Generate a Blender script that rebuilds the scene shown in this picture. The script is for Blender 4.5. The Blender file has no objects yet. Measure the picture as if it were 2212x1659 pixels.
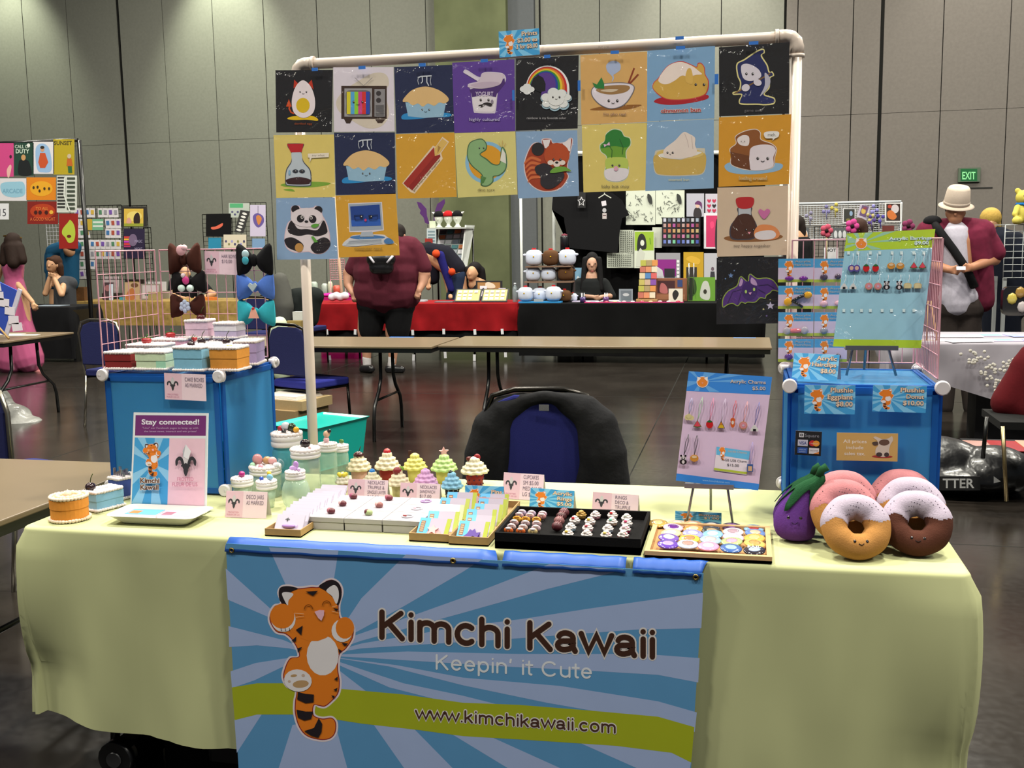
import bpy, math, random
from mathutils import Vector, Matrix, noise
R = math.radians; PI = math.pi
random.seed(7)
COL = bpy.context.scene.collection
V = Vector
# ---------------------------------------------------------------- camera
CP = V((0.71452, -2.40811, 1.49868)); YAW, PIT, ROL, FPX = 0.2217877, 0.13456, -0.0158473, 2248.28
cF = V((-math.sin(YAW)*math.cos(PIT), math.cos(YAW)*math.cos(PIT), -math.sin(PIT)))
_r = cF.cross(V((0,0,1))).normalized(); _u = _r.cross(cF)
cR = _r*math.cos(ROL)+_u*math.sin(ROL); cU = -_r*math.sin(ROL)+_u*math.cos(ROL)
def ray(u, v): return cF+cR*((u-1106)/FPX)-cU*((v-829.5)/FPX)
def PY(u, v, y):                       # where the sight line of a photo point meets the upright plane at depth y
    d = ray(u, v); return CP+d*((y-CP.y)/d.y)
def PZ(u, v, z=.75):                   # ... meets the level plane at height z
    d = ray(u, v); return CP+d*((z-CP.z)/d.z)
def PP(u, v, O, n):                    # ... meets any plane
    d = ray(u, v); return CP+d*((O-CP).dot(n)/d.dot(n))
def mpp(P): return (P-CP).dot(cF)/FPX  # metres per photo pixel at P
cam = bpy.data.cameras.new('camera'); co = bpy.data.objects.new('camera', cam); COL.objects.link(co)
cam.sensor_width = 36; cam.sensor_fit = 'HORIZONTAL'; cam.lens = FPX*36/2212; cam.clip_end = 200; cam.clip_start = .05
mw = Matrix((cR, cU, -cF)).transposed().to_4x4(); mw.translation = CP; co.matrix_world = mw
bpy.context.scene.camera = co
# ---------------------------------------------------------------- materials
def lin(h):
    h = h.lstrip('#')
    c = [int(h[i:i+2], 16)/255 for i in (0, 2, 4)]
    return [x/12.92 if x < .04045 else ((x+.055)/1.055)**2.4 for x in c]
_mats = {}
KIND = {  # roughness, metallic, noise scale, noise amount, bump, coat
 'matte': (.85, 0, 30, .06, 0, 0), 'paper': (.6, 0, 60, .03, 0, 0), 'print': (.5, 0, 25, .05, .0, .55), 'plastic': (.32, 0, 20, .03, 0, .1),
 'fabric': (.95, 0, 220, .12, .25, 0), 'metal': (.28, 1, 30, .05, 0, 0), 'clay': (.45, 0, 90, .06, .1, .1), 'vinyl': (.38, 0, 12, .04, .04, 0),
 'felt': (.98, 0, 300, .14, .3, 0), 'hair': (.75, 0, 150, .3, .4, 0), 'skin': (.55, 0, 40, .06, 0, 0), 'shiny': (.12, 0, 20, .04, 0, .6), 'card': (.75, 0, 90, .12, .05, 0)}
def mat(h, k='matte', **kw):
    key = (h, k, tuple(sorted(kw.items())))
    if key in _mats: return _mats[key]
    m = bpy.data.materials.new(k+'_'+h); m.use_nodes = True; nt = m.node_tree; b = nt.nodes['Principled BSDF']
    c = lin(h)
    if k == 'frost':
        b.inputs['Base Color'].default_value = (*c, 1); b.inputs['Roughness'].default_value = .35
        tl = nt.nodes.new('ShaderNodeBsdfTranslucent'); tl.inputs[0].default_value = (*c, 1); tp = nt.nodes.new('ShaderNodeBsdfTransparent'); tp.inputs[0].default_value = (*[x**.6 for x in c], 1)
        m1 = nt.nodes.new('ShaderNodeMixShader'); m1.inputs[0].default_value = .45; m2 = nt.nodes.new('ShaderNodeMixShader'); m2.inputs[0].default_value = kw.get('t', .3)
        nz = nt.nodes.new('ShaderNodeTexNoise'); nz.inputs['Scale'].default_value = 60; bp = nt.nodes.new('ShaderNodeBump'); bp.inputs['Strength'].default_value = .05
        nt.links.new(nz.outputs['Fac'], bp.inputs['Height']); nt.links.new(bp.outputs[0], b.inputs['Normal'])
        nt.links.new(b.outputs[0], m1.inputs[1]); nt.links.new(tl.outputs[0], m1.inputs[2]); nt.links.new(m1.outputs[0], m2.inputs[1]); nt.links.new(tp.outputs[0], m2.inputs[2])
        nt.links.new(m2.outputs[0], nt.nodes['Material Output'].inputs[0]); _mats[key] = m; return m
    if k == 'glass':
        b.inputs['Base Color'].default_value = (*c, 1); b.inputs['Roughness'].default_value = kw.get('r', .05 if k == 'glass' else .4)
        b.inputs['Transmission Weight'].default_value = kw.get('t', 1); b.inputs['IOR'].default_value = kw.get('ior', 1.2)
        nz = nt.nodes.new('ShaderNodeTexNoise'); nz.inputs['Scale'].default_value = 40
        bp = nt.nodes.new('ShaderNodeBump'); bp.inputs['Strength'].default_value = .03
        nt.links.new(nz.outputs['Fac'], bp.inputs['Height']); nt.links.new(bp.outputs[0], b.inputs['Normal'])
        if 'a' in kw: b.inputs['Alpha'].default_value = kw['a']
        _mats[key] = m; return m
    ro, me, sc, am, bu, coat = KIND[k]
    b.inputs['Roughness'].default_value = kw.get('r', ro); b.inputs['Metallic'].default_value = me
    b.inputs['Coat Weight'].default_value = kw.get('coat', coat); b.inputs['Coat Roughness'].default_value = .07
    b.inputs['Specular IOR Level'].default_value = kw.get('s', .15 if k in ('fabric','felt','matte','hair') else .4)
    if 'a' in kw: b.inputs['Alpha'].default_value = kw['a']
    if 'e' in kw: b.inputs['Emission Color'].default_value = (*c, 1); b.inputs['Emission Strength'].default_value = kw['e']
    if 'tr' in kw: b.inputs['Transmission Weight'].default_value = kw['tr']
    tc = nt.nodes.new('ShaderNodeTexCoord')
    nz = nt.nodes.new('ShaderNodeTexNoise'); nz.inputs['Scale'].default_value = kw.get('sc', sc); nz.inputs['Detail'].default_value = 3
    nt.links.new(tc.outputs['Object'], nz.inputs['Vector'])
    mx = nt.nodes.new('ShaderNodeMix'); mx.data_type = 'RGBA'; am = kw.get('am', am)
    mx.inputs['A'].default_value = (*[x*(1-am) for x in c], 1); mx.inputs['B'].default_value = (*[min(1, x*(1+am)) for x in c], 1)
    nt.links.new(nz.outputs['Fac'], mx.inputs['Factor']); nt.links.new(mx.outputs['Result'], b.inputs['Base Color'])
    bu = kw.get('bu', bu)
    if k == 'print':                                  # crinkled clear sleeve over the paper
        n2 = nt.nodes.new('ShaderNodeTexNoise'); n2.inputs['Scale'].default_value = 11; n2.inputs['Detail'].default_value = 4; n2.inputs['Distortion'].default_value = 1.2
        nt.links.new(tc.outputs['Object'], n2.inputs['Vector'])
        bp = nt.nodes.new('ShaderNodeBump'); bp.inputs['Strength'].default_value = .9; bp.inputs['Distance'].default_value = .03
        nt.links.new(n2.outputs['Fac'], bp.inputs['Height']); nt.links.new(bp.outputs[0], b.inputs['Coat Normal'])
    elif bu:
        bp = nt.nodes.new('ShaderNodeBump'); bp.inputs['Strength'].default_value = bu; bp.inputs['Distance'].default_value = kw.get('bd', .003)
        nt.links.new(nz.outputs['Fac'], bp.inputs['Height']); nt.links.new(bp.outputs[0], b.inputs['Normal'])
    _mats[key] = m; return m
WHT = 'e8e6e4'
# ---------------------------------------------------------------- mesh builder
class B:
    def __init__(s): s.v = []; s.f = []; s.mi = []; s.sm = []; s.mats = []; s.X = None
    def mid(s, m):
        if isinstance(m, str): m = mat(m)
        if m not in s.mats: s.mats.append(m)
        return s.mats.index(m)
    def add(s, vs, fs, m, smooth=False):
        n = len(s.v); i = s.mid(m)
        s.v += [s.X @ V(p) for p in vs] if s.X else [V(p) for p in vs]
        for f in fs: s.f.append([a+n for a in f]); s.mi.append(i); s.sm.append(smooth)
        return s
    def box(s, x0, y0, z0, x1, y1, z1, m):
        vs = [(x, y, z) for x in (x0, x1) for y in (y0, y1) for z in (z0, z1)]
        return s.add(vs, [(0,1,3,2),(4,6,7,5),(0,4,5,1),(2,3,7,6),(0,2,6,4),(1,5,7,3)], m)
    def tube(s, pts, r, m, n=8, r1=None, caps=True, smooth=True):
        pts = [V(p) for p in pts]; rs = [r+(r1-r)*i/(len(pts)-1) if r1 is not None else r for i in range(len(pts))] if not isinstance(r, (list, tuple)) else r
        vs = []; fs = []; up = None
        for i, p in enumerate(pts):
            t = (pts[min(i+1, len(pts)-1)]-pts[max(i-1, 0)]).normalized()
            if up is None: up = t.orthogonal().normalized()
            else:
                up = up-t*up.dot(t); up = up.normalized() if up.length > 1e-6 else t.orthogonal().normalized()
            w = t.cross(up)
            for k in range(n): a = 2*PI*k/n; vs.append(p+(up*math.cos(a)+w*math.sin(a))*rs[i])
        for i in range(len(pts)-1):
            for k in range(n): fs.append((i*n+k, i*n+(k+1) % n, (i+1)*n+(k+1) % n, (i+1)*n+k))
        s.add(vs, fs, m, smooth)
        if caps:
            b = len(s.v)-len(vs); i = s.mid(m)
            s.f.append([b+k for k in range(n)][::-1]); s.mi.append(i); s.sm.append(False)
            s.f.append([b+(len(pts)-1)*n+k for k in range(n)]); s.mi.append(i); s.sm.append(False)
        return s
    def lathe(s, prof, m, n=20, c=(0,0,0), smooth=True, wav=None):   # prof [(r,z)], wav(angle, i) scales r
        vs = []; fs = []
        for i, (r, z) in enumerate(prof):
            for k in range(n):
                a = 2*PI*k/n; q = r*(wav(a, i) if wav else 1); vs.append((c[0]+q*math.cos(a), c[1]+q*math.sin(a), c[2]+z))
        for i in range(len(prof)-1):
            for k in range(n): fs.append((i*n+k, i*n+(k+1) % n, (i+1)*n+(k+1) % n, (i+1)*n+k))
        if prof[0][0] > 1e-5: fs.append(tuple(range(n))[::-1])
        if prof[-1][0] > 1e-5: fs.append(tuple((len(prof)-1)*n+k for k in range(n)))
        return s.add(vs, fs, m, smooth)
    def ball(s, c, r, m, n=12, h=8, f=None):
        if not isinstance(r, (tuple, list)): r = (r, r, r)
        vs = []; fs = []; c = V(c)
        for i in range(h+1):
            t = PI*i/h
            for k in range(n):
                a = 2*PI*k/n; d = V((math.sin(t)*math.cos(a), math.sin(t)*math.sin(a), math.cos(t)))
                g = f(d) if f else 1
                vs.append(c+V((d.x*r[0], d.y*r[1], d.z*r[2]))*g)
        for i in range(h):
            for k in range(n): fs.append((i*n+k, (i+1)*n+k, (i+1)*n+(k+1) % n, i*n+(k+1) % n))
        return s.add(vs, fs, m, True)
    def torus(s, c, R0, r0, m, ax='z', n=24, k=10, mk=None, fr=None):
        c = V(c); vs = []; fs = []
        for i in range(n):
            a = 2*PI*i/n
            for j in range(k):
                b = 2*PI*j/k; rr = fr(a, b) if fr else r0; q = R0+rr*math.cos(b); h = rr*math.sin(b)
                p = V((q*math.cos(a), q*math.sin(a), h))
                if ax == 'y': p = V((p.x, -p.z, p.y))
                vs.append(c+p)
        ms = {}
        for i in range(n):
            for j in range(k):
                f = (i*k+j, ((i+1) % n)*k+j, ((i+1) % n)*k+(j+1) % k, i*k+(j+1) % k)
                mm = mk(2*PI*(i+.5)/n, 2*PI*(j+.5)/k) if mk else m
                ms.setdefault(mm, []).append(f)
        n0 = len(s.v); s.v += [s.X @ p for p in vs] if s.X else vs
        for mm, ff in ms.items():
            i = s.mid(mm)
            for f in ff: s.f.append([q+n0 for q in f]); s.mi.append(i); s.sm.append(True)
        return s
    def prism(s, pts, z0, z1, m, ax='z'):
        n = len(pts)
        mk = (lambda p, z: (p[0], p[1], z)) if ax == 'z' else (lambda p, z: (p[0], z, p[1])) if ax == 'y' else (lambda p, z: (z, p[0], p[1]))
        vs = [mk(p, z0) for p in pts]+[mk(p, z1) for p in pts]
        return s.add(vs, [tuple(range(n))[::-1], tuple(range(n, 2*n))]+[(i, (i+1) % n, n+(i+1) % n, n+i) for i in range(n)], m)
    def cyl(s, a, b, r, m, n=16, r1=None): return s.tube([a, b], r, m, n, r1)
    def build(s, name, parent=None, loc=None, rot=None, bevel=0, label=None, cat=None, group=None, kind=None, mods=None):
        me = bpy.data.meshes.new(name); me.from_pydata([tuple(p) for p in s.v], [], s.f)
        for m in s.mats: me.materials.append(m)
        me.polygons.foreach_set('material_index', s.mi); me.polygons.foreach_set('use_smooth', s.sm); me.update()
        o = bpy.data.objects.new(name, me); COL.objects.link(o)
        if parent: o.parent = parent
        if loc is not None: o.location = loc
        if rot is not None: o.rotation_euler = rot
        if bevel:
            b = o.modifiers.new('bevel', 'BEVEL'); b.width = bevel; b.segments = 2; b.limit_method = 'ANGLE'
        tag(o, label, cat, group, kind); return o
def tag(o, label=None, cat=None, group=None, kind=None):
    if label: o['label'] = label
    if cat: o['category'] = cat
    if group: o['group'] = group
    if kind: o['kind'] = kind
    return o
def empty(name, loc, rz=0, label=None, cat=None, group=None):
    o = bpy.data.objects.new(name, None); COL.objects.link(o); o.location = loc; o.rotation_euler = (0, 0, rz); o.empty_display_size = .1
    return tag(o, label, cat, group)
def dup(root, loc=None, rz=None, label=None, group=None, mats=None):
    def cp(o, par):
        c = o.copy(); COL.objects.link(c); c.parent = par
        for ch in list(o.children): cp(ch, c)
        return c
    r = cp(root, root.parent)
    if loc is not None: r.location = loc
    if rz is not None: r.rotation_euler.z = rz
    return tag(r, label, None, group)
# ---------------------------------------------------------------- flat artwork printed on sheets
_txt = {}
def text_geo(st, bold=0.0, sp=1.0):
    k = (st, bold, sp)
    if k in _txt: return _txt[k]
    cu = bpy.data.curves.new('t', 'FONT'); cu.body = st; cu.size = 1; cu.offset = bold; cu.resolution_u = 3; cu.fill_mode = 'FRONT'; cu.space_character = sp
    ob = bpy.data.objects.new('t', cu); me = ob.to_mesh()
    vs = [(v.co.x, v.co.y) for v in me.vertices]; fs = [tuple(p.vertices) for p in me.polygons]
    ob.to_mesh_clear(); bpy.data.objects.remove(ob); bpy.data.curves.remove(cu)
    if vs:
        x0 = min(v[0] for v in vs); x1 = max(v[0] for v in vs)
    else: x0 = x1 = 0
    _txt[k] = (vs, fs, x0, x1); return _txt[k]
def _a(cx, cy, rx, ry, a0, a1, n=12): return [(cx+rx*math.cos(R(a0+(a1-a0)*i/n)), cy+ry*math.sin(R(a0+(a1-a0)*i/n))) for i in range(n+1)]
_W = [[(.04, .52), (.2, .02), (.37, .5), (.54, .02), (.7, .52)]]
GLY = {' ': (.3, []), 'K': (.62, [[(.09, 0), (.09, .72)], [(.5, .72), (.1, .3)], [(.24, .42), (.53, 0)]]), 'k': (.5, [[(.08, 0), (.08, .72)], [(.38, .5), (.09, .2)], [(.2, .3), (.41, 0)]]),
 'i': (.2, [[(.1, 0), (.1, .49)], [(.1, .7), (.1, .7)]]), 'm': (.82, [[(.09, 0), (.09, .5)], [(.09, .3)]+_a(.245, .34, .155, .165, 180, 0)[1:]+[(.4, 0)], [(.4, .3)]+_a(.56, .34, .155, .165, 180, 0)[1:]+[(.715, 0)]]),
 'c': (.52, [_a(.27, .255, .19, .25, 50, 310, 18)]), 'h': (.54, [[(.09, 0), (.09, .72)], [(.09, .3)]+_a(.265, .33, .175, .175, 180, 0)[1:]+[(.44, 0)]]),
 'n': (.54, [[(.09, 0), (.09, .5)], [(.09, .3)]+_a(.265, .33, .175, .175, 180, 0)[1:]+[(.44, 0)]]),
 'a': (.54, [_a(.25, .36, .155, .145, 165, 0, 9)+[(.405, .1), (.45, .0)], [(.4, .29), (.22, .27)]+_a(.2, .145, .13, .125, 90, 285, 9)+[(.33, .06), (.4, .15)]]),
 'w': (.74, _W), 'e': (.55, [[(.12, .27), (.44, .27)], _a(.275, .26, .18, .245, 3, 318, 20)]), 'p': (.56, [[(.09, -.2), (.09, .5)], _a(.285, .255, .185, .25, 0, 360, 18)]),
 "'": (.2, [[(.1, .72), (.08, .58)]]), 't': (.32, [[(.15, .68), (.15, .12)]+_a(.23, .1, .08, .1, 180, 280, 5), [(.03, .5), (.28, .5)]]), 'u': (.54, [[(.09, .5), (.09, .2)]+_a(.265, .19, .175, .19, 180, 360)+[(.44, .2)], [(.44, .5), (.44, 0)]]),
 'C': (.74, [_a(.37, .36, .29, .36, 45, 315, 20)]), '.': (.2, [[(.1, .02), (.1, .02)]]), 'o': (.56, [_a(.28, .255, .19, .25, 0, 360, 18)])}
class Art(B):
    """flat artwork on the plane (O, n); shapes are given in photo coordinates (crop = x0, y0, scale), or
    with unit=(w, h) in a 0..100 square laid over a w x h sheet whose lower left corner is the local origin"""
    def __init__(s, O, n=V((0,-1,0)), crop=(0, 0, 1), kind='print', unit=None, step=.00012, lift=0):
        super().__init__(); s.O = V(O); s.n = V(n).normalized(); s.c = crop; s.k = kind; s.unit = unit; s.lay = lift; s.step = step
    def pt(s, u, v):
        if s.unit: return V((u/100*s.unit[0], 0, v/100*s.unit[1]))+V((0, -1, 0))*s.lay
        return PP(s.c[0]+u/s.c[2], s.c[1]+v/s.c[2], s.O, s.n)-s.O+s.n*s.lay
    def cm(s, m): return mat(m, s.k) if isinstance(m, str) else m
    def _p(s, vs, fs, m):
        s.lay += s.step; P = [s.pt(*q) for q in vs]
        F = []
        for f in fs:
            nn = V((0,0,0)); k = len(f)
            for i in range(k): nn += P[f[i]].cross(P[f[(i+1) % k]])
            d = V((0,-1,0)) if s.unit else s.n
            F.append(f if nn.dot(d) > 0 else f[::-1])
        return s.add(P, F, s.cm(m))
    def P(s, pts, m): return s._p(pts, [tuple(range(len(pts)))], m)
    def S(s, pts, m, n=5):        # smooth closed outline through points
        out = []; k = len(pts)
        for i in range(k):
            p0, p1, p2, p3 = [V(pts[(i+j) % k]) for j in (-1, 0, 1, 2)]
            for j in range(n):
                t = j/n; out.append(tuple(.5*((2*p1)+(p2-p0)*t+(2*p0-5*p1+4*p2-p3)*t*t+(3*p1-p0-3*p2+p3)*t**3)))
        return s.P(out, m)
    def E(s, x, y, rx, ry, m, a=0, n=20, a0=0, a1=360):
        ca, sa = math.cos(R(a)), math.sin(R(a)); ps = []
        N = n if a1-a0 >= 360 else n+1
        for i in range(N):
            t = R(a0+(a1-a0)*i/n); ex, ey = rx*math.cos(t), ry*math.sin(t); ps.append((x+ex*ca-ey*sa, y+ex*sa+ey*ca))
        return s.P(ps, m)
    def Rc(s, x0, y0, x1, y1, m): return s.P([(x0, y0), (x1, y0), (x1, y1), (x0, y1)], m)
    def L(s, pts, w, m):
        vs = []; fs = []; P = [V(p) for p in pts]; s.lay += s.step
        for i, p in enumerate(P):
            t = (P[min(i+1, len(P)-1)]-P[max(i-1, 0)]); t = t.normalized() if t.length > 0 else V((1, 0)); q = V((-t.y, t.x))*w/2
            vs += [tuple(p+q), tuple(p-q)]
        fs = [(2*i, 2*i+2, 2*i+3, 2*i+1) for i in range(len(P)-1)]
        s.lay -= s.step
        return s._p(vs, fs, m)
    def RL(s, pts, w, m):         # stroke with round ends, one flat strip
        P = [V(p) for p in pts]
        if (P[0]-P[-1]).length < 1e-6 and len(P) < 3: return s.E(*P[0], w/2, w/2, m, n=14)
        cl = (P[0]-P[-1]).length < 1e-4*w+1e-6; vs = []; fs = []; n = len(P); t0 = (P[1]-P[0]).normalized(); t1 = (P[-1]-P[-2]).normalized()
        for i, p in enumerate(P):
            if cl and i in (0, n-1): t = (t0+t1).normalized(); k = 1
            elif i in (0, n-1): t = t0 if i == 0 else t1; k = 1
            else:
                a, b = (P[i]-P[i-1]).normalized(), (P[i+1]-P[i]).normalized(); t = (a+b); t = t.normalized() if t.length > .3 else b; k = min(1.8, 1/max(.4, t.dot(b)))
            q = V((-t.y, t.x))*w/2*k; vs += [tuple(p+q), tuple(p-q)]
        fs = [(2*i, 2*i+2, 2*i+3, 2*i+1) for i in range(n-1)]
        for (c, t, i0, i1) in () if cl else ((P[0], -t0, 0, 1), (P[-1], t1, 2*n-1, 2*n-2)):
            a0 = math.atan2(V(vs[i0]).y-c.y, V(vs[i0]).x-c.x); dd = 1 if V((math.cos(a0+PI/2), math.sin(a0+PI/2))).dot(t) > 0 else -1; f = [i0]
            for j in range(1, 8): a = a0+dd*PI*j/8; vs.append((c.x+w/2*math.cos(a), c.y+w/2*math.sin(a))); f.append(len(vs)-1)
            fs.append(tuple(f+[i1]))
        return s._p(vs, fs, m)
    def Tx(s, st, x, y, h, m, al='c', bold=0, out=None, ow=.06, rot=0, w=None, sl=0):
        """text, baseline at y, cap height h; x anchors left/centre/right; w squeezes to a width; sl = slope dy/dx"""
        sg = 1 if s.unit else -1
        if out: s._tx(st, x, y, h, out, al, bold+ow, rot, w, sl, sg)
        return s._tx(st, x, y, h, m, al, bold, rot, w, sl, sg)
    def _tx(s, st, x, y, h, m, al, bold, rot, w, sl, sg):
        vs, fs, x0, x1 = text_geo(st, bold)
        if not vs: return s
        _, _, a0, a1 = text_geo(st, 0)
        k = h/.7; kx = k if not w else w/(a1-a0)
        off = {'l': a0, 'c': (a0+a1)/2, 'r': a1}[al]; ca, sa = math.cos(R(rot)), math.sin(R(rot)); out = []
        for (a, b) in vs:
            dx = (a-off)*kx; dy = b*k*sg; out.append((x+dx*ca-dy*sa, y+dx*sa+dy*ca+dx*sl))
        return s._p(out, fs, m)
    def St(s, st, x, y, h, w, m, out=None, bold=.13, ow=.09, sl=0):
        """rounded stroke lettering: x left, y baseline, h cap height, w total width"""
        tot = sum(GLY[c][0] for c in st); k = h/.72; kx = w/tot
        for mm, bw in (((out, bold+ow), (m, bold)) if out else ((m, bold),)):
            cx = 0; s.lay += s.step; L0 = s.lay
            for c in st:
                for pl in GLY[c][1]:
                    ps = [(x+(cx+a)*kx, y-b_*k+(cx+a)*kx*sl) for a, b_ in pl]
                    st0 = s.step; s.step = .0001; s.RL(ps, bw*k, mm); s.step = st0
                cx += GLY[c][0]; s.lay = L0
            s.lay = L0+.0004
        return s
    def face(s, x, y, d, m='2a2224', r=None, sm=True):   # two eyes d apart and a smile
        sg = 1 if s.unit else -1; r = r or d*.13
        for q in (-1, 1):
            s.E(x+q*d/2, y, r, r*1.15, m, n=10); s.E(x+q*d/2+r*.3, y+sg*r*.35, r*.35, r*.35, 'e8e8e8', n=6)
        if sm: s.L([(x-d*.18, y-sg*d*.22), (x-d*.08, y-sg*d*.32), (x+d*.08, y-sg*d*.32), (x+d*.18, y-sg*d*.22)], d*.06, m)
        return s
    def sheet(s, quad, t, m):     # backing sheet with thickness
        P = [s.pt(*q) for q in quad]; n = V((0,-1,0)) if s.unit else s.n
        vs = P+[p-n*t for p in P]; return s.add(vs, [(0,1,2,3), (7,6,5,4)]+[(i, i+4, (i+1) % 4+4, (i+1) % 4) for i in range(4)], s.cm(m))
# ================================================================ hall
WY = 19.6
def wall_mat(cx, h):
    m = bpy.data.materials.new('panel_fabric'); m.use_nodes = True; nt = m.node_tree; b = nt.nodes['Principled BSDF']
    b.inputs['Roughness'].default_value = .9; b.inputs['Specular IOR Level'].default_value = .15
    tc = nt.nodes.new('ShaderNodeTexCoord'); n = nt.nodes.new('ShaderNodeTexNoise'); n.inputs['Scale'].default_value = 18; n.inputs['Detail'].default_value = 6
    nt.links.new(tc.outputs['Object'], n.inputs['Vector'])
    mx = nt.nodes.new('ShaderNodeMix'); mx.data_type = 'RGBA'; c = lin(h)
    mx.inputs['A'].default_value = (*[x*.86 for x in c], 1); mx.inputs['B'].default_value = (*[x*1.14 for x in c], 1)
    nt.links.new(n.outputs['Fac'], mx.inputs['Factor']); nt.links.new(mx.outputs['Result'], b.inputs['Base Color'])
    return m
WM = wall_mat(0, '73746b'); WM2 = wall_mat(0, '68635e'); GAP = mat('1c1c1a'); GAPT = mat('4a4c46')
w = B(); seams = [PY(u, 60, WY).x for u in (50, 145, 255, 352, 460, 570, 685, 800, 920, 1166, 1295, 1426, 1558, 1696, 1723, 1843, 1906, 2038, 2183)]
xs = [seams[0]-1.22*k for k in (5, 4, 3, 2, 1)]+seams+[seams[-1]+1.22*k for k in (1, 2, 3, 4, 5)]
thick = {2: .09, 13: .05, 16: .07, 9: .04}
for i in range(len(xs)-1):
    g0 = thick.get(i-5, .018)/2; g1 = thick.get(i+1-5, .018)/2
    w.box(xs[i]+g0, WY, 0, xs[i+1]-g1, WY+.08, 3.9, WM if xs[i] < 1 else WM2)
    w.box(xs[i]+g0, WY, 3.907, xs[i+1]-g1, WY+.08, 12, WM if xs[i] < 1 else WM2)
w.box(xs[0], WY+.05, 0, xs[-1], WY+.2, 12, GAP)
w.build('wall_back', kind='structure')
x0, x1 = PY(942, 200, 19.25).x, PY(1095, 200, 19.25).x
cm = wall_mat(0, '5a5f45'); cm.node_tree.nodes['Noise Texture'].inputs['Scale'].default_value = 1.3
cm.node_tree.nodes['Mix'].inputs['A'].default_value = (*[x*.6 for x in lin('4c5238')], 1); cm.node_tree.nodes['Mix'].inputs['B'].default_value = (*[x*1.5 for x in lin('5a5f45')], 1)
c = B(); c.box(x0, 19.25, 0, x1, WY, 12, cm); c.box(x1, 19.45, 0, x1+.55, WY, 12, mat('55585a', am=.1)); c.build('wall_column', kind='structure')
# floor: polished dark concrete
m = bpy.data.materials.new('polished_concrete'); m.use_nodes = True; nt = m.node_tree; b = nt.nodes['Principled BSDF']
tc = nt.nodes.new('ShaderNodeTexCoord'); n1 = nt.nodes.new('ShaderNodeTexNoise'); n1.inputs['Scale'].default_value = 1.1; n1.inputs['Detail'].default_value = 8; n1.inputs['Roughness'].default_value = .65
n2 = nt.nodes.new('ShaderNodeTexNoise'); n2.inputs['Scale'].default_value = 30; n2.inputs['Detail'].default_value = 4
nt.links.new(tc.outputs['Object'], n1.inputs['Vector']); nt.links.new(tc.outputs['Object'], n2.inputs['Vector'])
cr = nt.nodes.new('ShaderNodeValToRGB'); cr.color_ramp.elements[0].position = .33; cr.color_ramp.elements[1].position = .7
cr.color_ramp.elements[0].color = (*lin('1a1613'), 1); cr.color_ramp.elements[1].color = (*lin('2c2824'), 1)
nt.links.new(n1.outputs['Fac'], cr.inputs['Fac']); nt.links.new(cr.outputs['Color'], b.inputs['Base Color'])
mr = nt.nodes.new('ShaderNodeMapRange'); mr.inputs['To Min'].default_value = .13; mr.inputs['To Max'].default_value = .26
nt.links.new(n2.outputs['Fac'], mr.inputs['Value']); nt.links.new(mr.outputs[0], b.inputs['Roughness'])
b.inputs['Specular IOR Level'].default_value = .5
f = B(); f.box(-24, -6, -.1, 16, WY+.2, 0, m)
for x in (-8.4, -4.2, 0, 4.2, 8.4): f.box(x-.004, -6, -.001, x+.004, WY, .0006, GAP)
for y in (-1.8, 2.9, 7.6, 12.3, 17): f.box(-24, y-.004, -.001, 16, y+.004, .0006, GAP)
f.build('floor', kind='structure')
c = B(); c.box(-24, -6, 12, 16, WY+.2, 12.2, mat('3a3a38')); c.build('ceiling', kind='structure')
# door seam, handle line and exit sign on the right of the back wall
dx0, dx1 = PY(2088, 500, WY).x, PY(2160, 500, WY).x
P = PY(2108, 406, WY)
d = B(); d.box(P.x-.26, WY-.012, P.z-.012, P.x+.3, WY+.01, P.z+.012, mat('2c2c2a')); d.build('trim_1', kind='structure')
P = PY(2093, 378, WY-.02); O = V((P.x, WY-.06, P.z))
a = Art(O, kind='plastic'); a.box(-.2, 0, -.135, .2, .05, .135, mat('4c5a4a', 'plastic')); 
EG = mat('14532c', 'plastic', e=.05)
a.Rc(2075, 365, 2111, 391, EG); a.Tx('EXIT', 2093, 387, 16, mat('7ec78a', 'plastic', e=.15), w=28, bold=.02)
a.build('exit_sign', loc=O, label='small green EXIT sign high on the grey back wall', cat='exit sign')
# ---------------------------------------------------------------- light: hall high bays and wall washers
def area(name, loc, sx, sy, p, col=(1, .97, .88), rot=(0, 0, 0), shape='RECTANGLE'):
    l = bpy.data.lights.new(name, 'AREA'); l.shape = shape; l.size = sx
    if shape == 'RECTANGLE': l.size_y = sy
    l.energy = p; l.color = col; o = bpy.data.objects.new(name, l); o.location = loc; o.rotation_euler = rot; COL.objects.link(o); return o
def spot(name, loc, p, ang, rot, col=(1, .95, .8), blend=.8, r=.15):
    l = bpy.data.lights.new(name, 'SPOT'); l.energy = p; l.spot_size = R(ang); l.spot_blend = blend; l.color = col; l.shadow_soft_size = r
    o = bpy.data.objects.new(name, l); o.location = loc; o.rotation_euler = rot; COL.objects.link(o); return o
LP = 1.0
for x in (-9, -3, 3, 9):
    for y in (-3, 3, 9, 15): area('high_bay', (x+.5*math.sin(y), y, 9.6), 1.0, 1.0, (900 if abs(x) < 4 and y == 3 else 560)*LP, (1, .96, .84), shape='DISK')
for u, k in ((20, 1.1), (480, 1.3), (1530, 1.0), (2130, .5)):
    P = PY(u, -60, WY); spot('wall_washer', (P.x, WY-1.2, 9.0), 1500*k, 62, (R(16), 0, 0), (.95, 1, .78) if u < 600 else (1, .96, .84))
wd = bpy.data.worlds.new('hall'); bpy.context.scene.world = wd; wd.use_nodes = True
wd.node_tree.nodes['Background'].inputs[0].default_value = (.86, .93, 1.0, 1); wd.node_tree.nodes['Background'].inputs[1].default_value = .13
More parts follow.
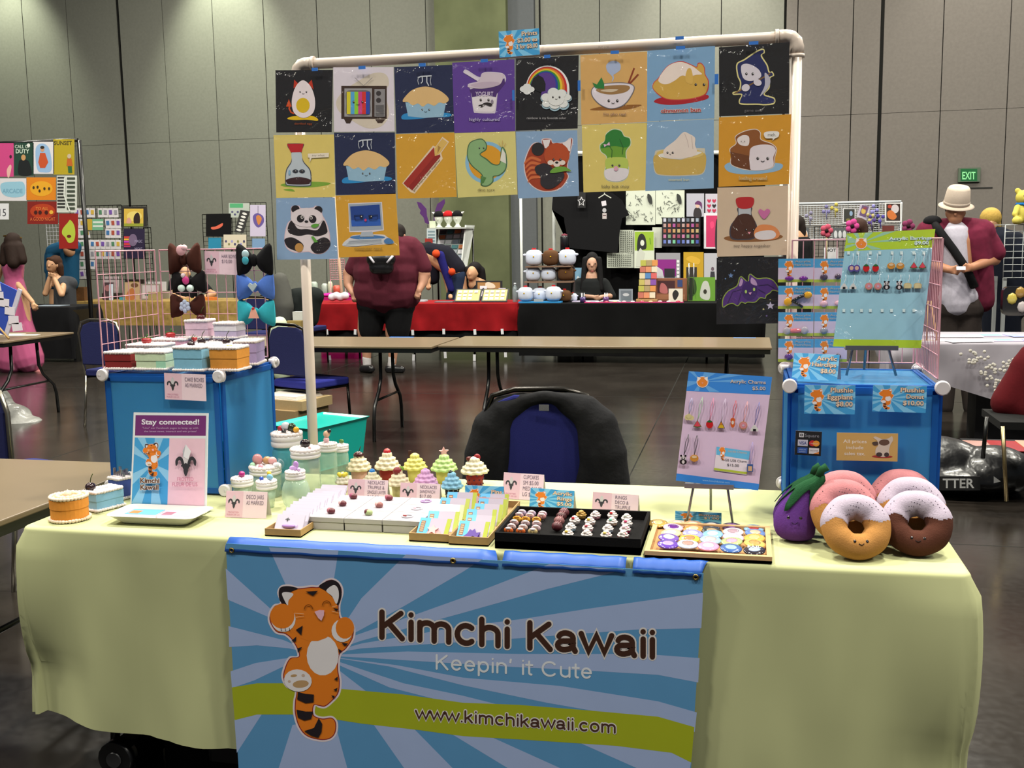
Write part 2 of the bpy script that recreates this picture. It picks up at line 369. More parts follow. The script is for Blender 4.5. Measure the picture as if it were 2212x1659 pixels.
sc = bpy.context.scene; sc.view_settings.view_transform = 'Standard'; sc.view_settings.look = 'None'; sc.view_settings.gamma = 1; sc.view_settings.use_curve_mapping = False
sc.view_settings.exposure = 0.0
sc.cycles.max_bounces = 6; sc.cycles.transparent_max_bounces = 8; sc.cycles.transmission_bounces = 6; sc.cycles.glossy_bounces = 3; sc.cycles.diffuse_bounces = 3
sc.cycles.caustics_reflective = False; sc.cycles.caustics_refractive = False; sc.cycles.sample_clamp_indirect = 6
# ================================================================ the stall table, its cloth and banner
TZ = .75
t = empty('folding_table', (0, .38, 0), label='long folding table hidden under the pale yellow cloth', cat='table')
b = B(); b.box(-1.2, -.36, .705, 1.2, .36, .735, mat('6a5a48', 'plastic')); b.build('tabletop', t, bevel=.004)
for sx in (-1, 1):
    for sy in (-.28, .28):
        b = B(); b.tube([(sx*1.0, sy, .7), (sx*1.0, sy, .4), (sx*1.05, sy, .0)], .014, mat('1a1a1a', 'metal')); b.build('leg', t)
CLM = mat('b6b98b', 'fabric', am=.05, sc=5, bu=.0)
def cloth(x0, x1, y0, y1, zt, drop, m, seed=0, amp=.012, corner=.05, freq=9, skip_back=False, name='tablecloth', nz=14, hem=None, rim=.014, flat=None):
    """draped cloth over a rectangular top: flat top, rounded rim, folded skirt"""
    r = .03; per = []; N = 30
    def seg(a, b2, n): return [a+(b2-a)*i/n for i in range(n)]
    pts = []
    for x in seg(x0+r, x1-r, 110): pts.append((x, y0, 0, -1))
    for k in range(8): a = -PI/2+PI/2*k/8; pts.append((x1-r+r*math.cos(a), y0+r+r*math.sin(a), math.cos(a), math.sin(a)))
    for y in seg(y0+r, y1-r, 36): pts.append((x1, y, 1, 0))
    for k in range(8): a = PI/2*k/8; pts.append((x1-r+r*math.cos(a), y1-r+r*math.sin(a), math.cos(a), math.sin(a)))
    for x in seg(x1-r, x0+r, 60): pts.append((x, y1, 0, 1))
    for k in range(8): a = PI/2+PI/2*k/8; pts.append((x0+r+r*math.cos(a), y1-r+r*math.sin(a), math.cos(a), math.sin(a)))
    for y in seg(y1-r, y0+r, 36): pts.append((x0, y, -1, 0))
    for k in range(8): a = PI+PI/2*k/8; pts.append((x0+r+r*math.cos(a), y0+r+r*math.sin(a), math.cos(a), math.sin(a)))
    n = len(pts); vs = []; fs = []
    rows = [(-rim, 0)]+[(-rim+rim*math.sin(PI/2*k/4), rim-rim*math.cos(PI/2*k/4)) for k in (1, 2, 3, 4)]
    rows += [(0, rim+(drop-rim)*(k/nz)) for k in range(1, nz+1)]
    for (off, d) in rows:
        for (x, y, nx, ny) in pts:
            q = max(0, (d-rim))/drop; s = abs(x*nx)+x*2.1+y*3.3
            c1 = min(math.hypot(x-cx, y-cy) for cx in (x0, x1) for cy in (y0, y1))
            cc = math.exp(-(c1/.14)**2)*corner*math.sin(PI*min(1, q*1.25+.12))**.7 if q > 0 else 0
            f = amp*(q**.6)*(noise.noise(V((s*freq*.33+seed, q*.8, seed)))*1.6+.35*noise.noise(V((s*freq, q*2+seed, 5)))) if q > 0 else 0
            if flat and ny < -.5 and flat[0] < x < flat[1]: f = f*.25
            o = off+cc+f+.004*q
            h = zt-d
            if q > 0: h += q*(hem(x, y) if hem else 0)
            vs.append((x+nx*o, y+ny*o, h))
    for i in range(len(rows)-1):
        for k in range(n): fs.append((i*n+k, (i+1)*n+k, (i+1)*n+(k+1) % n, i*n+(k+1) % n))
    fs.append(tuple(range(n)))
    B_ = B(); B_.add(vs, fs, m, True); B_.sm[-1] = False
    return B_
b = cloth(-1.22, 1.22, 0, .76, TZ, .575, CLM, 3, .022, .032, 9, hem=lambda x, y: (.03*math.exp(-((x+1.2)/.15)**2)-.012*math.sin(x*7)) if y < .1 else 0, flat=(-.62, .66))
tc_ = b.build('tablecloth', label='pale yellow-green tablecloth draped over the front stall table', cat='tablecloth')
# banner
BY = -.03; O = PY(489, 1180, BY)
VL, VD, VG, OR, BK = 'a0b2da', '5a93c2', 'a3ad24', 'e07c22', '241d22'
MV = lambda h: mat(h, 'vinyl')
ban = empty('banner_sign', V((.02, BY, .72)), label='large blue sunburst vinyl banner with tiger and brown stall name taped to cloth front', cat='banner')
Ob = V((.02, BY, .72)); a = Art(Ob, crop=(480, 1160, 3.325), kind='vinyl', step=.00006); X = 1729
q = [(25, 45), (X+1728, 262), (X+1640, 1640), (X+1600, 2140), (118, 1665)]
P_ = [a.pt(*z) for z in q]; n_ = len(P_); a.add(P_+[p+V((0, .001, 0)) for p in P_], [tuple(range(n_))[::-1], tuple(range(n_, 2*n_))]+[(i, (i+1) % n_, n_+(i+1) % n_, n_+i) for i in range(n_)], MV(VD))
C0 = (700, 850)
for pl in ([(335, 75), (835, 95), (800, 320), C0, (450, 330)],
  [(1320, 125), (X+140, 160), (X, 250), (1300, 500), (950, 690), C0, (900, 590), (1000, 440)],
  [(X+620, 195), (X+1160, 235), (X+600, 375), (X, 545), (1000, 745), C0, (960, 705), (1380, 560), (X, 435)],
  [(X+1725, 400), (X+1712, 655), (X+1250, 665), (X+300, 735), (1000, 800), C0, (1000, 765), (X-50, 650), (X+450, 585), (X+900, 515)],
  [(X+1700, 870), (X+1690, 1045), (X+1400, 990), (X+900, 960), (X+300, 930), (1100, 872), C0, (1330, 822), (X+400, 840), (X+1300, 840)],
  [(X, 1010), (X+700, 1070), (X+1400, 1180), (X+1680, 1260), (X+1665, 1400), (X+1000, 1260), (X+600, 1190), (X, 1065), (1200, 930), C0, (1250, 920)],
  [C0, (1300, 1050), (X, 1140), (X+300, 1215), (X, 1215), (1200, 1080), (860, 930)], [C0, (1030, 1105), (850, 1100)],
  [(1075, 1330), (1380, 1380), (1660, 1665), (1310, 1665)], [(1640, 1410), (X+200, 1435), (X+710, 1665), (X+330, 1665)],
  [(X+820, 1470), (X+1500, 1530), (X+1640, 1610), (X+1630, 1665), (X+1260, 1665)], [(505, 1350), (405, 1662), (900, 1665), (835, 1430), (800, 1300)],
  [(88, 1310), (290, 1265), (105, 1550)], [(25, 225), (330, 500), C0, (345, 580), (40, 450)], [(45, 640), (440, 740), C0, (480, 800), (250, 778), (50, 790)],
  [(60, 965), (240, 905), (430, 875), C0, (440, 930), (230, 1030), (70, 1085)]): a.P(pl, VL); a.lay -= a.step
a.lay += a.step
a.P([(70, 1080), (250, 1050), (430, 1050), (850, 1090), (1300, 1130), (X, 1190), (X+400, 1205), (X+900, 1245), (X+1400, 1290), (X+1662, 1365), (X+1640, 1620), (X+1500, 1550), (X+1100, 1500), (X+500, 1460), (X, 1430), (1400, 1385), (1000, 1340), (840, 1315), (500, 1275), (250, 1275), (90, 1315)], VG)
LB0 = a.lay; a.St('Kimchi Kawaii', 1118, 716, 180, 2005, '3f261c', 'd8d2d0', .155, .09, .0725)
a.lay = LB0; a.St("Keepin' it Cute", 1525, 945, 98, 1140, 'd9dde4', None, .11, 0, .062)
a.lay = LB0; a.St('www.kimchikawaii.com', 1385, 1302, 78, 1450, '4a2f26', 'ddd6d6', .12, .13, .071)
def inset(pts, d):
    out = []; n = len(pts); ar = sum(pts[i][0]*pts[(i+1) % n][1]-pts[(i+1) % n][0]*pts[i][1] for i in range(n)); sg = 1 if ar > 0 else -1
    for i in range(n):
        t = V(pts[(i+1) % n])-V(pts[i-1]); t.normalize(); out.append((pts[i][0]-t.y*d*sg, pts[i][1]+t.x*d*sg))
    return out
def tiger(a, dx=0, dy=0, k=1.0, simple=False, ky=None):
    ky = ky or k
    f = lambda L: [(dx+x*k, dy+y*ky) for x, y in L]
    E = lambda x, y, rx, ry, m, r=0, n=18: a.E(dx+x*k, dy+y*ky, rx*k, ry*abs(ky), m, r, n)
    sil = [(415, 470), (395, 400), (420, 350), (480, 340), (545, 355), (640, 345), (690, 345), (740, 305), (800, 295), (855, 335), (872, 400), (850, 490), (860, 575), (920, 590), (955, 650), (950, 730), (900, 810), (855, 850), (845, 940), (858, 1040), (845, 1130), (790, 1195), (740, 1230), (690, 1225), (672, 1215), (668, 1270), (720, 1290), (790, 1285), (830, 1330), (825, 1410), (780, 1460), (700, 1470), (600, 1440), (540, 1370), (510, 1270), (510, 1180), (520, 1105), (460, 1080), (425, 1010), (440, 930), (480, 860), (540, 850), (500, 760), (450, 710), (380, 690), (330, 610), (335, 540), (370, 485)]
    if simple: sil = sil[::2]
    nn = 2 if simple else 5
    a.S(f(sil), 'ddd0d8', nn)
    if not simple: a.S(f(inset(sil, 13)), '8e2a2a', nn)
    a.S(f(inset(sil, 20)), OR, nn)
    E(722, 850, 115, 145, 'e2dde0')
    E(655, 560, 185, 190, OR)
    if simple:
        E(455, 420, 35, 45, 'e8e0e0', 0, 8); E(800, 400, 40, 50, 'e8e0e0', 0, 8); E(545, 1030, 100, 80, 'e2dde0', 0, 10)
        for z in ([(545, 1115), (660, 1135), (655, 1190), (540, 1160)], [(535, 1240), (655, 1255), (640, 1310), (545, 1300)], [(595, 1390), (720, 1330), (690, 1440)]): a.P(f(z), BK)
        return
    a.S(f([(412, 450), (412, 370), (470, 352), (545, 370), (490, 400), (470, 470), (450, 490)]), BK); a.S(f([(430, 405), (465, 395), (512, 410), (478, 455), (472, 492), (448, 455)]), 'e2dde0')
    a.S(f([(695, 352), (780, 308), (840, 335), (858, 415), (832, 490), (800, 440), (745, 388)]), BK); a.S(f([(748, 385), (800, 345), (832, 370), (838, 430), (820, 480), (790, 425)]), 'e2dde0')
    E(440, 590, 88, 92, 'e2dde0'); E(432, 568, 88, 90, OR); E(862, 672, 76, 82, 'e2dde0'); E(882, 652, 66, 78, OR)
    E(545, 1030, 100, 80, 'e2dde0', 8); E(565, 1055, 58, 27, 'b8956a', -6); E(515, 995, 23, 10, 'b8956a', -8); E(583, 993, 12, 11, 'c8b0a0'); E(483, 1035, 10, 9, 'c8b0a0')
    for z in ([(545, 1112), (600, 1125), (660, 1130), (658, 1185), (600, 1192), (540, 1165)], [(535, 1238), (600, 1252), (655, 1252), (640, 1305), (590, 1316), (545, 1295)], [(590, 1392), (660, 1370), (695, 1300), (720, 1340), (715, 1400), (692, 1440), (640, 1425)], [(530, 665), (580, 635), (570, 705)], [(498, 745), (535, 712), (530, 750)], [(540, 798), (577, 788), (547, 828)], [(858, 758), (907, 763), (882, 782)], [(835, 800), (862, 816), (842, 830)], [(805, 1020), (832, 1000), (830, 1030)], [(800, 1095), (832, 1080), (822, 1107)], [(785, 1135), (812, 1140), (800, 1158)], [(600, 390), (690, 385), (655, 420)], [(798, 508), (842, 515), (820, 530)]): a.P(f(z), BK)
    for (x, y) in ((622, 515), (752, 487)): a.L(f([(x+29*math.cos(R(t)), y-30*math.sin(R(t))) for t in range(-5, 186, 19)]), 7*k, '8a4a10')
    a.P(f([(665, 535), (700, 522), (735, 524), (733, 560), (715, 600), (692, 580)]), 'e8b8c8')
    for z in ([(520, 545), (590, 550)], [(530, 575), (590, 565)], [(790, 500), (830, 490)], [(790, 530), (835, 540)]): a.L(f(z), 3, 'e8c090')
    for x in (425, 455, 485): a.L(f([(x, 650), (x+3, 675)]), 4, BK)
a.lay = LB0; tiger(a)
a.build('banner_sheet', ban)
GM = mat('a08a50', 'metal')
for (u, v) in ((501, 1188.5), (979, 1211), (1503, 1246.5)):
    P = PY(u, v, BY); g = B(); g.torus(P-Ob+V((0, -.002, 0)), .0055, .0022, GM, 'y', 16, 8); g.ball(P-Ob, (.004, .001, .004), mat('2a2418'), 8, 4); g.build('grommet', ban)
TP = mat('2355ac', 'paper', r=.45)
def tape(x0, x1, z, lab, cut=.0):
    g = B(); vs = []; pr = [(.001, TZ+.002), (-.006, TZ+.001), (-.014, TZ-.005), (-.026, z+.015), (BY-.003, z)]
    n = 14
    for i in range(n+1):
        x = x0+(x1-x0)*i/n
        for j, (y, zz) in enumerate(pr): vs.append((x-cut*(j-2)*.004*(1 if i == n else 0), y, zz+.0012*math.sin(i*2.1)))
    fs = [(i*5+j, i*5+j+1, (i+1)*5+j+1, (i+1)*5+j) for i in range(n) for j in range(4)]
    g.add(vs, fs, TP, True); o = g.build('tape_strip', label=lab, cat='tape', group='tape strips along the banner top')
    s = o.modifiers.new('s', 'SOLIDIFY'); s.thickness = .0006; return o
tape(-.588, .13, .722, 'long blue painter tape strip over left half of banner top', -1)
tape(.147, .446, .722, 'blue painter tape strip below the black ring tray')
tape(.463, .63, .722, 'short blue painter tape strip at right corner of banner top', 1)
# things under the table
b = B(); b.box(-.9, .12, .0, -.42, .42, .2, mat('0c0c0d', 'fabric')); b.box(-.75, .1, .05, -.44, .13, .17, mat('101012', 'plastic')); b.build('storage_bag', bevel=.03, label='black bag on the floor under the left part of the table', cat='bag')
b = B(); b.cyl((-.99, .02, .085), (-.99, .06, .085), .05, mat('101012', 'plastic')); b.cyl((-.99, .015, .085), (-.99, .07, .085), .022, mat('2a2a2c', 'plastic'))
b.box(-1.0, .06, .03, -.95, .3, .13, mat('101012', 'plastic')); b.box(-1.0, .05, 0, -.95, .2, .04, mat('101012', 'plastic')); b.X = None; b.build('cart_wheel', label='black wheeled cart end peeking out below the left cloth hem', cat='cart')
b = B(); b.box(-.38, .25, 0, .9, .6, .28, mat('141415', 'card')); b.build('storage_box', bevel=.01, label='dark box on the floor behind the banner', cat='box')
# ---------------------------------------------------------------- storage cubes of frosted blue panels
FB = mat('56aede', 'frost', t=.3); RB = mat('2672c4', 'frost', t=.15); CW = mat('cfc9cc', 'plastic')
def cube(x0, x1, y0, y1, z0, z1, lab, disc):
    c = V(((x0+x1)/2, (y0+y1)/2, z0)); e = empty('storage_cube', c, label=lab, cat='storage cube')
    hx, hy, h = (x1-x0)/2, (y1-y0)/2, z1-z0; t = .0018; g = .012
    def panel(ax, s, nm='panel'):
        b = B()
        if ax == 'y':
            y = s*hy; b.box(-hx+g, y-t, g, hx-g, y+t, h-g, FB)
            for q in ((-hx+.006, g, -hx+.022, h-g), (hx-.022, g, hx-.006, h-g), (-hx+g, .006, hx-g, .022), (-hx+g, h-.022, hx-g, h-.006)): b.box(q[0], y-.004, q[1], q[2], y+.004, q[3], RB)
        elif ax == 'x':
            x = s*hx; b.box(x-t, -hy+g, g, x+t, hy-g, h-g, FB)
            for q in ((-hy+.006, g, -hy+.022, h-g), (hy-.022, g, hy-.006, h-g), (-hy+g, .006, hy-g, .022), (-hy+g, h-.022, hy-g, h-.006)): b.box(x-.004, q[0], q[1], x+.004, q[2], q[3], RB)
        else:
            z = h-.004 if s > 0 else .006; b.box(-hx+g, -hy+g, z-t, hx-g, hy-g, z+t, FB)
            for q in ((-hx+.006, -hy+g, -hx+.022, hy-g), (hx-.022, -hy+g, hx-.006, hy-g), (-hx+g, -hy+.006, hx-g, -hy+.022), (-hx+g, hy-.022, hx-g, hy-.006)): b.box(q[0], q[1], z-.004, q[2], q[3], z+.004, RB)
        b.build(nm, e)
    panel('y', -1); panel('y', 1); panel('x', -1); panel('x', 1); panel('z', 1, 'top_panel'); panel('z', -1, 'base_panel')
    for sx in (-1, 1):
        for sy in (-1, 1):
            for zz in (.018, h-.003):
                b = B(); p = V((sx*hx, sy*hy, zz))
                b.tube([p+V((0, sy*.004, 0)), p+V((0, sy*.012, 0)), p+V((0, sy*.016, 0))], [.019, .019, .016], CW, 20); b.tube([p+V((sx*.002, 0, 0)), p+V((sx*.011, 0, 0))], .017 if disc else .012, CW, 16)
                b.ball(p, .013, CW, 12, 8)
                if zz > .1: b.cyl(p+V((0, 0, -.002)), p+V((0, 0, .012)), .014, CW)
                b.build('connector', e)
    return e
LC = cube(-1.21, -.82, .42, .78, TZ+.001, 1.12, 'blue frosted storage cube at the left end of the table, under the cake boxes', True)
RC = cube(.83, 1.205, .39, .76, TZ+.001, 1.12, 'blue frosted storage cube at the right end of the table, behind the donuts', False)
b = B(); b.box(-1.19, .52, TZ+.012, -1.08, .7, .95, mat('1c2340', 'card')); b.box(-1.19, .518, .95, -1.08, .7, .956, mat('14182c', 'card')); b.build('navy_box', bevel=.004, label='dark navy box inside the left blue storage cube', cat='box')
b = B(); b.lathe([(.0, 0), (.05, .002), (.085, .09), (.088, .095), (.08, .09), (.05, .01), (0, .008)], mat('18a89a', 'plastic'), 24); b.build('teal_bowl', loc=(1.1, .6, TZ+.012), label='teal bowl inside the right blue storage cube', cat='bowl')
b = B(); b.box(-.98, .55, TZ+.012, -.86, .72, .86, mat('2aa090', 'card')); b.box(-.975, .545, .8, -.865, .72, .806, mat('e8e8e8')); b.build('green_box', bevel=.004, label='teal carton inside the left blue cube, low behind the right panel', cat='box')
# ---------------------------------------------------------------- white pipe stand
PW = mat('c9baae', 'plastic'); PY0 = .80; e = empty('pipe_stand', (.08, PY0, 0), label='white plastic pipe stand that carries the rows of prints', cat='stand')
zt = 2.075; xl, xr = -.697, .847; r = .0165
b = B(); b.cyl((xl+.03-.08, 0, zt), (xr-.03-.08, 0, zt), r, PW, 20); b.build('top_pipe', e)
for x in (xl, xr): b = B(); b.cyl((x-.08, 0, .02), (x-.08, 0, zt-.03), r, PW, 20); b.build('side_pipe', e)
for x, s in ((xl, 1), (xr, -1)):
    b = B(); b.tube([(x-.08, 0, zt-.055), (x-.08, 0, zt-.03), (x-.08+s*.004, 0, zt-.014), (x-.08+s*.014, 0, zt-.004), (x-.08+s*.03, 0, zt), (x-.08+s*.055, 0, zt)], .0215, PW, 20)
    for q in (((x-.08, 0, zt-.06), (x-.08, 0, zt-.05)), ((x-.08+s*.05, 0, zt), (x-.08+s*.06, 0, zt))): b.cyl(q[0], q[1], .0235, PW, 20)
    b.build('elbow', e)
for x in (xl, xr):
    b = B(); b.box(x-.08-.025, -.2, 0, x-.08+.025, .2, .03, PW); b.build('foot', e, bevel=.01)
b = B(); b.cyl((xl-.08, 0, .76), (xl-.08, 0, .83), r+.002, mat('1c3a8c', 'paper'), 20); b.build('tape_wrap', e); b = B(); b.cyl((xr-.08, 0, .76), (xr-.08, 0, .81), r+.002, mat('1c3a8c', 'paper'), 20); b.build('tape_wrap', e)
for (u0, u1, v) in ((1292, 1316, 102),):
    P = PY(u0, v, PY0-r); b = Art(P, kind='plastic'); b.Tx('PVC 1120', 1304, 106, 6, '8a8078', w=22); b.build('pipe_marking', e, loc=P-e.location-V((0, .002, 0)))
# ================================================================ the prints hanging from the pipe stand
PRY = .775; cA = (580, 50, 3.687); cB = (1100, 50, 3.3515); cC = (580, 400, 3.949); cD = (1100, 400, 3.687)
SK, MK = 'd9c7cf', '1d1c20'
def pr(crop, quad, bg, label, fn, y=PRY):
    O = PP(crop[0]+quad[3][0]/crop[2], crop[1]+quad[3][1]/crop[2], V((0, y, 0)), V((0, -1, 0)))
    a = Art(O, crop=crop); a.sheet(quad, .0012, bg); fn(a); a.sheet_ = None
    o = a.build('art_print', loc=O, label=label, cat='art print', group='square cartoon prints hung from the pipe stand'); return o
def f_egg(a):
    a.S([(150, 760), (200, 742), (350, 740), (395, 775), (300, 770), (200, 772)], 'e0b818')
    a.L([(205, 720), (180, 710), (165, 680), (170, 650)], 12, 'c84a1c'); a.P([(140, 665), (163, 605), (185, 665)], 'c84a1c')
    a.P([(200, 520), (205, 450), (245, 490)], 'b8321c'); a.P([(318, 480), (345, 450), (360, 530)], 'b8321c')
    a.S([(275, 455), (340, 510), (372, 620), (355, 715), (280, 755), (205, 715), (186, 620), (215, 510)], 'e6d8de'); a.E(275, 655, 54, 60, 'd8b41e'); a.face(278, 548, 50, r=6)
    a.Tx('devilled egg', 278, 808, 16, 'a04a20', w=140)
def f_tv(a):
    a.S([(700, 470), (830, 400), (930, 405), (960, 480), (930, 560), (960, 720), (900, 820), (780, 835), (640, 760), (560, 700), (540, 620), (600, 540)], 'cfc2b4')
    a.Rc(580, 500, 942, 762, '3c2a22'); a.P([(600, 760), (670, 762), (650, 798), (620, 798)], '3c2a22'); a.P([(850, 765), (930, 765), (905, 795), (870, 795)], '3c2a22')
    a.Rc(605, 520, 825, 745, '9a969a'); a.S([(622, 545), (715, 535), (808, 545), (812, 635), (806, 727), (715, 735), (624, 727), (618, 635)], '6a6668')
    for i, c in enumerate(('d6c62a', '52a0d8', '8fc83a', 'c8408a', 'd0342e', '3048a8')): a.Rc(624+i*30.5, 547, 624+(i+1)*30.5, 725, c)
    a.Rc(845, 525, 930, 745, '8a868a'); a.E(878, 560, 20, 20, '3a3436'); a.E(878, 615, 20, 20, '3a3436'); a.face(715, 628, 70, r=8)
    for k in range(6): a.Rc(855, 655+k*14, 922, 660+k*14, '5a5658')
    a.L([(690, 435), (760, 500), (830, 435)], 5, '8a8486')
def f_pie(dx, dy):
    def f(a):
        Q = lambda L: [(x+dx, y+dy) for x, y in L]
        a.S(Q([(1065, 765), (1110, 715), (1420, 715), (1440, 745), (1300, 750), (1200, 762)]), '2c86c4'); a.P(Q([(1090, 630), (1415, 630), (1392, 745), (1240, 755), (1112, 742)]), '8fb2cc')
        a.S(Q([(1070, 625), (1085, 590), (1150, 530), (1250, 505), (1350, 530), (1420, 580), (1435, 615), (1400, 640), (1360, 632), (1320, 658), (1270, 640), (1230, 665), (1190, 640), (1150, 655), (1110, 628)]), 'd8b27c')
        a.face(1252+dx, 690+dy, 56, r=7)
        a.L(Q([(1190, 435), (1215, 425), (1300, 420)]), 10, 'c8ccd8'); a.L(Q([(1225, 428), (1228, 465), (1215, 480)]), 8, 'c8ccd8'); a.L(Q([(1262, 425), (1262, 470), (1278, 500)]), 8, 'c8ccd8')
        a.L(Q([(1195, 430), (1190, 460), (1198, 490)]), 5, 'b8bcc8'); a.L(Q([(1295, 430), (1290, 460), (1296, 495)]), 5, 'b8bcc8')
    return f
def f_yog(a):
    a.S([(1588, 500), (1600, 480), (1665, 465), (1640, 440), (1560, 400), (1555, 380), (1580, 372), (1680, 430), (1720, 390), (1850, 395), (1890, 430), (1880, 480), (1830, 540), (1810, 700), (1780, 718), (1660, 715), (1632, 695), (1612, 540)], 'cfc4d4')
    a.P([(1600, 530), (1880, 440), (1885, 480), (1822, 560), (1612, 560)], '4a2c6e')
    a.P([(1616, 555), (1820, 560), (1802, 695), (1780, 708), (1660, 706), (1640, 692)], 'ddd4dc'); a.P([(1612, 525), (1828, 525), (1820, 560), (1812, 590), (1720, 570), (1622, 590)], '4a2c6e')
    a.S([(1590, 495), (1680, 455), (1710, 395), (1860, 405), (1870, 425), (1840, 490), (1720, 520), (1610, 515)], 'cdbccb'); a.S([(1610, 495), (1700, 470), (1830, 470), (1820, 500), (1700, 515)], 'bca8bc')
    a.L([(1565, 388), (1675, 455)], 22, 'd8ccdc')
    a.Tx('YOGURT', 1720, 582, 36, 'd8c8e4', w=140, bold=.01); a.face(1722, 612, 62, r=9, sm=False)
    a.S([(1672, 655), (1695, 648), (1722, 635), (1750, 632), (1782, 645), (1770, 662), (1735, 650), (1725, 648), (1700, 668)], '2a2024'); a.E(1782, 625, 10, 16, '8a7e90'); a.Tx('highly cultured', 1720, 778, 24, 'c0b4d8', w=240, out='5a4a8c', ow=.03)
def f_soy(a):
    a.S([(100, 1285), (250, 1262), (480, 1270), (460, 1292), (330, 1308), (150, 1305)], '7ba23a'); a.S([(120, 1325), (180, 1320), (210, 1340), (150, 1335)], '7ba23a')
    a.S([(150, 962), (170, 958), (275, 960), (278, 985), (262, 1030), (280, 1100), (335, 1170), (342, 1270), (320, 1300), (160, 1296), (134, 1270), (140, 1170), (180, 1100), (182, 1030), (155, 990)], '4a4e58')
    a.S([(186, 1030), (258, 1030), (275, 1105), (328, 1175), (334, 1268), (315, 1292), (165, 1290), (141, 1265), (147, 1175), (185, 1105)], 'b9c2cc')
    a.P([(148, 962), (280, 960), (265, 1028), (178, 1030)], 'b8242a'); a.S([(145, 1245), (240, 1225), (332, 1245), (330, 1272), (310, 1284), (170, 1284), (146, 1270)], '3a2024')
    a.E(215, 1180, 24, 16, '3a3e48', n=12); a.E(268, 1180, 24, 16, '3a3e48', n=12); a.face(241, 1180, 52, r=9, sm=False); a.E(168, 1190, 8, 20, '7aa6c4')
    a.P([(315, 1040), (482, 1032), (482, 1068), (345, 1075), (330, 1110), (328, 1072), (315, 1070)], 'e4d8c8'); a.Tx('soy what', 398, 1060, 16, '8a7e70', w=100)
def f_chop(a):
    a.P([(1065, 1275), (1310, 975), (1330, 985), (1385, 905), (1438, 945), (1375, 1035), (1388, 1080), (1165, 1358), (1130, 1345)], 'e0c8b0')
    a.P([(1322, 1000), (1385, 918), (1428, 950), (1362, 1040), (1325, 1060)], 'd8b060'); a.P([(1350, 975), (1372, 990), (1345, 1040)], 'a88040')
    a.P([(1075, 1275), (1318, 988), (1325, 1060), (1365, 1045), (1370, 1062), (1145, 1332)], '8e2622'); a.P([(1318, 988), (1325, 1060), (1110, 1310), (1075, 1275)], 'a03028')
    a.Tx('good friends stick together', 1265, 1215, 15, '6a4a20', rot=-50, w=330)
def f_dino(a):
    a.E(1735, 1110, 168, 168, '86b4d4', n=30); a.E(1735, 1110, 140, 140, 'd89828', n=30); a.E(1640, 1120, 60, 120, 'd8c888', n=20) if 0 else None
    a.S([(1640, 930), (1700, 920), (1738, 960), (1735, 1010), (1690, 1045), (1740, 1080), (1790, 1120), (1840, 1115), (1850, 1010), (1865, 985), (1890, 1020), (1900, 1100), (1890, 1170), (1840, 1215), (1795, 1225), (1790, 1265), (1745, 1300), (1690, 1290), (1700, 1215), (1620, 1140), (1585, 1080), (1582, 1010), (1600, 955)], '4a6a48')
    a.S([(1642, 937), (1698, 928), (1730, 962), (1727, 1005), (1680, 1045), (1735, 1090), (1788, 1130), (1845, 1122), (1856, 1015), (1868, 995), (1883, 1030), (1892, 1100), (1882, 1165), (1836, 1207), (1787, 1218), (1782, 1260), (1742, 1292), (1700, 1283), (1708, 1212), (1626, 1134), (1592, 1075), (1590, 1010), (1606, 960)], '86aa78')
    a.P([(1845, 1095), (1862, 1000), (1888, 1040), (1893, 1120)], 'dcd8d0'); a.P([(1690, 1215), (1735, 1230), (1715, 1270), (1690, 1285)], '4e7a40'); a.face(1697, 995, 34, r=6, sm=False)
    for q in ([(1850, 985), (1835, 950)], [(1862, 980), (1865, 935)], [(1875, 985), (1890, 955)]): a.L(q, 4, 'c8a060')
    a.Tx('dino sore', 1735, 1338, 22, '6e6444', w=135)
def f_rain(a):
    arcs = ['e8e4e4', 'c42c2c', 'd87828', 'e0c030', '3a8a3c', '28409c', '5a3a8c']
    for i, c in enumerate(arcs):
        k = i*17; pts = [(118+k*.38, 470)]
        for t in range(0, 19):
            s_ = t/18; ang = PI-PI*s_; ww = k*(.35+.65*s_); rx = 158-ww*.98; ry = 168-ww*.75; pts.append((278+rx*math.cos(ang)-k*.02, 475-ry*math.sin(ang)+60*s_*0))
        a.P(pts+[(278+(158-k*.98), 540), (228, 540), (238, 475)]+[(278-22*math.cos(PI*t/10)-(22), 475-100*math.sin(PI*t/10)) for t in ()]+[(262, 480), (262, 440), (245, 395), (210, 375), (175, 395), (148, 460)], c)
    a.P([(262, 490), (264, 440), (246, 395), (212, 378), (176, 398), (150, 465), (178, 480), (225, 500)], '1d1c20')
    for (x, y, r) in ((105, 478, 28), (130, 462, 30), (158, 480, 26), (130, 495, 28)): a.E(x, y, r, r*.8, 'dcdcde')
    for (x, y, r) in ((270, 590, 34), (330, 600, 40), (395, 590, 40), (425, 540, 30), (265, 540, 38), (320, 500, 42), (380, 510, 40), (340, 550, 60)): a.E(x, y+4, r, r*.85, '9cb8c8')
    for (x, y, r) in ((272, 582, 32), (330, 590, 38), (390, 582, 36), (420, 537, 28), (268, 538, 34), (320, 502, 38), (378, 512, 36), (340, 548, 60)): a.E(x, y, r, r*.85, 'dedede')
    a.face(342, 537, 48, r=7); a.Tx('rainbow is my favorite color', 272, 695, 16, 'a8a4a8', w=285)
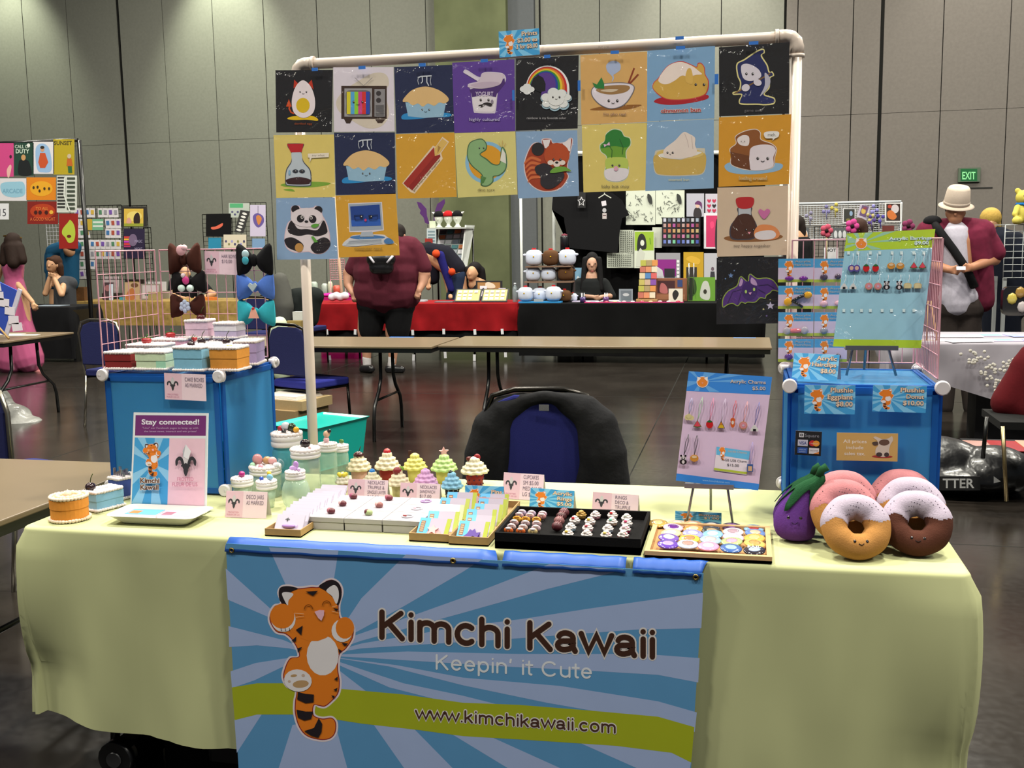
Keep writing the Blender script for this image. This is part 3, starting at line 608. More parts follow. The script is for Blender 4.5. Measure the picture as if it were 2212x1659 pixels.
def f_bowl(a):
    a.S([(585, 625), (700, 600), (940, 590), (935, 605), (850, 625), (650, 632)], '8e5a24'); a.S([(705, 300), (750, 272), (800, 290), (805, 335), (775, 362), (755, 375), (758, 400), (742, 425), (748, 395), (735, 375), (708, 345)], 'a8b4d4')
    a.L([(905, 325), (850, 470)], 12, '8a3c20'); a.L([(935, 370), (870, 440)], 12, '8a3c20')
    a.S([(593, 490), (620, 455), (700, 435), (830, 430), (905, 455), (890, 520), (830, 595), (740, 622), (660, 595), (605, 540)], '6e6a74'); a.S([(598, 492), (625, 460), (700, 440), (830, 436), (899, 458), (884, 518), (826, 590), (740, 616), (664, 590), (611, 538)], 'dcd2dc')
    a.S([(630, 480), (700, 455), (830, 448), (875, 465), (840, 500), (740, 517), (660, 505)], '9a7448'); a.S([(660, 490), (720, 478), (790, 480), (740, 500)], 'cdb8a0')
    a.P([(602, 430), (635, 445), (668, 392), (688, 440), (688, 475), (625, 472)], '2c7a3c'); a.face(752, 562, 62, r=9); a.Tx("I'm pho real", 765, 668, 20, '7a4a4c', w=160, out='d8c090', ow=.03)
def f_bun(a):
    a.S([(1048, 570), (1120, 535), (1350, 525), (1435, 520), (1430, 550), (1300, 580), (1150, 592)], 'a8202c')
    a.S([(1038, 470), (1045, 430), (1080, 395), (1130, 325), (1180, 290), (1250, 275), (1320, 300), (1355, 315), (1365, 290), (1390, 288), (1415, 320), (1420, 370), (1445, 420), (1438, 490), (1400, 530), (1280, 557), (1150, 555), (1080, 520)], 'c43c3c')
    a.S([(1042, 470), (1050, 432), (1085, 398), (1135, 330), (1182, 296), (1250, 281), (1320, 306), (1358, 322), (1368, 298), (1388, 295), (1409, 322), (1415, 372), (1438, 420), (1431, 486), (1396, 524), (1278, 550), (1152, 549), (1084, 515)], 'cda24a')
    a.S([(1080, 410), (1130, 330), (1185, 292), (1250, 282), (1320, 308), (1370, 345), (1395, 370), (1350, 375), (1300, 390), (1250, 380), (1200, 415), (1150, 440), (1110, 440)], 'ead8d0'); a.S([(1275, 390), (1290, 335), (1315, 330), (1330, 390), (1325, 440), (1285, 430)], 'd4aa54')
    a.face(1380, 445, 60, r=9, sm=False); a.Tx('cinnamon bun', 1243, 645, 30, 'a8303c', w=285, bold=.02, out='e4d0c8', ow=.05, sl=-.03)
def f_reap(a):
    o = [(1840, 185), (1850, 215), (1830, 235), (1870, 300), (1885, 350), (1905, 350), (1918, 380), (1890, 400), (1885, 470), (1850, 515), (1920, 540), (1918, 585), (1850, 595), (1800, 592), (1680, 590), (1662, 560), (1680, 520), (1625, 520), (1618, 500), (1660, 485), (1670, 430), (1650, 380), (1645, 295), (1700, 260), (1790, 200)]
    a.S(o, 'd8cc8c'); a.S(inset(o, 10), '252a5c'); a.L([(1630, 510), (1890, 365)], 10, '7a5a34'); a.S([(1850, 360), (1888, 400), (1880, 460), (1815, 530), (1850, 450)], 'b4b0c0')
    a.S([(1680, 310), (1730, 295), (1800, 330), (1825, 380), (1790, 410), (1730, 418), (1690, 390)], 'd4ccd8'); a.face(1740, 368, 46, r=9, sm=False); a.E(1712, 468, 30, 26, 'd4ccd8', -20); a.E(1798, 430, 30, 24, 'd4ccd8', 20)
    a.Tx('game over', 1770, 642, 22, '6c686c', w=135)
def f_rpan(a):
    o = [(105, 1040), (120, 960), (160, 880), (210, 862), (240, 900), (235, 840), (300, 835), (320, 865), (400, 860), (440, 830), (462, 850), (440, 960), (425, 1040), (450, 1070), (420, 1080), (430, 1120), (370, 1200), (270, 1222), (190, 1200), (130, 1140)]
    a.S(o, 'd8c4c8'); a.S(inset(o, 7), '9c3c22')
    for i in range(5): a.S([(115+i*6, 1000+i*34), (160, 965+i*36), (225, 985+i*30), (222, 1002+i*30), (160, 985+i*36), (112+i*6, 1020+i*34)], 'c8683c')
    a.E(208, 912, 46, 48, '2a2628', 20); a.P([(240, 845), (300, 842), (280, 910), (258, 905)], 'e2d8dc'); a.P([(385, 870), (448, 835), (442, 930), (420, 920)], 'e2d8dc')
    a.E(345, 955, 92, 88, 'b04a26'); a.S([(190, 1040), (260, 1015), (330, 1060), (390, 1080), (395, 1120), (340, 1180), (280, 1200), (230, 1170), (225, 1110), (195, 1085)], '2e2a30')
    a.E(300, 1010, 22, 18, 'e0d0c8'); a.E(385, 1010, 22, 18, 'e0d0c8'); a.E(345, 1018, 26, 24, 'e0d0c8'); a.E(345, 1010, 12, 8, '1d1c20'); a.face(347, 988, 50, r=8, sm=False); a.S([(295, 1080), (330, 1045), (400, 1040), (450, 1070), (400, 1072), (330, 1085)], '6a9a3c')
def f_bok(a):
    o = [(690, 850), (700, 800), (750, 765), (810, 775), (835, 815), (875, 830), (882, 880), (850, 930), (855, 1000), (868, 1060), (850, 1125), (790, 1152), (710, 1140), (685, 1090), (700, 1020), (700, 965), (660, 930), (655, 880)]
    a.S(o, 'cfd4c0'); a.S(inset(o, 6), '6a9a34'); a.S([(692, 850), (702, 805), (752, 772), (808, 782), (832, 820), (870, 838), (872, 880), (840, 900), (760, 890), (680, 905), (662, 900)], '2f7a34')
    a.S([(700, 985), (760, 970), (850, 980), (860, 1050), (820, 1060), (730, 1058), (700, 1050)], 'b4c45c'); a.S([(700, 1060), (770, 1048), (860, 1058), (852, 1115), (790, 1146), (715, 1135), (690, 1095)], 'dcd4dc')
    a.L([(720, 880), (745, 920), (742, 975)], 4, '2a5a2c'); a.L([(800, 840), (825, 900), (818, 950)], 4, '2a5a2c'); a.P([(682, 875), (705, 880), (725, 858), (730, 885), (706, 884), (690, 898)], 'd8b4cc')
    a.face(773, 1030, 50, r=7, sm=False); a.E(773, 1052, 16, 18, 'd8a0b4'); a.Tx('baby bok choy', 770, 1192, 22, '6a6450', w=200)
def f_dump(a):
    a.S([(1052, 950), (1100, 915), (1380, 905), (1418, 930), (1412, 1080), (1300, 1105), (1120, 1105), (1052, 1075)], 'c8c0b0'); a.S([(1058, 952), (1240, 990), (1412, 940), (1406, 1076), (1300, 1098), (1120, 1098), (1058, 1070)], 'c6a558')
    a.E(1236, 945, 172, 40, 'd4b66c'); a.S([(1085, 965), (1130, 940), (1370, 930), (1370, 950), (1230, 985)], 'ddd8d4')
    a.S([(1118, 955), (1125, 910), (1200, 850), (1260, 790), (1300, 800), (1345, 830), (1345, 880), (1360, 930), (1330, 965), (1240, 978), (1150, 975)], 'e0d0c8'); 
    for q in ([(1270, 800), (1290, 850), (1300, 900)], [(1320, 820), (1325, 870), (1330, 910)]): a.L(q, 3, 'c4aea8')
    a.face(1165, 938, 38, r=7); a.Tx('steamed bun', 1228, 1142, 20, 'd0c898', w=150)
def f_loaf(a):
    a.S([(1560, 1030), (1650, 1000), (1900, 1010), (1980, 1025), (1940, 1070), (1750, 1095), (1600, 1080)], '8cb0d0')
    o = [(1595, 910), (1640, 870), (1635, 820), (1700, 780), (1780, 765), (1820, 790), (1825, 840), (1900, 870), (1938, 910), (1925, 970), (1905, 1050), (1750, 1068), (1610, 1030), (1605, 960)]
    a.S(o, 'd8c8c0'); a.S(inset(o, 6), '8a5228'); a.S([(1650, 840), (1690, 812), (1735, 822), (1730, 885), (1670, 880)], 'e0d4d4'); a.S([(1740, 950), (1755, 900), (1820, 880), (1900, 885), (1930, 920), (1912, 970), (1902, 1045), (1750, 1062)], 'ddd0d8')
    a.P([(1600, 930), (1735, 960), (1745, 1062), (1612, 1025)], '6a3c20'); a.face(1835, 980, 72, r=10); a.face(1692, 856, 24, r=3)
    a.S([(1850, 790), (1945, 785), (1950, 820), (1925, 835), (1905, 850), (1905, 835), (1855, 832)], 'e2dcd8'); a.Tx('meh.', 1902, 820, 24, '5a5450', w=60); a.Tx('loafing around', 1765, 1135, 24, 'a87a3c', w=200, out='e0cfa0', ow=.04)
def f_panda(a):
    o = [(190, 240), (200, 180), (260, 175), (280, 195), (380, 190), (400, 175), (455, 195), (460, 250), (500, 330), (525, 430), (520, 530), (460, 585), (380, 585), (340, 570), (220, 575), (150, 530), (135, 440), (160, 330), (195, 290)]
    a.S(o, 'd8b8c4'); a.S(inset(o, 7), 'dccfd6')
    a.E(230, 205, 36, 34, BK); a.E(425, 212, 36, 34, BK); a.S([(165, 360), (200, 300), (250, 370), (330, 375), (420, 380), (470, 300), (500, 370), (495, 410), (420, 435), (340, 420), (260, 432), (180, 410)], BK)
    a.S([(140, 460), (200, 445), (270, 480), (300, 520), (270, 565), (180, 540), (145, 500)], BK); a.S([(360, 530), (400, 480), (470, 445), (520, 470), (525, 520), (470, 575), (400, 580)], BK); a.E(262, 532, 36, 38, 'b8884a')
    a.E(328, 275, 138, 82, 'dccfd6'); a.E(275, 285, 32, 34, BK, 20); a.E(378, 290, 32, 34, BK, -20); a.E(288, 272, 12, 15, 'e8e0e0'); a.E(366, 278, 12, 15, 'e8e0e0'); a.E(289, 273, 7, 10, BK); a.E(365, 279, 7, 10, BK); a.E(325, 310, 16, 10, BK)
    a.S([(365, 345), (395, 330), (435, 335), (410, 360), (380, 362)], '5a9a3c'); a.P([(365, 440), (385, 435), (425, 485), (395, 490)], '5a9a3c')
def f_comp(a):
    a.S([(690, 450), (740, 425), (960, 420), (1010, 440), (1070, 480), (1060, 500), (1000, 505), (900, 510), (750, 525), (640, 520), (640, 490)], 'd8d0d4')
    a.E(845, 445, 150, 20, '4a78b0'); a.P([(680, 155), (968, 142), (985, 385), (890, 400), (890, 420), (900, 440), (780, 440), (790, 425), (795, 400), (690, 400)], 'd8d0d8'); a.P([(685, 162), (960, 150), (976, 378), (697, 392)], '9aa4b4')
    a.P([(697, 182), (948, 165), (960, 345), (710, 352)], '24428c'); a.P([(705, 300), (956, 290), (960, 345), (710, 352)], '2f5cb4'); a.P([(795, 400), (885, 395), (900, 438), (780, 440)], 'aab2c0')
    a.P([(640, 492), (700, 465), (970, 455), (975, 492), (750, 522), (640, 515)], 'c8ccd4')
    for k in range(4): a.L([(665+k*8, 505-k*9), (965, 490-k*9)], 3, '8a90a0')
    a.S([(985, 475), (1020, 450), (1060, 470), (1065, 495), (1010, 500)], '4a78b0'); a.face(833, 270, 84, r=12, sm=False)
    for x in (772, 895): a.L([(x-38, 258), (x+38, 254), (x+34, 295), (x-30, 300), (x-38, 258)], 5, '141828')
    a.E(830, 298, 10, 12, 'c83c6c'); a.Tx('computer nerd', 852, 552, 22, 'b08a40', w=235, out='7e5a1c', ow=.02)
def f_happy(a):
    a.S([(1710, 420), (1800, 400), (2100, 390), (2180, 410), (2100, 440), (1900, 452), (1760, 445)], '8a5a34')
    a.S([(1820, 180), (1930, 175), (1930, 230), (1975, 330), (1960, 420), (1860, 438), (1765, 425), (1760, 330), (1820, 240)], '46404a'); a.P([(1826, 178), (1925, 175), (1925, 240), (1826, 240)], 'b4b4bc'); a.S([(1825, 240), (1925, 238), (1965, 330), (1950, 412), (1860, 428), (1775, 415), (1770, 335)], '4a2a20')
    a.S([(1806, 110), (1870, 95), (1948, 105), (1928, 178), (1830, 182)], 'b4282c'); a.S([(1950, 370), (1990, 320), (2060, 315), (2120, 335), (2155, 385), (2130, 425), (2040, 438), (1965, 425)], 'd88450'); a.S([(1958, 385), (2010, 365), (2090, 360), (2125, 390), (2100, 425), (2020, 435), (1965, 422)], 'd8ccd0')
    a.face(1915, 355, 58, r=8, sm=False); a.P([(1898, 372), (1925, 372), (1912, 392)], 'e0909c'); a.S([(2030, 270), (1985, 215), (2000, 190), (2030, 205), (2055, 188), (2078, 210)], 'c46a9c')
    a.Tx('soy happy together', 1935, 492, 24, '7a6a60', w=295)
def f_bat(a):
    for (x, y, r, c) in ((1765, 720, 22, '6a84b4'), (1792, 680, 8, '6a84b4'), (1722, 745, 8, '6a84b4'), (2080, 960, 34, 'b8b0c8'), (2025, 988, 10, 'c4b87c'), (2078, 912, 6, 'c4b87c'), (2050, 1040, 10, '6a5a8c')):
        a.P([(x+r*(1 if i % 2 == 0 else .45)*math.sin(PI*i/5), y-r*(1 if i % 2 == 0 else .45)*math.cos(PI*i/5)) for i in range(10)], c)
    o = [(1695, 960), (1700, 900), (1740, 840), (1810, 800), (1830, 740), (1850, 725), (1880, 750), (1900, 765), (1905, 720), (1925, 705), (1975, 740), (2050, 735), (2110, 760), (2155, 830), (2150, 850), (2100, 840), (2080, 860), (2050, 880), (2040, 905), (2000, 900), (1960, 935), (1900, 935), (1880, 945), (1850, 935), (1820, 965), (1780, 945), (1740, 955), (1710, 975)]
    a.S(o, '8a9a44', 3); a.S(inset(o, 8), '4e2c74', 3); a.E(1915, 840, 62, 78, '3c2260'); a.S([(1830, 800), (1845, 745), (1862, 760), (1850, 800)], 'b08cb8'); a.S([(1925, 780), (1930, 735), (1965, 765), (1972, 800)], 'b08cb8')
    for q in ([(1850, 830), (1780, 850), (1740, 940)], [(1850, 850), (1820, 950)], [(1985, 800), (2060, 790), (2110, 820)], [(1985, 830), (2040, 860)]): a.L(q, 5, '34204c')
    a.E(1885, 848, 9, 14, 'a8c068'); a.E(1950, 830, 9, 14, 'a8c068'); a.P([(1905, 855), (1932, 852), (1920, 875)], 'c890b8')
YE, NV, OG, LB = 'd8c26e', '23294a', 'd09a34', '86a2c6'
pr(cA, [(62, 870), (503, 868), (512, 372), (55, 375)], '1c1a1e', 'black print of a white egg with red horns', f_egg)
pr(cA, [(522, 865), (1003, 862), (995, 350), (515, 352)], 'd8cedb', 'white print of a brown television with coloured stripes', f_tv)
pr(cA, [(1018, 880), (1480, 865), (1463, 332), (1000, 350)], NV, 'navy print of a pie, in the top row beside the television print', f_pie(0, 0))
pr(cA, [(1480, 875), (1965, 860), (1958, 288), (1463, 315)], '5c3c92', 'purple print of a yogurt cup with a moustache', f_yog)
pr(cA, [(62, 1392), (530, 1385), (520, 887), (40, 893)], YE, 'yellow print of a soy sauce bottle with red cap and a speech bubble', f_soy)
pr(cA, [(538, 1370), (1012, 1360), (1005, 870), (522, 872)], NV, 'navy print of a pie with glare, in the second row beside the soy bottle', f_pie(-473, 508))
pr(cA, [(1030, 1398), (1498, 1385), (1480, 872), (1012, 884)], OG, 'orange print of chopsticks in a red paper sleeve', f_chop)
pr(cA, [(1508, 1390), (1982, 1365), (1965, 862), (1483, 878)], 'd3c77e', 'pale yellow print of a green dinosaur before an orange disc', f_dino)
pr(cB, [(48, 778), (495, 762), (503, 232), (48, 255)], '1d1b1f', 'black print of a rainbow between two clouds', f_rain)
pr(cB, [(522, 735), (998, 715), (998, 205), (515, 232)], 'd3a565', 'tan print of a white noodle bowl with chopsticks', f_bowl)
pr(cB, [(998, 710), (1485, 690), (1490, 165), (1000, 200)], '7ca2c8', 'blue print of an iced cinnamon bun shaped like a cat', f_bun)
pr(cB, [(1520, 675), (2025, 655), (2028, 138), (1518, 175)], '1e1c1e', 'black print of a hooded reaper with a scythe', f_reap)
pr(cB, [(65, 1270), (505, 1250), (492, 775), (48, 786)], LB, 'light blue print of a red panda eating leaves', f_rpan)
pr(cB, [(538, 1225), (985, 1210), (998, 722), (525, 738)], YE, 'yellow print of a green bok choy with a pink bow', f_bok)
pr(cB, [(985, 1215), (1480, 1195), (1482, 695), (997, 715)], '86a6c8', 'light blue print of a white bun in a bamboo steamer', f_dump)
pr(cB, [(1515, 1185), (2025, 1165), (2042, 660), (1518, 682)], 'd0922c', 'orange print of a brown bread loaf on a blue plate', f_loaf)
pr(cC, [(72, 636), (592, 630), (565, 105), (65, 110)], LB, 'light blue print of a sitting panda', f_panda)
pr(cC, [(602, 618), (1118, 598), (1085, 70), (570, 90)], OG, 'orange print of a desktop computer wearing glasses', f_comp)
pr(cD, [(1655, 570), (2212, 556), (2222, 4), (1658, 20)], 'cdb39c', 'beige print of a soy bottle beside sushi with a pink heart', f_happy)
pr(cD, [(1650, 1108), (2196, 1100), (2202, 568), (1652, 578)], '19171b', 'black print of a purple bat with yellow outline', f_bat)
TB = mat('2e6ec4', 'paper')
for (u, v, s) in ((680, 150, 14), (782, 146, 16), (912, 140, 16), (1046, 131, 16), (1182, 122, 14), (1328, 113, 18), (1470, 103, 20), (1468, 82, 18), (1628, 93, 20), (1548, 171, 8), (1251, 185, 6), (1109, 206, 5)):
    P = PY(u, v, PRY-.012 if v > 85 else PRY-.0); h = 22 if s < 10 else 7; k = mpp(P)
    b = B(); b.box(-s*k/2, -.0008, -h*k/2, s*k/2, 0, h*k/2, TB); b.build('tape_piece', loc=P, label='small piece of blue painter tape holding a print', cat='tape', group='blue tape pieces on the pipe stand')
# ================================================================ merchandise on the stall table
def onz(u, v, z=TZ): P = PZ(u, v, z); return V((P.x, P.y, z+.0005))
def fleur(a, x, y, k, ky, m='3a3a40', n=4):
    f = lambda L: [(x+p*k, y+q*ky) for p, q in L]
    a.S(f([(0, 1.0), (.28, .45), (.16, -.1), (0, -.3), (-.16, -.1), (-.28, .45)]), 'c8c4c8' if n > 2 else m, n)
    for s in (-1, 1): a.S(f([(s*.12, -.2), (s*.3, .3), (s*.62, .42), (s*.92, .15), (s*.88, -.25), (s*.72, -.12), (s*.66, .12), (s*.45, .1), (s*.25, -.45)]), m, n)
    a.S(f([(-.12, -.1), (.12, -.1), (.2, -.6), (0, -1.0), (-.2, -.6)]), m, n); a.P(f([(-.42, -.3), (.42, -.3), (.42, -.18), (-.42, -.18)]), m)
def burst(a, c0, c1, cx=30, cy=50, n=11, x0=0, y0=0, x1=100, y1=100):
    a.Rc(x0, y0, x1, y1, c0); 
    def edge(t):
        dx, dy = math.cos(t), math.sin(t); k = min(((x1 if dx > 0 else x0)-cx)/dx if abs(dx) > 1e-6 else 1e9, ((y1 if dy > 0 else y0)-cy)/dy if abs(dy) > 1e-6 else 1e9); return (cx+dx*k, cy+dy*k)
    a.lay -= 0
    for i in range(n):
        t = 2*PI*i/n+.1; a.P([(cx, cy), edge(t), edge(t+PI/n)], c1); a.lay -= a.step
    a.lay += a.step
def card_art(a, kind, lines, asp):
    if kind == 'pink':
        a.Rc(0, 0, 100, 100, 'e6ccd8'); a.Rc(0, 0, 42, 100, 'deb9c8'); fleur(a, 20, 60, 15, 26); a.Tx('FROSTED', 20, 17, 6, 'd08aa4', w=26); a.Tx('FLEUR DE LIS', 20, 8, 6, 'd08aa4', w=30)
        n = len(lines); h = min(15, 62/n)
        for i, t in enumerate(lines): a.Tx(t, 50, 76-i*h*1.45-(3-n)*4, h, '7c6c80', al='l', w=min(46, len(t)*4.2+4))
    elif kind == 'tiger':
        burst(a, '3f9ad4', '7cc0e8'); tiger(a, -5, 108, .047, True, -.068)
        n = len(lines); h = 16
        for i, t in enumerate(lines): a.Tx(t, 95, 76-i*24-(3-n)*8, h, 'e8d0b8', al='r', w=min(52, len(t)*5.6+4), bold=.012, out='9a6a48', ow=.03)
def tent(bl, br, hpx, kind, lines, label, z=TZ, tilt=14, name='price_card', cat='price card', leaf=True, group=None):
    A, C_ = PZ(*bl, z), PZ(*br, z); w = (C_-A).length; h = hpx*mpp(A); rz = math.atan2(C_.y-A.y, C_.x-A.x)
    a = Art((0, 0, 0), unit=(w, h), kind='paper', step=.00008); m = mat('dfd8dc', 'paper')
    a.add([(0, .0003, 0), (w, .0003, 0), (w, .0003, h), (0, .0003, h), (0, .0006, 0), (w, .0006, 0), (w, .0006, h), (0, .0006, h)], [(0, 1, 2, 3), (7, 6, 5, 4), (0, 3, 7, 4), (1, 5, 6, 2), (3, 2, 6, 7)], m)
    card_art(a, kind, lines, w/h); T = R(tilt)
    a.v = [V((p.x, p.y*math.cos(T)+p.z*math.sin(T), p.z*math.cos(T)-p.y*math.sin(T))) for p in a.v]
    if leaf:
        ty, tz = h*math.sin(T), h*math.cos(T); d = h*math.sin(T)*2.1
        a.add([(0, ty, tz-.0005), (w, ty, tz-.0005), (w, d, 0), (0, d, 0), (0, ty+.0006, tz), (w, ty+.0006, tz), (w, d+.0006, 0), (0, d+.0006, 0)], [(3, 2, 1, 0), (4, 5, 6, 7), (0, 1, 5, 4), (2, 3, 7, 6)], m)
    return a.build(name, loc=(A.x, A.y, z+.0008), rot=(0, 0, rz), label=label, cat=cat, group=group)
def flatsign(quad, y, kind, lines, label, name='price_sign', cat='price card', crop=(0, 0, 1), tz=.0006):
    """card hanging flat in the upright plane y; quad bl br tr tl in photo points, approximated by its rectangle"""
    P = [PP(crop[0]+u/crop[2], crop[1]+v/crop[2], V((0, y, 0)), V((0, -1, 0))) for u, v in quad]
    w = ((P[1]-P[0]).length+(P[2]-P[3]).length)/2; h = ((P[3]-P[0]).length+(P[2]-P[1]).length)/2; ry = -math.atan2(P[1].z-P[0].z, P[1].x-P[0].x)
    a = Art((0, 0, 0), unit=(w, h), kind='paper', step=.00008); a.box(0, .0002, 0, w, .0002+tz, h, mat('dfd8dc', 'paper')); card_art(a, kind, lines, w/h) if isinstance(kind, str) else kind(a)
    return a.build(name, loc=P[0], rot=(0, ry, 0), label=label, cat=cat)
# ---- cake boxes
CR = mat('ddd3d2', 'clay'); BERRY = mat('2a1a1e', 'shiny'); STRAW = mat('9c1c20', 'shiny'); LEAF = mat('3c7a34', 'matte'); CHER = mat('4c1216', 'shiny')
def berry(b, c, r, m=BERRY, stem=True):
    b.ball(c, (r, r, r*.9), m, 12, 8)
    if stem: b.tube([V(c)+V((0, 0, r*.8)), V(c)+V((r*.3, 0, r*1.8)), V(c)+V((r*.9, 0, r*2.6))], r*.08, mat('3a4a20'), 5)
def strawberry(b, c, r):
    c = V(c); b.lathe([(.0, -r*.2), (r*.6, 0), (r*.95, r*.5), (r, r*.9), (r*.7, r*1.25), (0, r*1.35)], STRAW, 14, c)
    for k in range(6): a = k*PI/3; b.prism([(c.x+math.cos(a-.3)*r*.3, c.y+math.sin(a-.3)*r*.3), (c.x+math.cos(a)*r*1.3, c.y+math.sin(a)*r*1.3), (c.x+math.cos(a+.3)*r*.3, c.y+math.sin(a+.3)*r*.3)], c.z+r*1.33, c.z+r*1.4, LEAF)
    b.tube([c+V((0, 0, r*1.3)), c+V((r*.3, 0, r*2))], r*.1, LEAF, 5)
def outline(kind, w, d):
    if kind == 'round': return [(w/2*math.cos(2*PI*i/28), d/2*math.sin(2*PI*i/28)) for i in range(28)]
    if kind == 'slice':   # long cake slice, point to the left
        return [(-w/2, 0), (w/2, -d/2)]+[(w/2+.1*d*math.sin(PI*i/6), -d/2+d*i/6) for i in range(1, 6)]+[(w/2, d/2)]
    if kind == 'wedge': return [(-w/2, -d/2), (w/2, -d/2), (w*.42, d/2), (-w*.2, d/2)]
    return [(-w/2, -d/2), (w/2, -d/2), (w/2, d/2), (-w/2, d/2)]
def beads(b, pts, z, r, m, n=None):
    L = []; k = len(pts)
    for i in range(k): L.append((V(pts[(i+1) % k])-V(pts[i])).length)
    tot = sum(L); n = n or int(tot/(r*1.5)); acc = 0; i = 0
    for j in range(n):
        s = tot*j/n
        while acc+L[i] < s: acc += L[i]; i += 1
        p = V(pts[i]).lerp(V(pts[(i+1) % k]), (s-acc)/L[i]); q = r*random.uniform(.85, 1.15); b.ball((p.x, p.y, z), (q, q, q*.9), m, 7, 5)
def cakebox(loc, w, d, h, col, label, kind='box', rz=0, lid=None, trim=CR, top=None, topcol=None, group='decorated cake boxes on the left cube', side=None):
    e = empty('cake_box', loc, rz, label, 'cake box', group); o = outline(kind, w, d); lidc = lid or col
    b = B(); b.prism(o, .004, h*.72, mat(col, 'card')); b.build('body', e)
    if side: b = B(); b.box(w*.18, -d/2-.0008, .006, w*.5, -d/2, h*.72, mat(side, 'card')); b.build('side_panel', e)
    b = B(); b.prism([(x*1.03, y*1.03) for x, y in o], h*.6, h, mat(lidc, 'card')); b.build('lid', e)
    b = B(); b.prism([(x*.97, y*.97) for x, y in o], h, h+.004, mat(topcol, 'clay') if topcol else trim); beads(b, [(x*.97, y*.97) for x, y in o], h+.005, .0062, trim); beads(b, [(x*.6, y*.6) for x, y in o], h+.006, .0065, mat(topcol, 'clay') if topcol else trim)
    b.build('top_piping', e); b = B(); beads(b, [(x*1.05, y*1.05) for x, y in o], .0055, .0055, trim); b.build('base_piping', e)
    if top:
        b = B(); top(b, h+.006); b.build('topping', e)
    return e
CZ = 1.1285
def cb(u, y, w, d, h, col, lab, z=CZ, **k): return cakebox(V((PY(u, 800, y).x, y-.012, z)), w, d, h, col, lab, **k)
cb(279, .49, .088, .09, .05, '7c1a1c', 'dark red cake box with white piping, front left on the blue cube', kind='wedge')
cb(349, .49, .1, .09, .052, 'c4d4b4', 'pale green cake box with a mint end panel, front row on the blue cube', side='9cd0b4', topcol='ddd3d2')
cb(427, .475, .092, .085, .068, '7cb2cc', 'light blue cake box with a red and a dark berry on top', top=lambda b, z: (berry(b, (-.005, -.01, z+.006), .012), strawberry(b, (.002, 0, z+.016), .009)))
cb(502, .49, .088, .08, .066, 'cf8a34', 'orange cake box with a yellow fruit slice, at the front edge of the cube', top=lambda b, z: b.ball((0, 0, z), (.012, .01, .006), mat('e0c838', 'clay')))
cb(545, .65, .07, .1, .07, 'a594c0', 'lilac cake box at the right edge of the blue cube', kind='box', rz=.2)
cb(334, .625, .132, .075, .058, 'd8d4cc', 'white cake box topped by a strawberry', top=lambda b, z: strawberry(b, (-.015, 0, z), .0165))
cb(468, .585, .12, .065, .064, '3c5ca0', 'blue cake box with two dark berries, behind the light blue one', top=lambda b, z: (berry(b, (-.04, 0, z+.008), .013), berry(b, (.045, 0, z+.008), .013)))
cb(383, .715, .125, .07, .068, 'd8a4b8', 'pink cake box topped by a strawberry, in the back row', topcol='e0b4c0', top=lambda b, z: strawberry(b, (-.01, 0, z), .0165))
S2 = cb(482, .735, .135, .065, .06, 'c8b8c8', 'pale cake box at the back that carries two smaller boxes', topcol='d8ccd0')
cb(444, .735, .08, .065, .055, 'd8b8c8', 'pink slice-shaped cake box with a dark cherry, topmost of the stack', z=CZ+.073, kind='wedge', topcol='dcc0cc', top=lambda b, z: berry(b, (.0, 0, z+.008), .014, CHER))
cb(505, .735, .078, .065, .046, 'c4b4d0', 'pale lilac and white cake box, right one on top of the stack', z=CZ+.073, lid='ddd8dc')
G2 = 'cake boxes at the left end of the cloth'
P = onz(142, 1126); e = cakebox(P+V((0, .02, 0)), .1, .1, .062, 'd88a32', 'round orange cake box with peach piping at the left table end', kind='round', trim=mat('dcc8b0', 'clay'), topcol='e0c8a8', group=G2, top=lambda b, z: b.lathe([(.012, 0), (.009, .008), (.004, .014), (0, .018)], mat('dcc8b0', 'clay'), 10, (-.002, 0, z)))
P = onz(212, 1104); cakebox(P+V((0, .03, 0)), .06, .09, .052, '7aa8c8', 'light blue slice cake box with a dark berry beside the orange one', rz=-.35, group=G2, top=lambda b, z: berry(b, (-.015, -.03, z+.01), .0155))
P = onz(252, 1080); cakebox(P+V((0.01, .035, 0)), .05, .08, .06, '3a4c94', 'navy blue slice cake box with silver sprinkles beside the sign', rz=-.35, group=G2, top=lambda b, z: [b.box(x-.003, y-.003, z, x+.003, y+.003, z+.02+.01*math.sin(x*900), mat('b0b0bc', 'metal')) for x in (-.02, -.01, 0, .01, .02) for y in (-.02, 0)])
# ---- pink wire grids
PK = mat('c894a0', 'plastic')
def grid(p0, p1, z0, z1, nx, nz, mt, r, label, cat='wire grid', frame=True, name='wire_grid', group=None, y_legs=False):
    p0, p1 = V((*p0, 0)), V((*p1, 0)); L = (p1-p0).length; d = (p1-p0)/L; b = B()
    for i in range(nx+1):
        p = p0+d*L*i/nx; q = r*1.7 if frame and i in (0, nx) else r; b.tube([p+V((0, 0, z0)), p+V((0, 0, z1))], q, mt, 5, caps=False)
    for j in range(nz+1):
        z = z0+(z1-z0)*j/nz; q = r*1.7 if frame and j in (0, nz) else r; b.tube([p0+V((0, 0, z)), p1+V((0, 0, z))], q, mt, 5, caps=False)
    if y_legs: [b.tube([p, p+V((0, 0, z0))], r*2, mt, 5) for p in (p0, p1)]
    c = (p0+p1)/2+V((0, 0, z0)); b.v = [v-c for v in b.v]
    return b.build(name, loc=c, label=label, cat=cat, group=group)
grid((-1.225, .44), (-1.225, .768), 1.137, 1.494, 10, 5, PK, .0014, 'pink wire grid along the left side of the left blue cube')
grid((-1.212, .775), (-.835, .775), 1.137, 1.494, 11, 5, PK, .0014, 'pink wire grid behind the cake boxes, hung with hair bows')
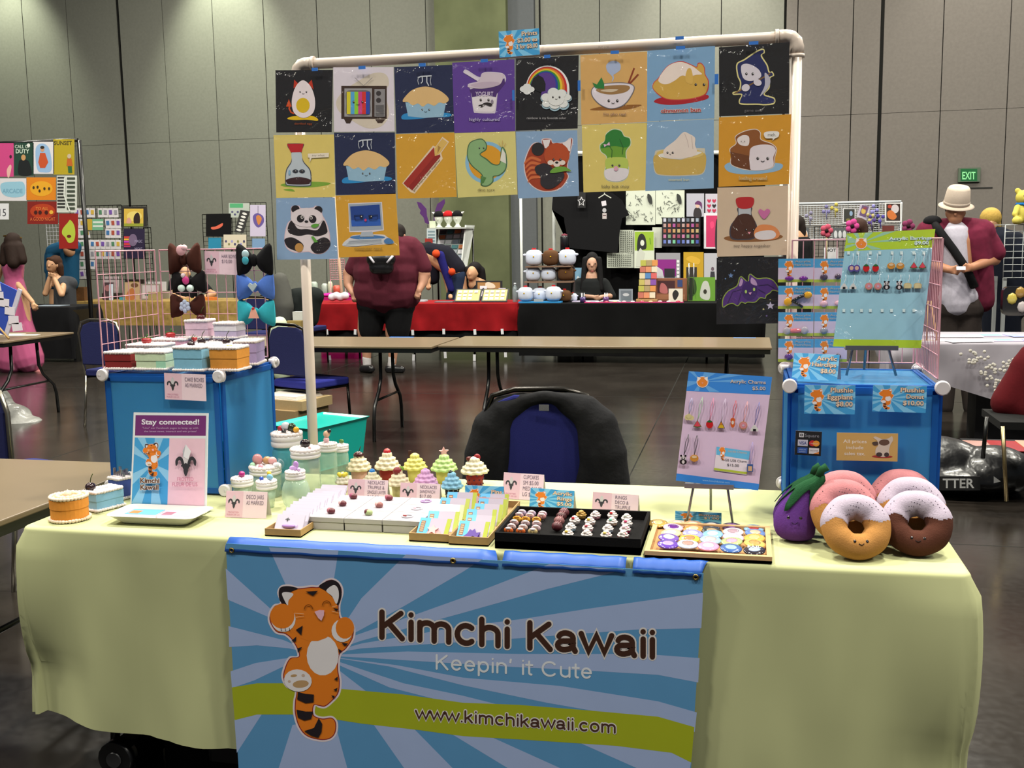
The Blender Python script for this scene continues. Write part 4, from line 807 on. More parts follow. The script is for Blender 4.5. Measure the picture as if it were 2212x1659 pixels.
grid((.845, .762), (1.19, .762), 1.137, 1.494, 11, 5, PK, .0014, 'pink wire grid behind the green earring board, hung with clip cards')
grid((1.197, .41), (1.197, .755), 1.137, 1.494, 14, 6, PK, .0014, 'pink wire grid along the right side of the right blue cube')
# ---- hair bows
def bow(u, v, w, h, col, label, cen, rz=0, y=.755, kind='fabric'):
    P = PY(u, v, y); e = empty('hair_bow', P, 0, label, 'hair bow', 'fabric hair bows clipped to the pink grid'); m = mat(col, kind, sc=60)
    for s in (-1, 1):
        b = B(); vs = []; fs = []; N, K = 9, 12
        for i in range(N):
            t = i/(N-1); x = s*(.006+t*(w/2-.006)); hh = h/2*(.22+.78*math.sin(t*PI*.5)**.8)*(1-.12*(t > .95)); th = .006+.014*math.sin(PI*min(1, t*1.05))
            for k in range(K):
                a = 2*PI*k/K; q = 1+.12*math.sin(3*a+t*4); vs.append((x, -th*math.cos(a)*q, hh*math.sin(a)*q-.004*t))
        for i in range(N-1):
            for k in range(K): f = (i*K+k, i*K+(k+1) % K, (i+1)*K+(k+1) % K, (i+1)*K+k); fs.append(f if s > 0 else f[::-1])
        fs += [tuple(range(K)), tuple(range((N-1)*K, N*K))]; b.add(vs, fs, m, True); b.build('loop', e)
    b = B(); b.ball((0, -.005, 0), (.012, .014, h*.2), m, 10, 8); b.build('knot', e)
    b = B(); cen(b); b.build('ornament', e, loc=(0, -.02, 0)); e.rotation_euler = (0, rz, 0); return e
bl = lambda r, c, x=0, z=0: (lambda b: b.ball((x, 0, z), (r, r*.35, r), mat(c, 'clay'), 10, 6))
bow(399, 560, .115, .105, '3c1f18', 'dark brown hair bow with a pale pink ornament, top left', lambda b: (b.ball((0, 0, .03), (.018, .008, .018), mat('d8a8b0', 'clay')), b.ball((.012, 0, .038), .01, mat('e0b8c0', 'clay'))))
bow(408, 609, .12, .075, '141214', 'black hair bow with a bright pink ornament', lambda b: (b.ball((0, 0, .006), (.013, .006, .014), mat('c83c84', 'clay')), b.ball((-.008, 0, .022), .008, mat('dcc8d0', 'clay')), b.ball((-.016, -.002, -.02), .012, mat('c8dcd4', 'clay')), b.ball((.016, -.002, -.02), .012, mat('c8dcd4', 'clay'))))
bow(406, 661, .125, .082, '3a1c16', 'dark brown hair bow with a pale blue ornament, lower left', lambda b: [b.ball((x, 0, z), (.008, .005, .009), mat('a8b4cc', 'clay')) for x, z in ((0, .014), (-.01, .006), (.01, .006), (0, 0), (-.012, -.006), (.012, -.006), (0, -.014))])
bow(550, 562, .125, .105, '111114', 'black hair bow with a light blue ornament, top right', lambda b: (b.ball((-.022, 0, .02), (.013, .006, .014), mat('a8c4cc', 'clay')), b.ball((-.022, -.002, .0), (.012, .006, .014), mat('3ca0b4', 'clay'))))
bow(552, 619, .13, .09, '4a6cb8', 'blue hair bow with a grey heart ornament', lambda b: b.prism([(0, -.016), (.016, .004), (.009, .013), (0, .007), (-.009, .013), (-.016, .004)], -.004, .002, mat('a8b8c0', 'clay'), 'y'))
bow(554, 676, .13, .09, '2e96a4', 'teal hair bow with a peach ornament', lambda b: (b.prism([(-.018, -.016), (.018, -.016), (.006, .014), (-.006, .014)], -.004, .002, mat('dca08c', 'clay'), 'y'), b.ball((0, -.002, .016), .005, mat('b82c2c', 'clay'))))
flatsign([(1632, 1150), (1905, 1158), (1912, 975), (1632, 965)], .768, 'pink', ['HAIR BOWS', '$10.00'], 'pink hair bow price sign on the wire grid between the bows', crop=(0, 280, 3.687))
flatsign([(1183, 738), (1480, 752), (1508, 562), (1212, 560)], .406, 'pink', ['CAKE BOXES', 'AS MARKED'], 'pink price card hanging on the front of the left blue cube', crop=(0, 640, 3.318))
# ---- stay connected board
O = PZ(286, 1107); c2 = (0, 640, 3.318); n = V((0, -1, .16)).normalized()
e = empty('sign_holder', O, label='white Stay connected sign in a clear stand by the left blue cube', cat='sign')
a = Art(O, n, c2, 'paper'); a.sheet([(932, 1545), (1478, 1556), (1492, 838), (958, 832)], .003, 'd8dcde')
a.P([(968, 998), (1475, 1000), (1478, 856), (972, 852)], '6e2a6c'); 
a.P([(942, 1512), (1200, 1512), (1215, 1018), (966, 1012)], '3f98d0')
for q in ([(1100, 1200), (985, 1012), (1040, 1014)], [(1100, 1200), (1110, 1016), (1170, 1018)], [(1100, 1200), (1214, 1070), (1213, 1130)], [(1100, 1200), (1208, 1250), (1205, 1330)], [(1100, 1200), (1160, 1512), (1080, 1512)], [(1100, 1200), (1010, 1512), (943, 1480)], [(1100, 1200), (950, 1350), (953, 1270)], [(1100, 1200), (962, 1130), (966, 1070)]): a.P(q, '86c0e4'); a.lay -= a.step
a.lay += a.step; a.P([(1200, 1512), (1465, 1515), (1472, 1020), (1215, 1018)], 'e2bccb')
a.Tx('Stay connected!', 1222, 918, 36, 'e0d8e4', w=410, bold=.025); a.Tx('"Like" our Facebook pages to keep up with', 1222, 950, 13, 'c0a0c4', w=400); a.Tx('the latest news, interact and win prizes!', 1222, 974, 13, 'c0a0c4', w=375)
tiger(a, 955, 985, .21, False)
a.Tx('Kimchi', 1082, 1336, 34, '5a3826', w=134, bold=.03, out='dcd4cc', ow=.06); a.Tx('Kawaii', 1080, 1384, 34, '5a3826', w=128, bold=.03, out='dcd4cc', ow=.06)
fleur(a, 1340, 1190, 80, -100, '2c2c32'); a.P([(1325, 1150), (1340, 1060), (1378, 1110), (1360, 1170)], 'dcdce0'); a.P([(1325, 1150), (1340, 1060), (1318, 1110)], 'b0b0b8')
a.Tx('FROSTED', 1338, 1322, 26, 'b45c7c', w=115); a.Tx('FLEUR DE LIS', 1335, 1360, 28, 'b45c7c', w=180); a.build('printed_sheet', e)
b = B(); u_ = V((0, n.z, -n.y)) ; b.box(-.006, .05, 0, .23, .053, .004, mat('dfe6e4', 'glass', a=.3)); b.box(-.002, .006, 0, .222, .055, .003, mat('dfe6e4', 'glass', a=.35)); b.build('acrylic_foot', e)
# tray of cards
P = onz(335, 1131); e = empty('card_tray', P+V((0, .03, 0)), .02, 'white rectangular dish holding stickers in front of the sign', 'tray')
b = B(); m = mat('dddad6', 'shiny')
def rr(w, d, r, n=4): return [(sx*(w/2-r)+r*math.cos(R(q0+90*i/n)), sy*(d/2-r)+r*math.sin(R(q0+90*i/n))) for (sx, sy, q0) in ((1, 1, 0), (-1, 1, 90), (-1, -1, 180), (1, -1, 270)) for i in range(n+1)]
def ring(b, secs, m, close=True):
    n = len(secs[0][0]); vs = []; fs = []
    for o, z in secs: vs += [(x, y, z) for x, y in o]
    for i in range(len(secs)-1):
        for k in range(n): fs.append((i*n+k, i*n+(k+1) % n, (i+1)*n+(k+1) % n, (i+1)*n+k))
    fs.append(tuple(range(n))[::-1]); fs.append(tuple((len(secs)-1)*n+k for k in range(n))); b.add(vs, fs, m, True); b.sm[-1] = b.sm[-2] = False
ring(b, [(rr(.19, .085, .015), 0), (rr(.2, .095, .02), .004), (rr(.262, .135, .025), .026), (rr(.268, .141, .025), .027), (rr(.255, .13, .022), .024), (rr(.2, .09, .015), .008)], m); b.build('dish', e)
for (x, c, lab) in ((-.05, '5a9cd4', 'blue sticker stack lying in the white dish'), (.052, 'dc9cb8', 'pink sticker stack lying in the white dish')):
    b = B(); b.box(-.048, -.028, 0, .048, .028, .012, mat('d8d0d4', 'paper')); b.box(-.047, -.027, .012, .047, .027, .0128, mat(c, 'paper')); b.box(-.04, -.02, .0128, -.01, .01, .0132, mat('d07038' if x < 0 else '8a5a6c', 'paper'))
    b.build('sticker_stack', loc=P+V((x, .033, .0095)), rot=(0, 0, .03), label=lab, cat='stickers')
tent((486, 1118), (575, 1121), 57, 'pink', ['DECO JARS', 'AS MARKED'], 'pink tent card for deco jars in front of the glass jars')
tent((750, 1082), (836, 1086), 47, 'pink', ['NECKLACES', 'TRUFFLE &', 'SINGLE LAYER', '$15.00'], 'pink necklace tent card, the left of two behind the white boxes')
tent((863, 1088), (949, 1092), 45, 'pink', ['NECKLACES', 'SANDWICH', '$17.00'], 'pink necklace tent card, the right of two behind the white boxes')
tent((1085, 1077), (1172, 1083), 56, 'pink', ['CUPCAKES', 'SM $5.00', 'MED $10.00', 'LG $15.00'], 'white and pink cupcake tent card near the back table edge')
tent((1003, 1099), (1087, 1102), 50, 'tiger', ['Pins', '$3.00'], 'blue tiger Pins card behind the bagged pins')
TRT = .789
tent((1143, 1100), (1238, 1108), 46, 'tiger', ['Acrylic', 'Rings', '$5.00'], 'blue tiger Acrylic Rings card standing behind the black tray')
tent((1278, 1111), (1377, 1119), 48, 'pink', ['RINGS', 'DECO &', 'TRUFFLE'], 'white tent card for deco rings behind the black tray')
tent((1458, 1130), (1558, 1135), 26, 'tiger', ['Buttons', '$1.00'], 'blue tiger Buttons card behind the badge tray')
flatsign([(1840, 275), (2158, 250), (2155, 42), (1830, 65)], .772, 'tiger', ['Prints', '$3.00 ea', '3 for $8.00'], 'blue tiger Prints price card taped to the top white pipe', crop=(580, 50, 3.687))
# ---------------------------------------------------------------- cupcakes
def swirl(b, c, R0, h, m, rows=4, lobes=9, tw=.5):
    """piped frosting: stacked ruffled rings that shrink upwards"""
    N = 36; vs = []; fs = []; prof = []
    for j in range(rows):
        r = R0*max(.25, 1-(j/(rows+.3))**1.35)
        for q in (0, .25, .5, .75): prof.append((r*(.94+.06*math.sin(PI*q+.3)), h*(j+q)/rows))
    prof += [(R0*.34, h*1.0), (R0*.12, h*1.1), (0.0001, h*1.12)]
    for i, (r, z) in enumerate(prof):
        for k in range(N):
            a = 2*PI*k/N; q = r*(1+.2*abs(math.sin(lobes*.5*a+i*tw*.8))-.1); vs.append((c[0]+q*math.cos(a), c[1]+q*math.sin(a), c[2]+z))
    for i in range(len(prof)-1):
        for k in range(N): fs.append((i*N+k, i*N+(k+1) % N, (i+1)*N+(k+1) % N, (i+1)*N+k))
    fs.append(tuple(range(N))[::-1]); b.add(vs, fs, m, True)
def cupcake(u, v, wpx, hpx, cup, frost, label, top, rows=4, dots=None, band=None):
    P = onz(u, v); k = mpp(P); w = wpx*k; h = hpx*k; P = P+V((0, w*.35, 0)); e = empty('cupcake', P, random.random(), label, 'cupcake', 'imitation cupcakes'); hc = h*.5; r = w*.36
    b = B(); b.lathe([(r*.78, 0), (r*1.0, hc)], mat(cup, 'paper'), 40, wav=lambda a, i: 1+.035*math.sin(20*a)); b.build('wrapper', e)
    if dots:
        b = B()
        for i in range(10):
            for j in range(3): a = 2*PI*(i+.5*(j % 2))/10; q = r*(.8+.2*(j+.5)/3)*1.03; b.ball((q*math.cos(a), q*math.sin(a), hc*(j+.5)/3), (r*.09,)*3, mat(dots, 'paper'), 6, 4)
        b.build('dot_pattern', e)
    b = B(); swirl(b, (0, 0, hc*.94), w*.5, h*.52, mat(frost, 'clay'), rows); b.build('frosting', e)
    b = B(); top(b, hc*.94+h*.54, w); b.build('topping', e); return e
t_ch = lambda c: (lambda b, z, w: b.ball((0, 0, z-w*.02), (w*.22, w*.22, w*.16), mat(c, 'shiny'), 12, 8))
def t_cherry(b, z, w): b.ball((0, 0, z), w*.16, mat('7c1418', 'shiny'), 12, 8); b.tube([(0, 0, z+w*.1), (w*.05, 0, z+w*.3), (w*.02, 0, z+w*.55)], w*.015, mat('4a2a14'), 5)
def t_star(b, z, w): b.prism([(w*.2*(1 if i % 2 == 0 else .45)*math.sin(PI*i/5), z+w*.12+w*.2*(1 if i % 2 == 0 else .45)*math.cos(PI*i/5)) for i in range(10)], -w*.05, w*.05, mat('dca8a4', 'clay'), 'y')
def t_choc(b, z, w): b.box(-w*.28, -w*.02, z-w*.14, -w*.14, w*.04, z+w*.14, mat('3c1810', 'clay')); [b.ball((w*.4*math.cos(i*2.4)*(1-i/16), w*.4*math.sin(i*2.4)*(1-i/16), z-w*.5+i*w*.035), w*.03, mat('3c1c10'), 6, 4) for i in range(12)]
cupcake(770, 1049, 52, 66, 'd8a8a0', 'dccfae', 'cream cupcake in a pink wrapper with a dark cherry', lambda b, z, w: (t_ch('3c1414')(b, z-w*.05, w), b.tube([(0, 0, z), (w*.1, 0, z+w*.3)], w*.015, mat('3a2a14'), 5)))
cupcake(832, 1046, 53, 66, '8e1c20', 'dccfb4', 'cream cupcake in a red wrapper with a striped red ball', lambda b, z, w: b.ball((0, 0, z), w*.16, mat('a8242c', 'shiny'), 12, 8))
cupcake(892, 1044, 50, 60, 'd8cc7c', 'd4cc72', 'yellow cupcake with chocolate sprinkles', t_choc)
cupcake(955, 1048, 55, 62, 'c8bc6c', 'b0cf84', 'green cupcake with a pink star', t_star)
cupcake(1021, 1054, 58, 62, '8c1c1e', 'd8cfb4', 'cream cupcake in a dark red wrapper with a red heart, rightmost cupcake', lambda b, z, w: (b.ball((w*.1, 0, z), (w*.13, w*.08, w*.14), mat('8a1820', 'clay')), b.ball((-w*.2, 0, z-w*.06), (w*.12, w*.08, w*.1), mat('5a1c18', 'clay'))), dots='3c1c4c')
cupcake(800, 1072, 46, 50, 'd8d0b8', 'd4ccb0', 'small cream cupcake with a blue bead behind the necklace card', lambda b, z, w: b.ball((0, 0, z), w*.15, mat('2c78c0', 'shiny'), 12, 8))
cupcake(857, 1080, 46, 62, 'd8cc94', 'dccfb0', 'small cream cupcake with a red berry and leaf, between the two necklace cards', lambda b, z, w: (b.ball((-w*.05, 0, z-w*.05), (w*.22, w*.2, w*.2), mat('7c1c20', 'clay')), b.ball((w*.18, 0, z+w*.02), (w*.14, w*.1, w*.12), mat('7a9c40', 'matte'))))
cupcake(915, 1080, 52, 62, 'd8a4c0', 'cf9cc8', 'pink and purple swirled cupcake behind the right necklace card', lambda b, z, w: b.ball((0, 0, z-w*.05), w*.12, mat('a87cc8', 'clay'), 10, 6))
cupcake(973, 1086, 46, 62, '1c1a1c', '7ab0cc', 'light blue cupcake in a black wrapper with white dots', lambda b, z, w: b.ball((-w*.05, 0, z), w*.12, mat('1c2c24', 'shiny'), 10, 6), dots='d8d8d8', rows=4)
cupcake(737, 1066, 30, 42, '9c2c24', 'd8d0c0', 'small cupcake with a yellow flower beside the glass jars', lambda b, z, w: [b.ball((w*.25*math.cos(i*PI*.4), w*.25*math.sin(i*PI*.4), z-w*.1), w*.16, mat('d8c43c', 'clay'), 8, 6) for i in range(5)], rows=3)
# ---------------------------------------------------------------- jars
JG = mat('b9d2bd', 'plastic', a=.42, r=.06); JA = mat('58a8b8', 'plastic', a=.6, r=.08)
def jar(u, v, wpx, h_, hlid, label, deco, body='straight', glass=JG, lid='d8d4d2', dy=0):
    P = onz(u, v); k = mpp(P); r = wpx*k/2; h = h_*k; P = P+V((0, r+dy, 0)); hl = hlid*k; e = empty('jar', P, 0, label, 'jar', 'decorated glass jars'); hb = h-hl
    pr_ = {'straight': [(r*.85, 0), (r*.92, hb*.04), (r*.92, hb*.85), (r*.8, hb)], 'globe': [(r*.5, 0), (r*.8, hb*.1), (r, hb*.45), (r*.85, hb*.75), (r*.6, hb*.88), (r*.62, hb)], 'cup': [(r*.6, 0), (r*.85, hb)]}[body]
    if body == 'globe': pr_ = [(r*math.sin(PI*(.2+.62*i/10)), hb*.5-hb*.52*math.cos(PI*(.1+.8*i/10))) for i in range(11)]
    b = B(); b.lathe(pr_, glass, 24); b.build('glass_body', e)
    rl = r*(.98 if body != 'globe' else .72); b = B(); b.lathe([(rl*.97, hb-hl*.1), (rl, hb), (rl, hb+hl*.35), (rl*.94, hb+hl*.42), (rl, hb+hl*.5), (rl*.98, hb+hl*.85), (rl*.8, hb+hl), (0, hb+hl*1.02)], mat(lid, 'shiny'), 24); b.build('lid', e)
    b = B(); o = [(rl*.86*math.cos(2*PI*i/16), rl*.86*math.sin(2*PI*i/16)) for i in range(16)]; beads(b, o, hb+hl*1.0, rl*.17, CR); beads(b, [(x*.5, y*.5) for x, y in o], hb+hl*1.05, rl*.2, CR); b.lathe([(rl*.85, hb+hl*.95), (rl*.8, hb+hl*1.1), (0, hb+hl*1.12)], CR, 16); b.build('icing', e)
    for (x, y, z, q, c) in deco: b = B(); b.ball((x*rl, y*rl, hb+hl*1.05+z*rl), tuple(rl*a for a in (q if isinstance(q, tuple) else (q, q, q))), mat(c, 'shiny'), 10, 7); b.build('ornament', e)
    return e
jar(514, 1098, 50, 60, 14, 'small glass jar with a magenta bead on white icing, leftmost jar', [(0, 0, .35, .3, 'a01c6c')], 'cup')
jar(560, 1080, 72, 66, 14, 'glass jar topped with red swirl and pastel candies', [(-.5, 0, .4, (.36, .2, .36), 'c88a8c'), (.1, .1, .35, (.3, .25, .25), 'b88a5c'), (.5, 0, .35, (.3, .2, .25), 'd8a0a0'), (-.7, -.3, .1, .18, '9cc8a8'), (.0, -.6, .1, .16, 'd8a0b0'), (.8, -.2, .1, .2, 'd0d0d8')])
jar(568, 1102, 47, 58, 14, 'small glass jar with blue and yellow candies on the lid', [(-.4, -.2, .25, .22, '2c4cb0'), (.4, -.1, .4, (.34, .2, .3), '7cb4d0'), (.2, .2, .7, .22, 'd8b83c')], 'cup')
jar(594, 1070, 72, 122, 24, 'large aqua glass jar with a ridged white lid and berries', [(-.35, -.1, .3, .2, 'a82c30'), (.0, -.1, .45, (.3, .25, .28), 'c8c8d0'), (.35, 0, .35, .3, '26321c'), (.7, -.1, .25, .2, 'd8a02c'), (.0, -.4, .15, .15, '2a2a2c')], glass=JA, dy=.05)
jar(628, 1106, 62, 82, 14, 'round glass jar with a lilac star ornament on the lid', [(-.1, -.1, .3, (.45, .2, .3), 'c49cd8'), (.15, -.1, .7, (.3, .15, .35), 'b88cd0'), (.5, -.2, .25, .2, 'c8a8d8')], 'globe')
jar(644, 1082, 68, 104, 16, 'tall glass jar with a dark berry on white icing', [(0, 0, .35, (.36, .3, .3), '201418'), (.4, -.3, .1, .12, 'b09090')], dy=.02)
jar(686, 1066, 44, 96, 14, 'tall narrow glass jar with pink ornaments and a dark cat shape on the lid', [(-.1, 0, .4, .32, 'd8b0b4'), (-.05, 0, 1.0, .36, 'd0a88c'), (.25, 0, 1.3, .22, '1c1c20')], dy=.06)
jar(706, 1062, 36, 84, 12, 'glass jar with a green leaf at the right of the jar group', [(.1, 0, .5, (.35, .25, .3), '4c7434')], dy=.1)
# ---------------------------------------------------------------- trays with necklaces, boxes and bagged pins
KR = mat('9c7c50', 'card')
def otray(x0, x1, y0, y1, h, m, label, t=.003, base=.003, cat='tray', inner=None, name='display_tray', z=TZ+.0008):
    c = V(((x0+x1)/2, (y0+y1)/2, z)); hx, hy = (x1-x0)/2, (y1-y0)/2; e = empty(name, c, 0, label, cat)
    b = B(); b.box(-hx, -hy, 0, hx, hy, base, inner or m); b.build('base', e)
    b = B(); b.box(-hx, -hy, 0, hx, -hy+t, h, m); b.box(-hx, hy-t, 0, hx, hy, h, m); b.box(-hx, -hy+t, 0, -hx+t, hy-t, h, m); b.box(hx-t, -hy+t, 0, hx, hy-t, h, m); b.build('rim', e); return e
A0 = PZ(576, 1156); A1 = PZ(650, 1162); B1 = PZ(735, 1085)
tx0, tx1, ty0, ty1 = A0.x, A1.x, A1.y, B1.y
otray(tx0, tx1, ty0, ty1, .02, KR, 'brown card tray holding the bagged white necklaces')
CEL = mat('beb8c8', 'shiny', coat=1.0)
for i in range(13):
    y = ty0+.03+i*(ty1-ty0-.05)/13; b = B(); w_ = (tx1-tx0)*.4; hh = .05+.012*min(1, i/4)
    b.box(-w_, 0, 0, w_, .0015, hh, CEL); b.box(-w_*.96, -.001, hh*.05, w_*.96, 0, hh*.97, mat('bdb5c6', 'paper')); b.X = None
    fr = Art((0, 0, 0), unit=(w_*2, hh), kind='paper'); 
    if i < 2: fleur(fr, 40, 70, 8, 12, n=2); fr.Tx('Frosted', 55, 25, 18, 'b08cc8', w=50)
    for f_ in range(len(fr.f)): pass
    n0 = len(b.v); b.v += [p+V((-w_, -.0015, 0)) for p in fr.v]; b.f += [[q+n0 for q in f_] for f_ in fr.f]; b.mi += [b.mid(fr.mats[q]) for q in fr.mi]; b.sm += fr.sm
    if i == 0: b.ball((.0, -.004, .016), (.02, .004, .006), mat('a884c8', 'clay'), 8, 5)
    o = b.build('bagged_necklace', loc=((tx0+tx1)/2+.003*math.sin(i*3), y, TZ+.0045), rot=(R(-38), 0, .04*math.sin(i*5)), label='clear bag with a white necklace card and lilac pendant at the front of the pile' if i == 0 else 'clear bag with a white necklace card in the long leaning pile', cat='necklace', group='bagged necklaces in the brown tray')
# white gift boxes 3 x 3
W0 = PZ(658, 1146); W1 = PZ(891, 1172); bx = (W1.x-W0.x)/3; by = .082; PAP = mat('a5a0a3', 'paper')
tr_ = {(0, 0): ('5a2028', 'a0606c'), (1, 0): ('9cac74', '5a2028'), (0, 1): ('5a2028', 'c8a0a0'), (1, 1): ('8a5450', 'c89c98'), (0, 2): ('5a2028', '8c3c5c'), (1, 2): ('6c2430', 'a05060')}
RN = ['front', 'middle', 'back']; CN = ['left', 'centre', 'right']; nm = {(2, 0): ('c8c8cc', '8c3030'), (2, 1): ('d8d4d8', 'd8a8b8'), (2, 2): ('b894c8', 'b894c8')}
for i in range(3):
    for j in range(3):
        P = V((W0.x+bx*(i+.5)+.0, W0.y+.012+by*(j+.5), TZ+.0008)); e = empty('gift_box', P, 0, 'white lidded necklace box, %s column, %s row' % (CN[i], RN[j]), 'gift box', 'white necklace boxes in three rows')
        b = B(); b.box(-bx/2+.002, -by/2+.002, 0, bx/2-.002, by/2-.002, .02, PAP); b.build('base', e, bevel=.001)
        b = B(); b.box(-bx/2+.0008, -by/2+.0008, .0205, bx/2-.0008, by/2-.0008, .034, PAP); b.build('lid', e, bevel=.001)
        b = B(); b.box(-bx/2+.006, -by/2+.006, .034, bx/2-.006, by/2-.006, .0345, mat('b4adb6', 'shiny', coat=.2)); b.build('clear_window', e)
        c1, c2_ = tr_.get((i, j), nm.get((i, j))); b = B()
        if i < 2: b.ball((.002, 0, .041), (.0115, .0095, .009), mat(c1, 'clay'), 12, 8); b.ball((-.003, 0, .043), (.0075, .0088, .0078), mat(c2_, 'clay'), 10, 6)
        else: b.torus((.004, 0, .0365), .014, .0022, mat(c1, 'shiny'), n=16, k=6); b.ball((-.004, 0, .037), (.006, .004, .003), mat(c2_, 'clay'), 8, 5)
        b.build('truffle' if i < 2 else 'pendant', e)
def pintray(f0, f1, back, lab, pcol, plab, n, which):
    A, C_ = PZ(*f0), PZ(*f1); D = PZ(*back); x0, x1, y0, y1 = A.x, C_.x, C_.y, D.y
    otray(x0, x1, y0, y1, .022, KR, lab)
    for i in range(n):
        y = y0+.022+i*(y1-y0-.07)/n; w = (x1-x0)*.78; h = .062; a = Art((0, 0, 0), unit=(w, h), kind='shiny'); a.box(0, 0, 0, w, .0018, h, mat('aaa6b4', 'shiny'))
        a.Rc(0, 0, 34, 100, '6ab0dc'); a.Rc(34, 0, 86, 100, 'b0a6b6'); a.Rc(86, 0, 100, 100, 'a4ac4c'); a.Rc(6, 30, 20, 85, '8c6c5c') 
        for k in range(5): a.Rc(8, 34+k*10, 18, 39+k*10, 'd8b090')
        if i < 2: a.E(55, 25, 22, 20, pcol if i == 0 else 'd8c8d8'); a.v = a.v
        a.v = [p-V((w/2, 0, 0)) for p in a.v]
        if i == 0:
            if which == 'star': a.prism([(.016*(1 if k % 2 == 0 else .5)*math.sin(PI*k/5), .024+.016*(1 if k % 2 == 0 else .5)*math.cos(PI*k/5)) for k in range(10)], -.005, -.002, mat(pcol, 'clay'), 'y')
            else: a.prism([(-.02, .012), (-.012, .02), (-.006, .034), (0, .03), (.006, .036), (.012, .024), (.022, .026), (.016, .01), (.004, .014), (-.006, .008)], -.005, -.002, mat(pcol, 'clay'), 'y')
        a.build('bagged_pin', loc=((x0+x1)/2+.004*math.sin(i*2.3+n), y, TZ+.0045), rot=(R(-50+i*4), 0, .05*math.sin(i*4+n)), label=plab if i == 0 else plab.split(' at the front')[0].replace('with a pale pink star', '').replace('with a purple bat', '')+' further back in the same tray', cat='bagged pin', group='bagged pins in card trays')
pintray((891, 1163), (973, 1174), (1003, 1090), 'brown card tray of bagged pins beside the white boxes', 'd8a0a0', 'clear bag with a pale pink star charm pin at the front', 5, 'star')
pintray((978, 1168), (1055, 1181), (1092, 1098), 'brown card tray of bagged pins beside the black ring tray', '4a2488', 'clear bag with a purple bat charm pin at the front', 6, 'bat')
P = onz(1066, 1112); tent((1028, 1100), (1094, 1103), 26, 'pink', ['BROOCHES'], 'small white card leaning in the right card tray', z=TZ+.022, leaf=False)
# ---------------------------------------------------------------- black ring tray
BV = mat('0d0c0d', 'felt', am=.3)
otray(.117, .477, .02, .285, .04, BV, 'black velvet tray full of rings', t=.008, base=.018)
c4 = (1000, 960, 3.16); RZ = TZ+.0195
def item(name, u, v, z, bld, label, cat, group, crop=c4, rz=None):
    P = PZ(crop[0]+u/crop[2], crop[1]+v/crop[2], z+.005); e = empty(name, (P.x, P.y, z), rz if rz is not None else 0, label, cat, group); bld(e); return e
cols = ['front', 'second', 'third', 'fourth', 'fifth', 'back']
grid_ = [[(312, 605), (395, 610), (478, 612)], [(333, 580), (412, 585), (500, 590)], [(350, 552), (428, 557), (505, 560)], [(370, 527), (430, 530), (503, 533)], [(385, 502), (458, 505), (538, 508)], [(405, 482), (470, 488), (545, 492)]]
rc = [['d0642c', 'd0642c', 'c8b07c'], ['c8b4b4', 'c8b0a8', 'ccb0b8'], ['c8a0a0', 'b89ca0', 'c8a8ac'], ['d8a43c', 'd89c34', 'd89838'], ['c8a0a8', 'd0a8ac', 'd09898'], ['c0b0cc', 'b8a8c0', 'c8a4b4']]
kinds = {0: 'orange', 1: 'pale', 2: 'dusty pink', 3: 'yellow', 4: 'rose', 5: 'lilac'}
for j in range(6):
    for i in range(3):
        c = rc[j][i]
        def bld(e, c=c, j=j):
            b = B(); b.torus((0, 0, .004), .008, .0012, mat('b0b0b4', 'metal'), 'y', 14, 6); b.build('band', e)
            b = B(); b.ball((0, -.002, .012), (.0125, .005, .0095), mat(c, 'shiny'), 12, 8); b.ball((-.004, -.0068, .013), (.0012,)*3, mat('2a2020'), 5, 4); b.ball((.004, -.0068, .013), (.0012,)*3, mat('2a2020'), 5, 4); b.ball((0, -.004, .018), (.008, .0035, .004), mat('e0d4d8' if j != 3 else 'c88428', 'shiny'), 8, 6); b.build('charm', e)
        item('charm_ring', *grid_[j][i], RZ, bld, '%s acrylic charm ring, %s row, %s of three' % (kinds[j], cols[j], ['left', 'middle', 'right'][i]), 'ring', 'small acrylic charm rings in the black tray')
for k, (u, v, c, lab) in enumerate(((643, 580, '4a1820', 'frontmost'), (657, 543, '7a4c4c', 'second from the front'), (672, 512, '401418', 'third from the front'), (690, 485, '5c2c34', 'rearmost'))):
    def bld(e, c=c):
        b = B(); b.ball((0, 0, .013), (.0145, .0135, .0125), mat(c, 'clay'), 14, 10); b.build('truffle', e)
        b = B(); [b.tube([(x, -.012+.001*abs(x)*50, .01), (x+.004, -.006, .024), (x+.006, .004, .0262)], .0009, mat('8c5458', 'clay'), 5) for x in (-.008, -.003, .003)]; b.build('drizzle', e)
    item('truffle_ring', u, v, RZ, bld, 'dark truffle ring with icing lines, '+lab, 'ring', 'dark truffle rings in the black tray')
deco = [(717, 622, 'd8bcb8', 'd0b04c'), (735, 578, '9cc0d4', 'd8d8dc'), (763, 530, 'd8d0cc', 'b02830'), (845, 627, 'd4b09c', 'dcd0cc'), (852, 583, 'dcb4bc', 'b04450'), (868, 538, 'd8bcb4', 'd0b03c'), (808, 492, 'a8843c', '8c6c2c'), (905, 495, 'dca4b0', 'd8d0d4'), (978, 632, 'c02c44', 'd8c060'), (990, 588, 'a8bcd0', 'dcd4d8'), (1018, 540, 'd8bca4', '7cc0a8'), (1022, 495, 'd4c8c0', 'b82c30'), (1093, 632, 'b0282c', 'dcd8d4'), (1107, 592, 'd83c6c', 'd4b4bc'), (1120, 552, 'd8d0d0', 'd04c74'), (1118, 515, 'd4d4c8', 'c8d0c0')]
dl = ['pink and white with gold heart', 'light blue and white', 'white with a red cherry', 'tan and white', 'pink with a red bow', 'cream and yellow', 'small gold', 'pink and white, beside the tent card', 'red and white with yellow', 'pale blue and white', 'cream with green', 'white with a red berry', 'red with white icing', 'bright pink, second in the last column', 'white and pink, third in the last column', 'pale green and white at the back right']
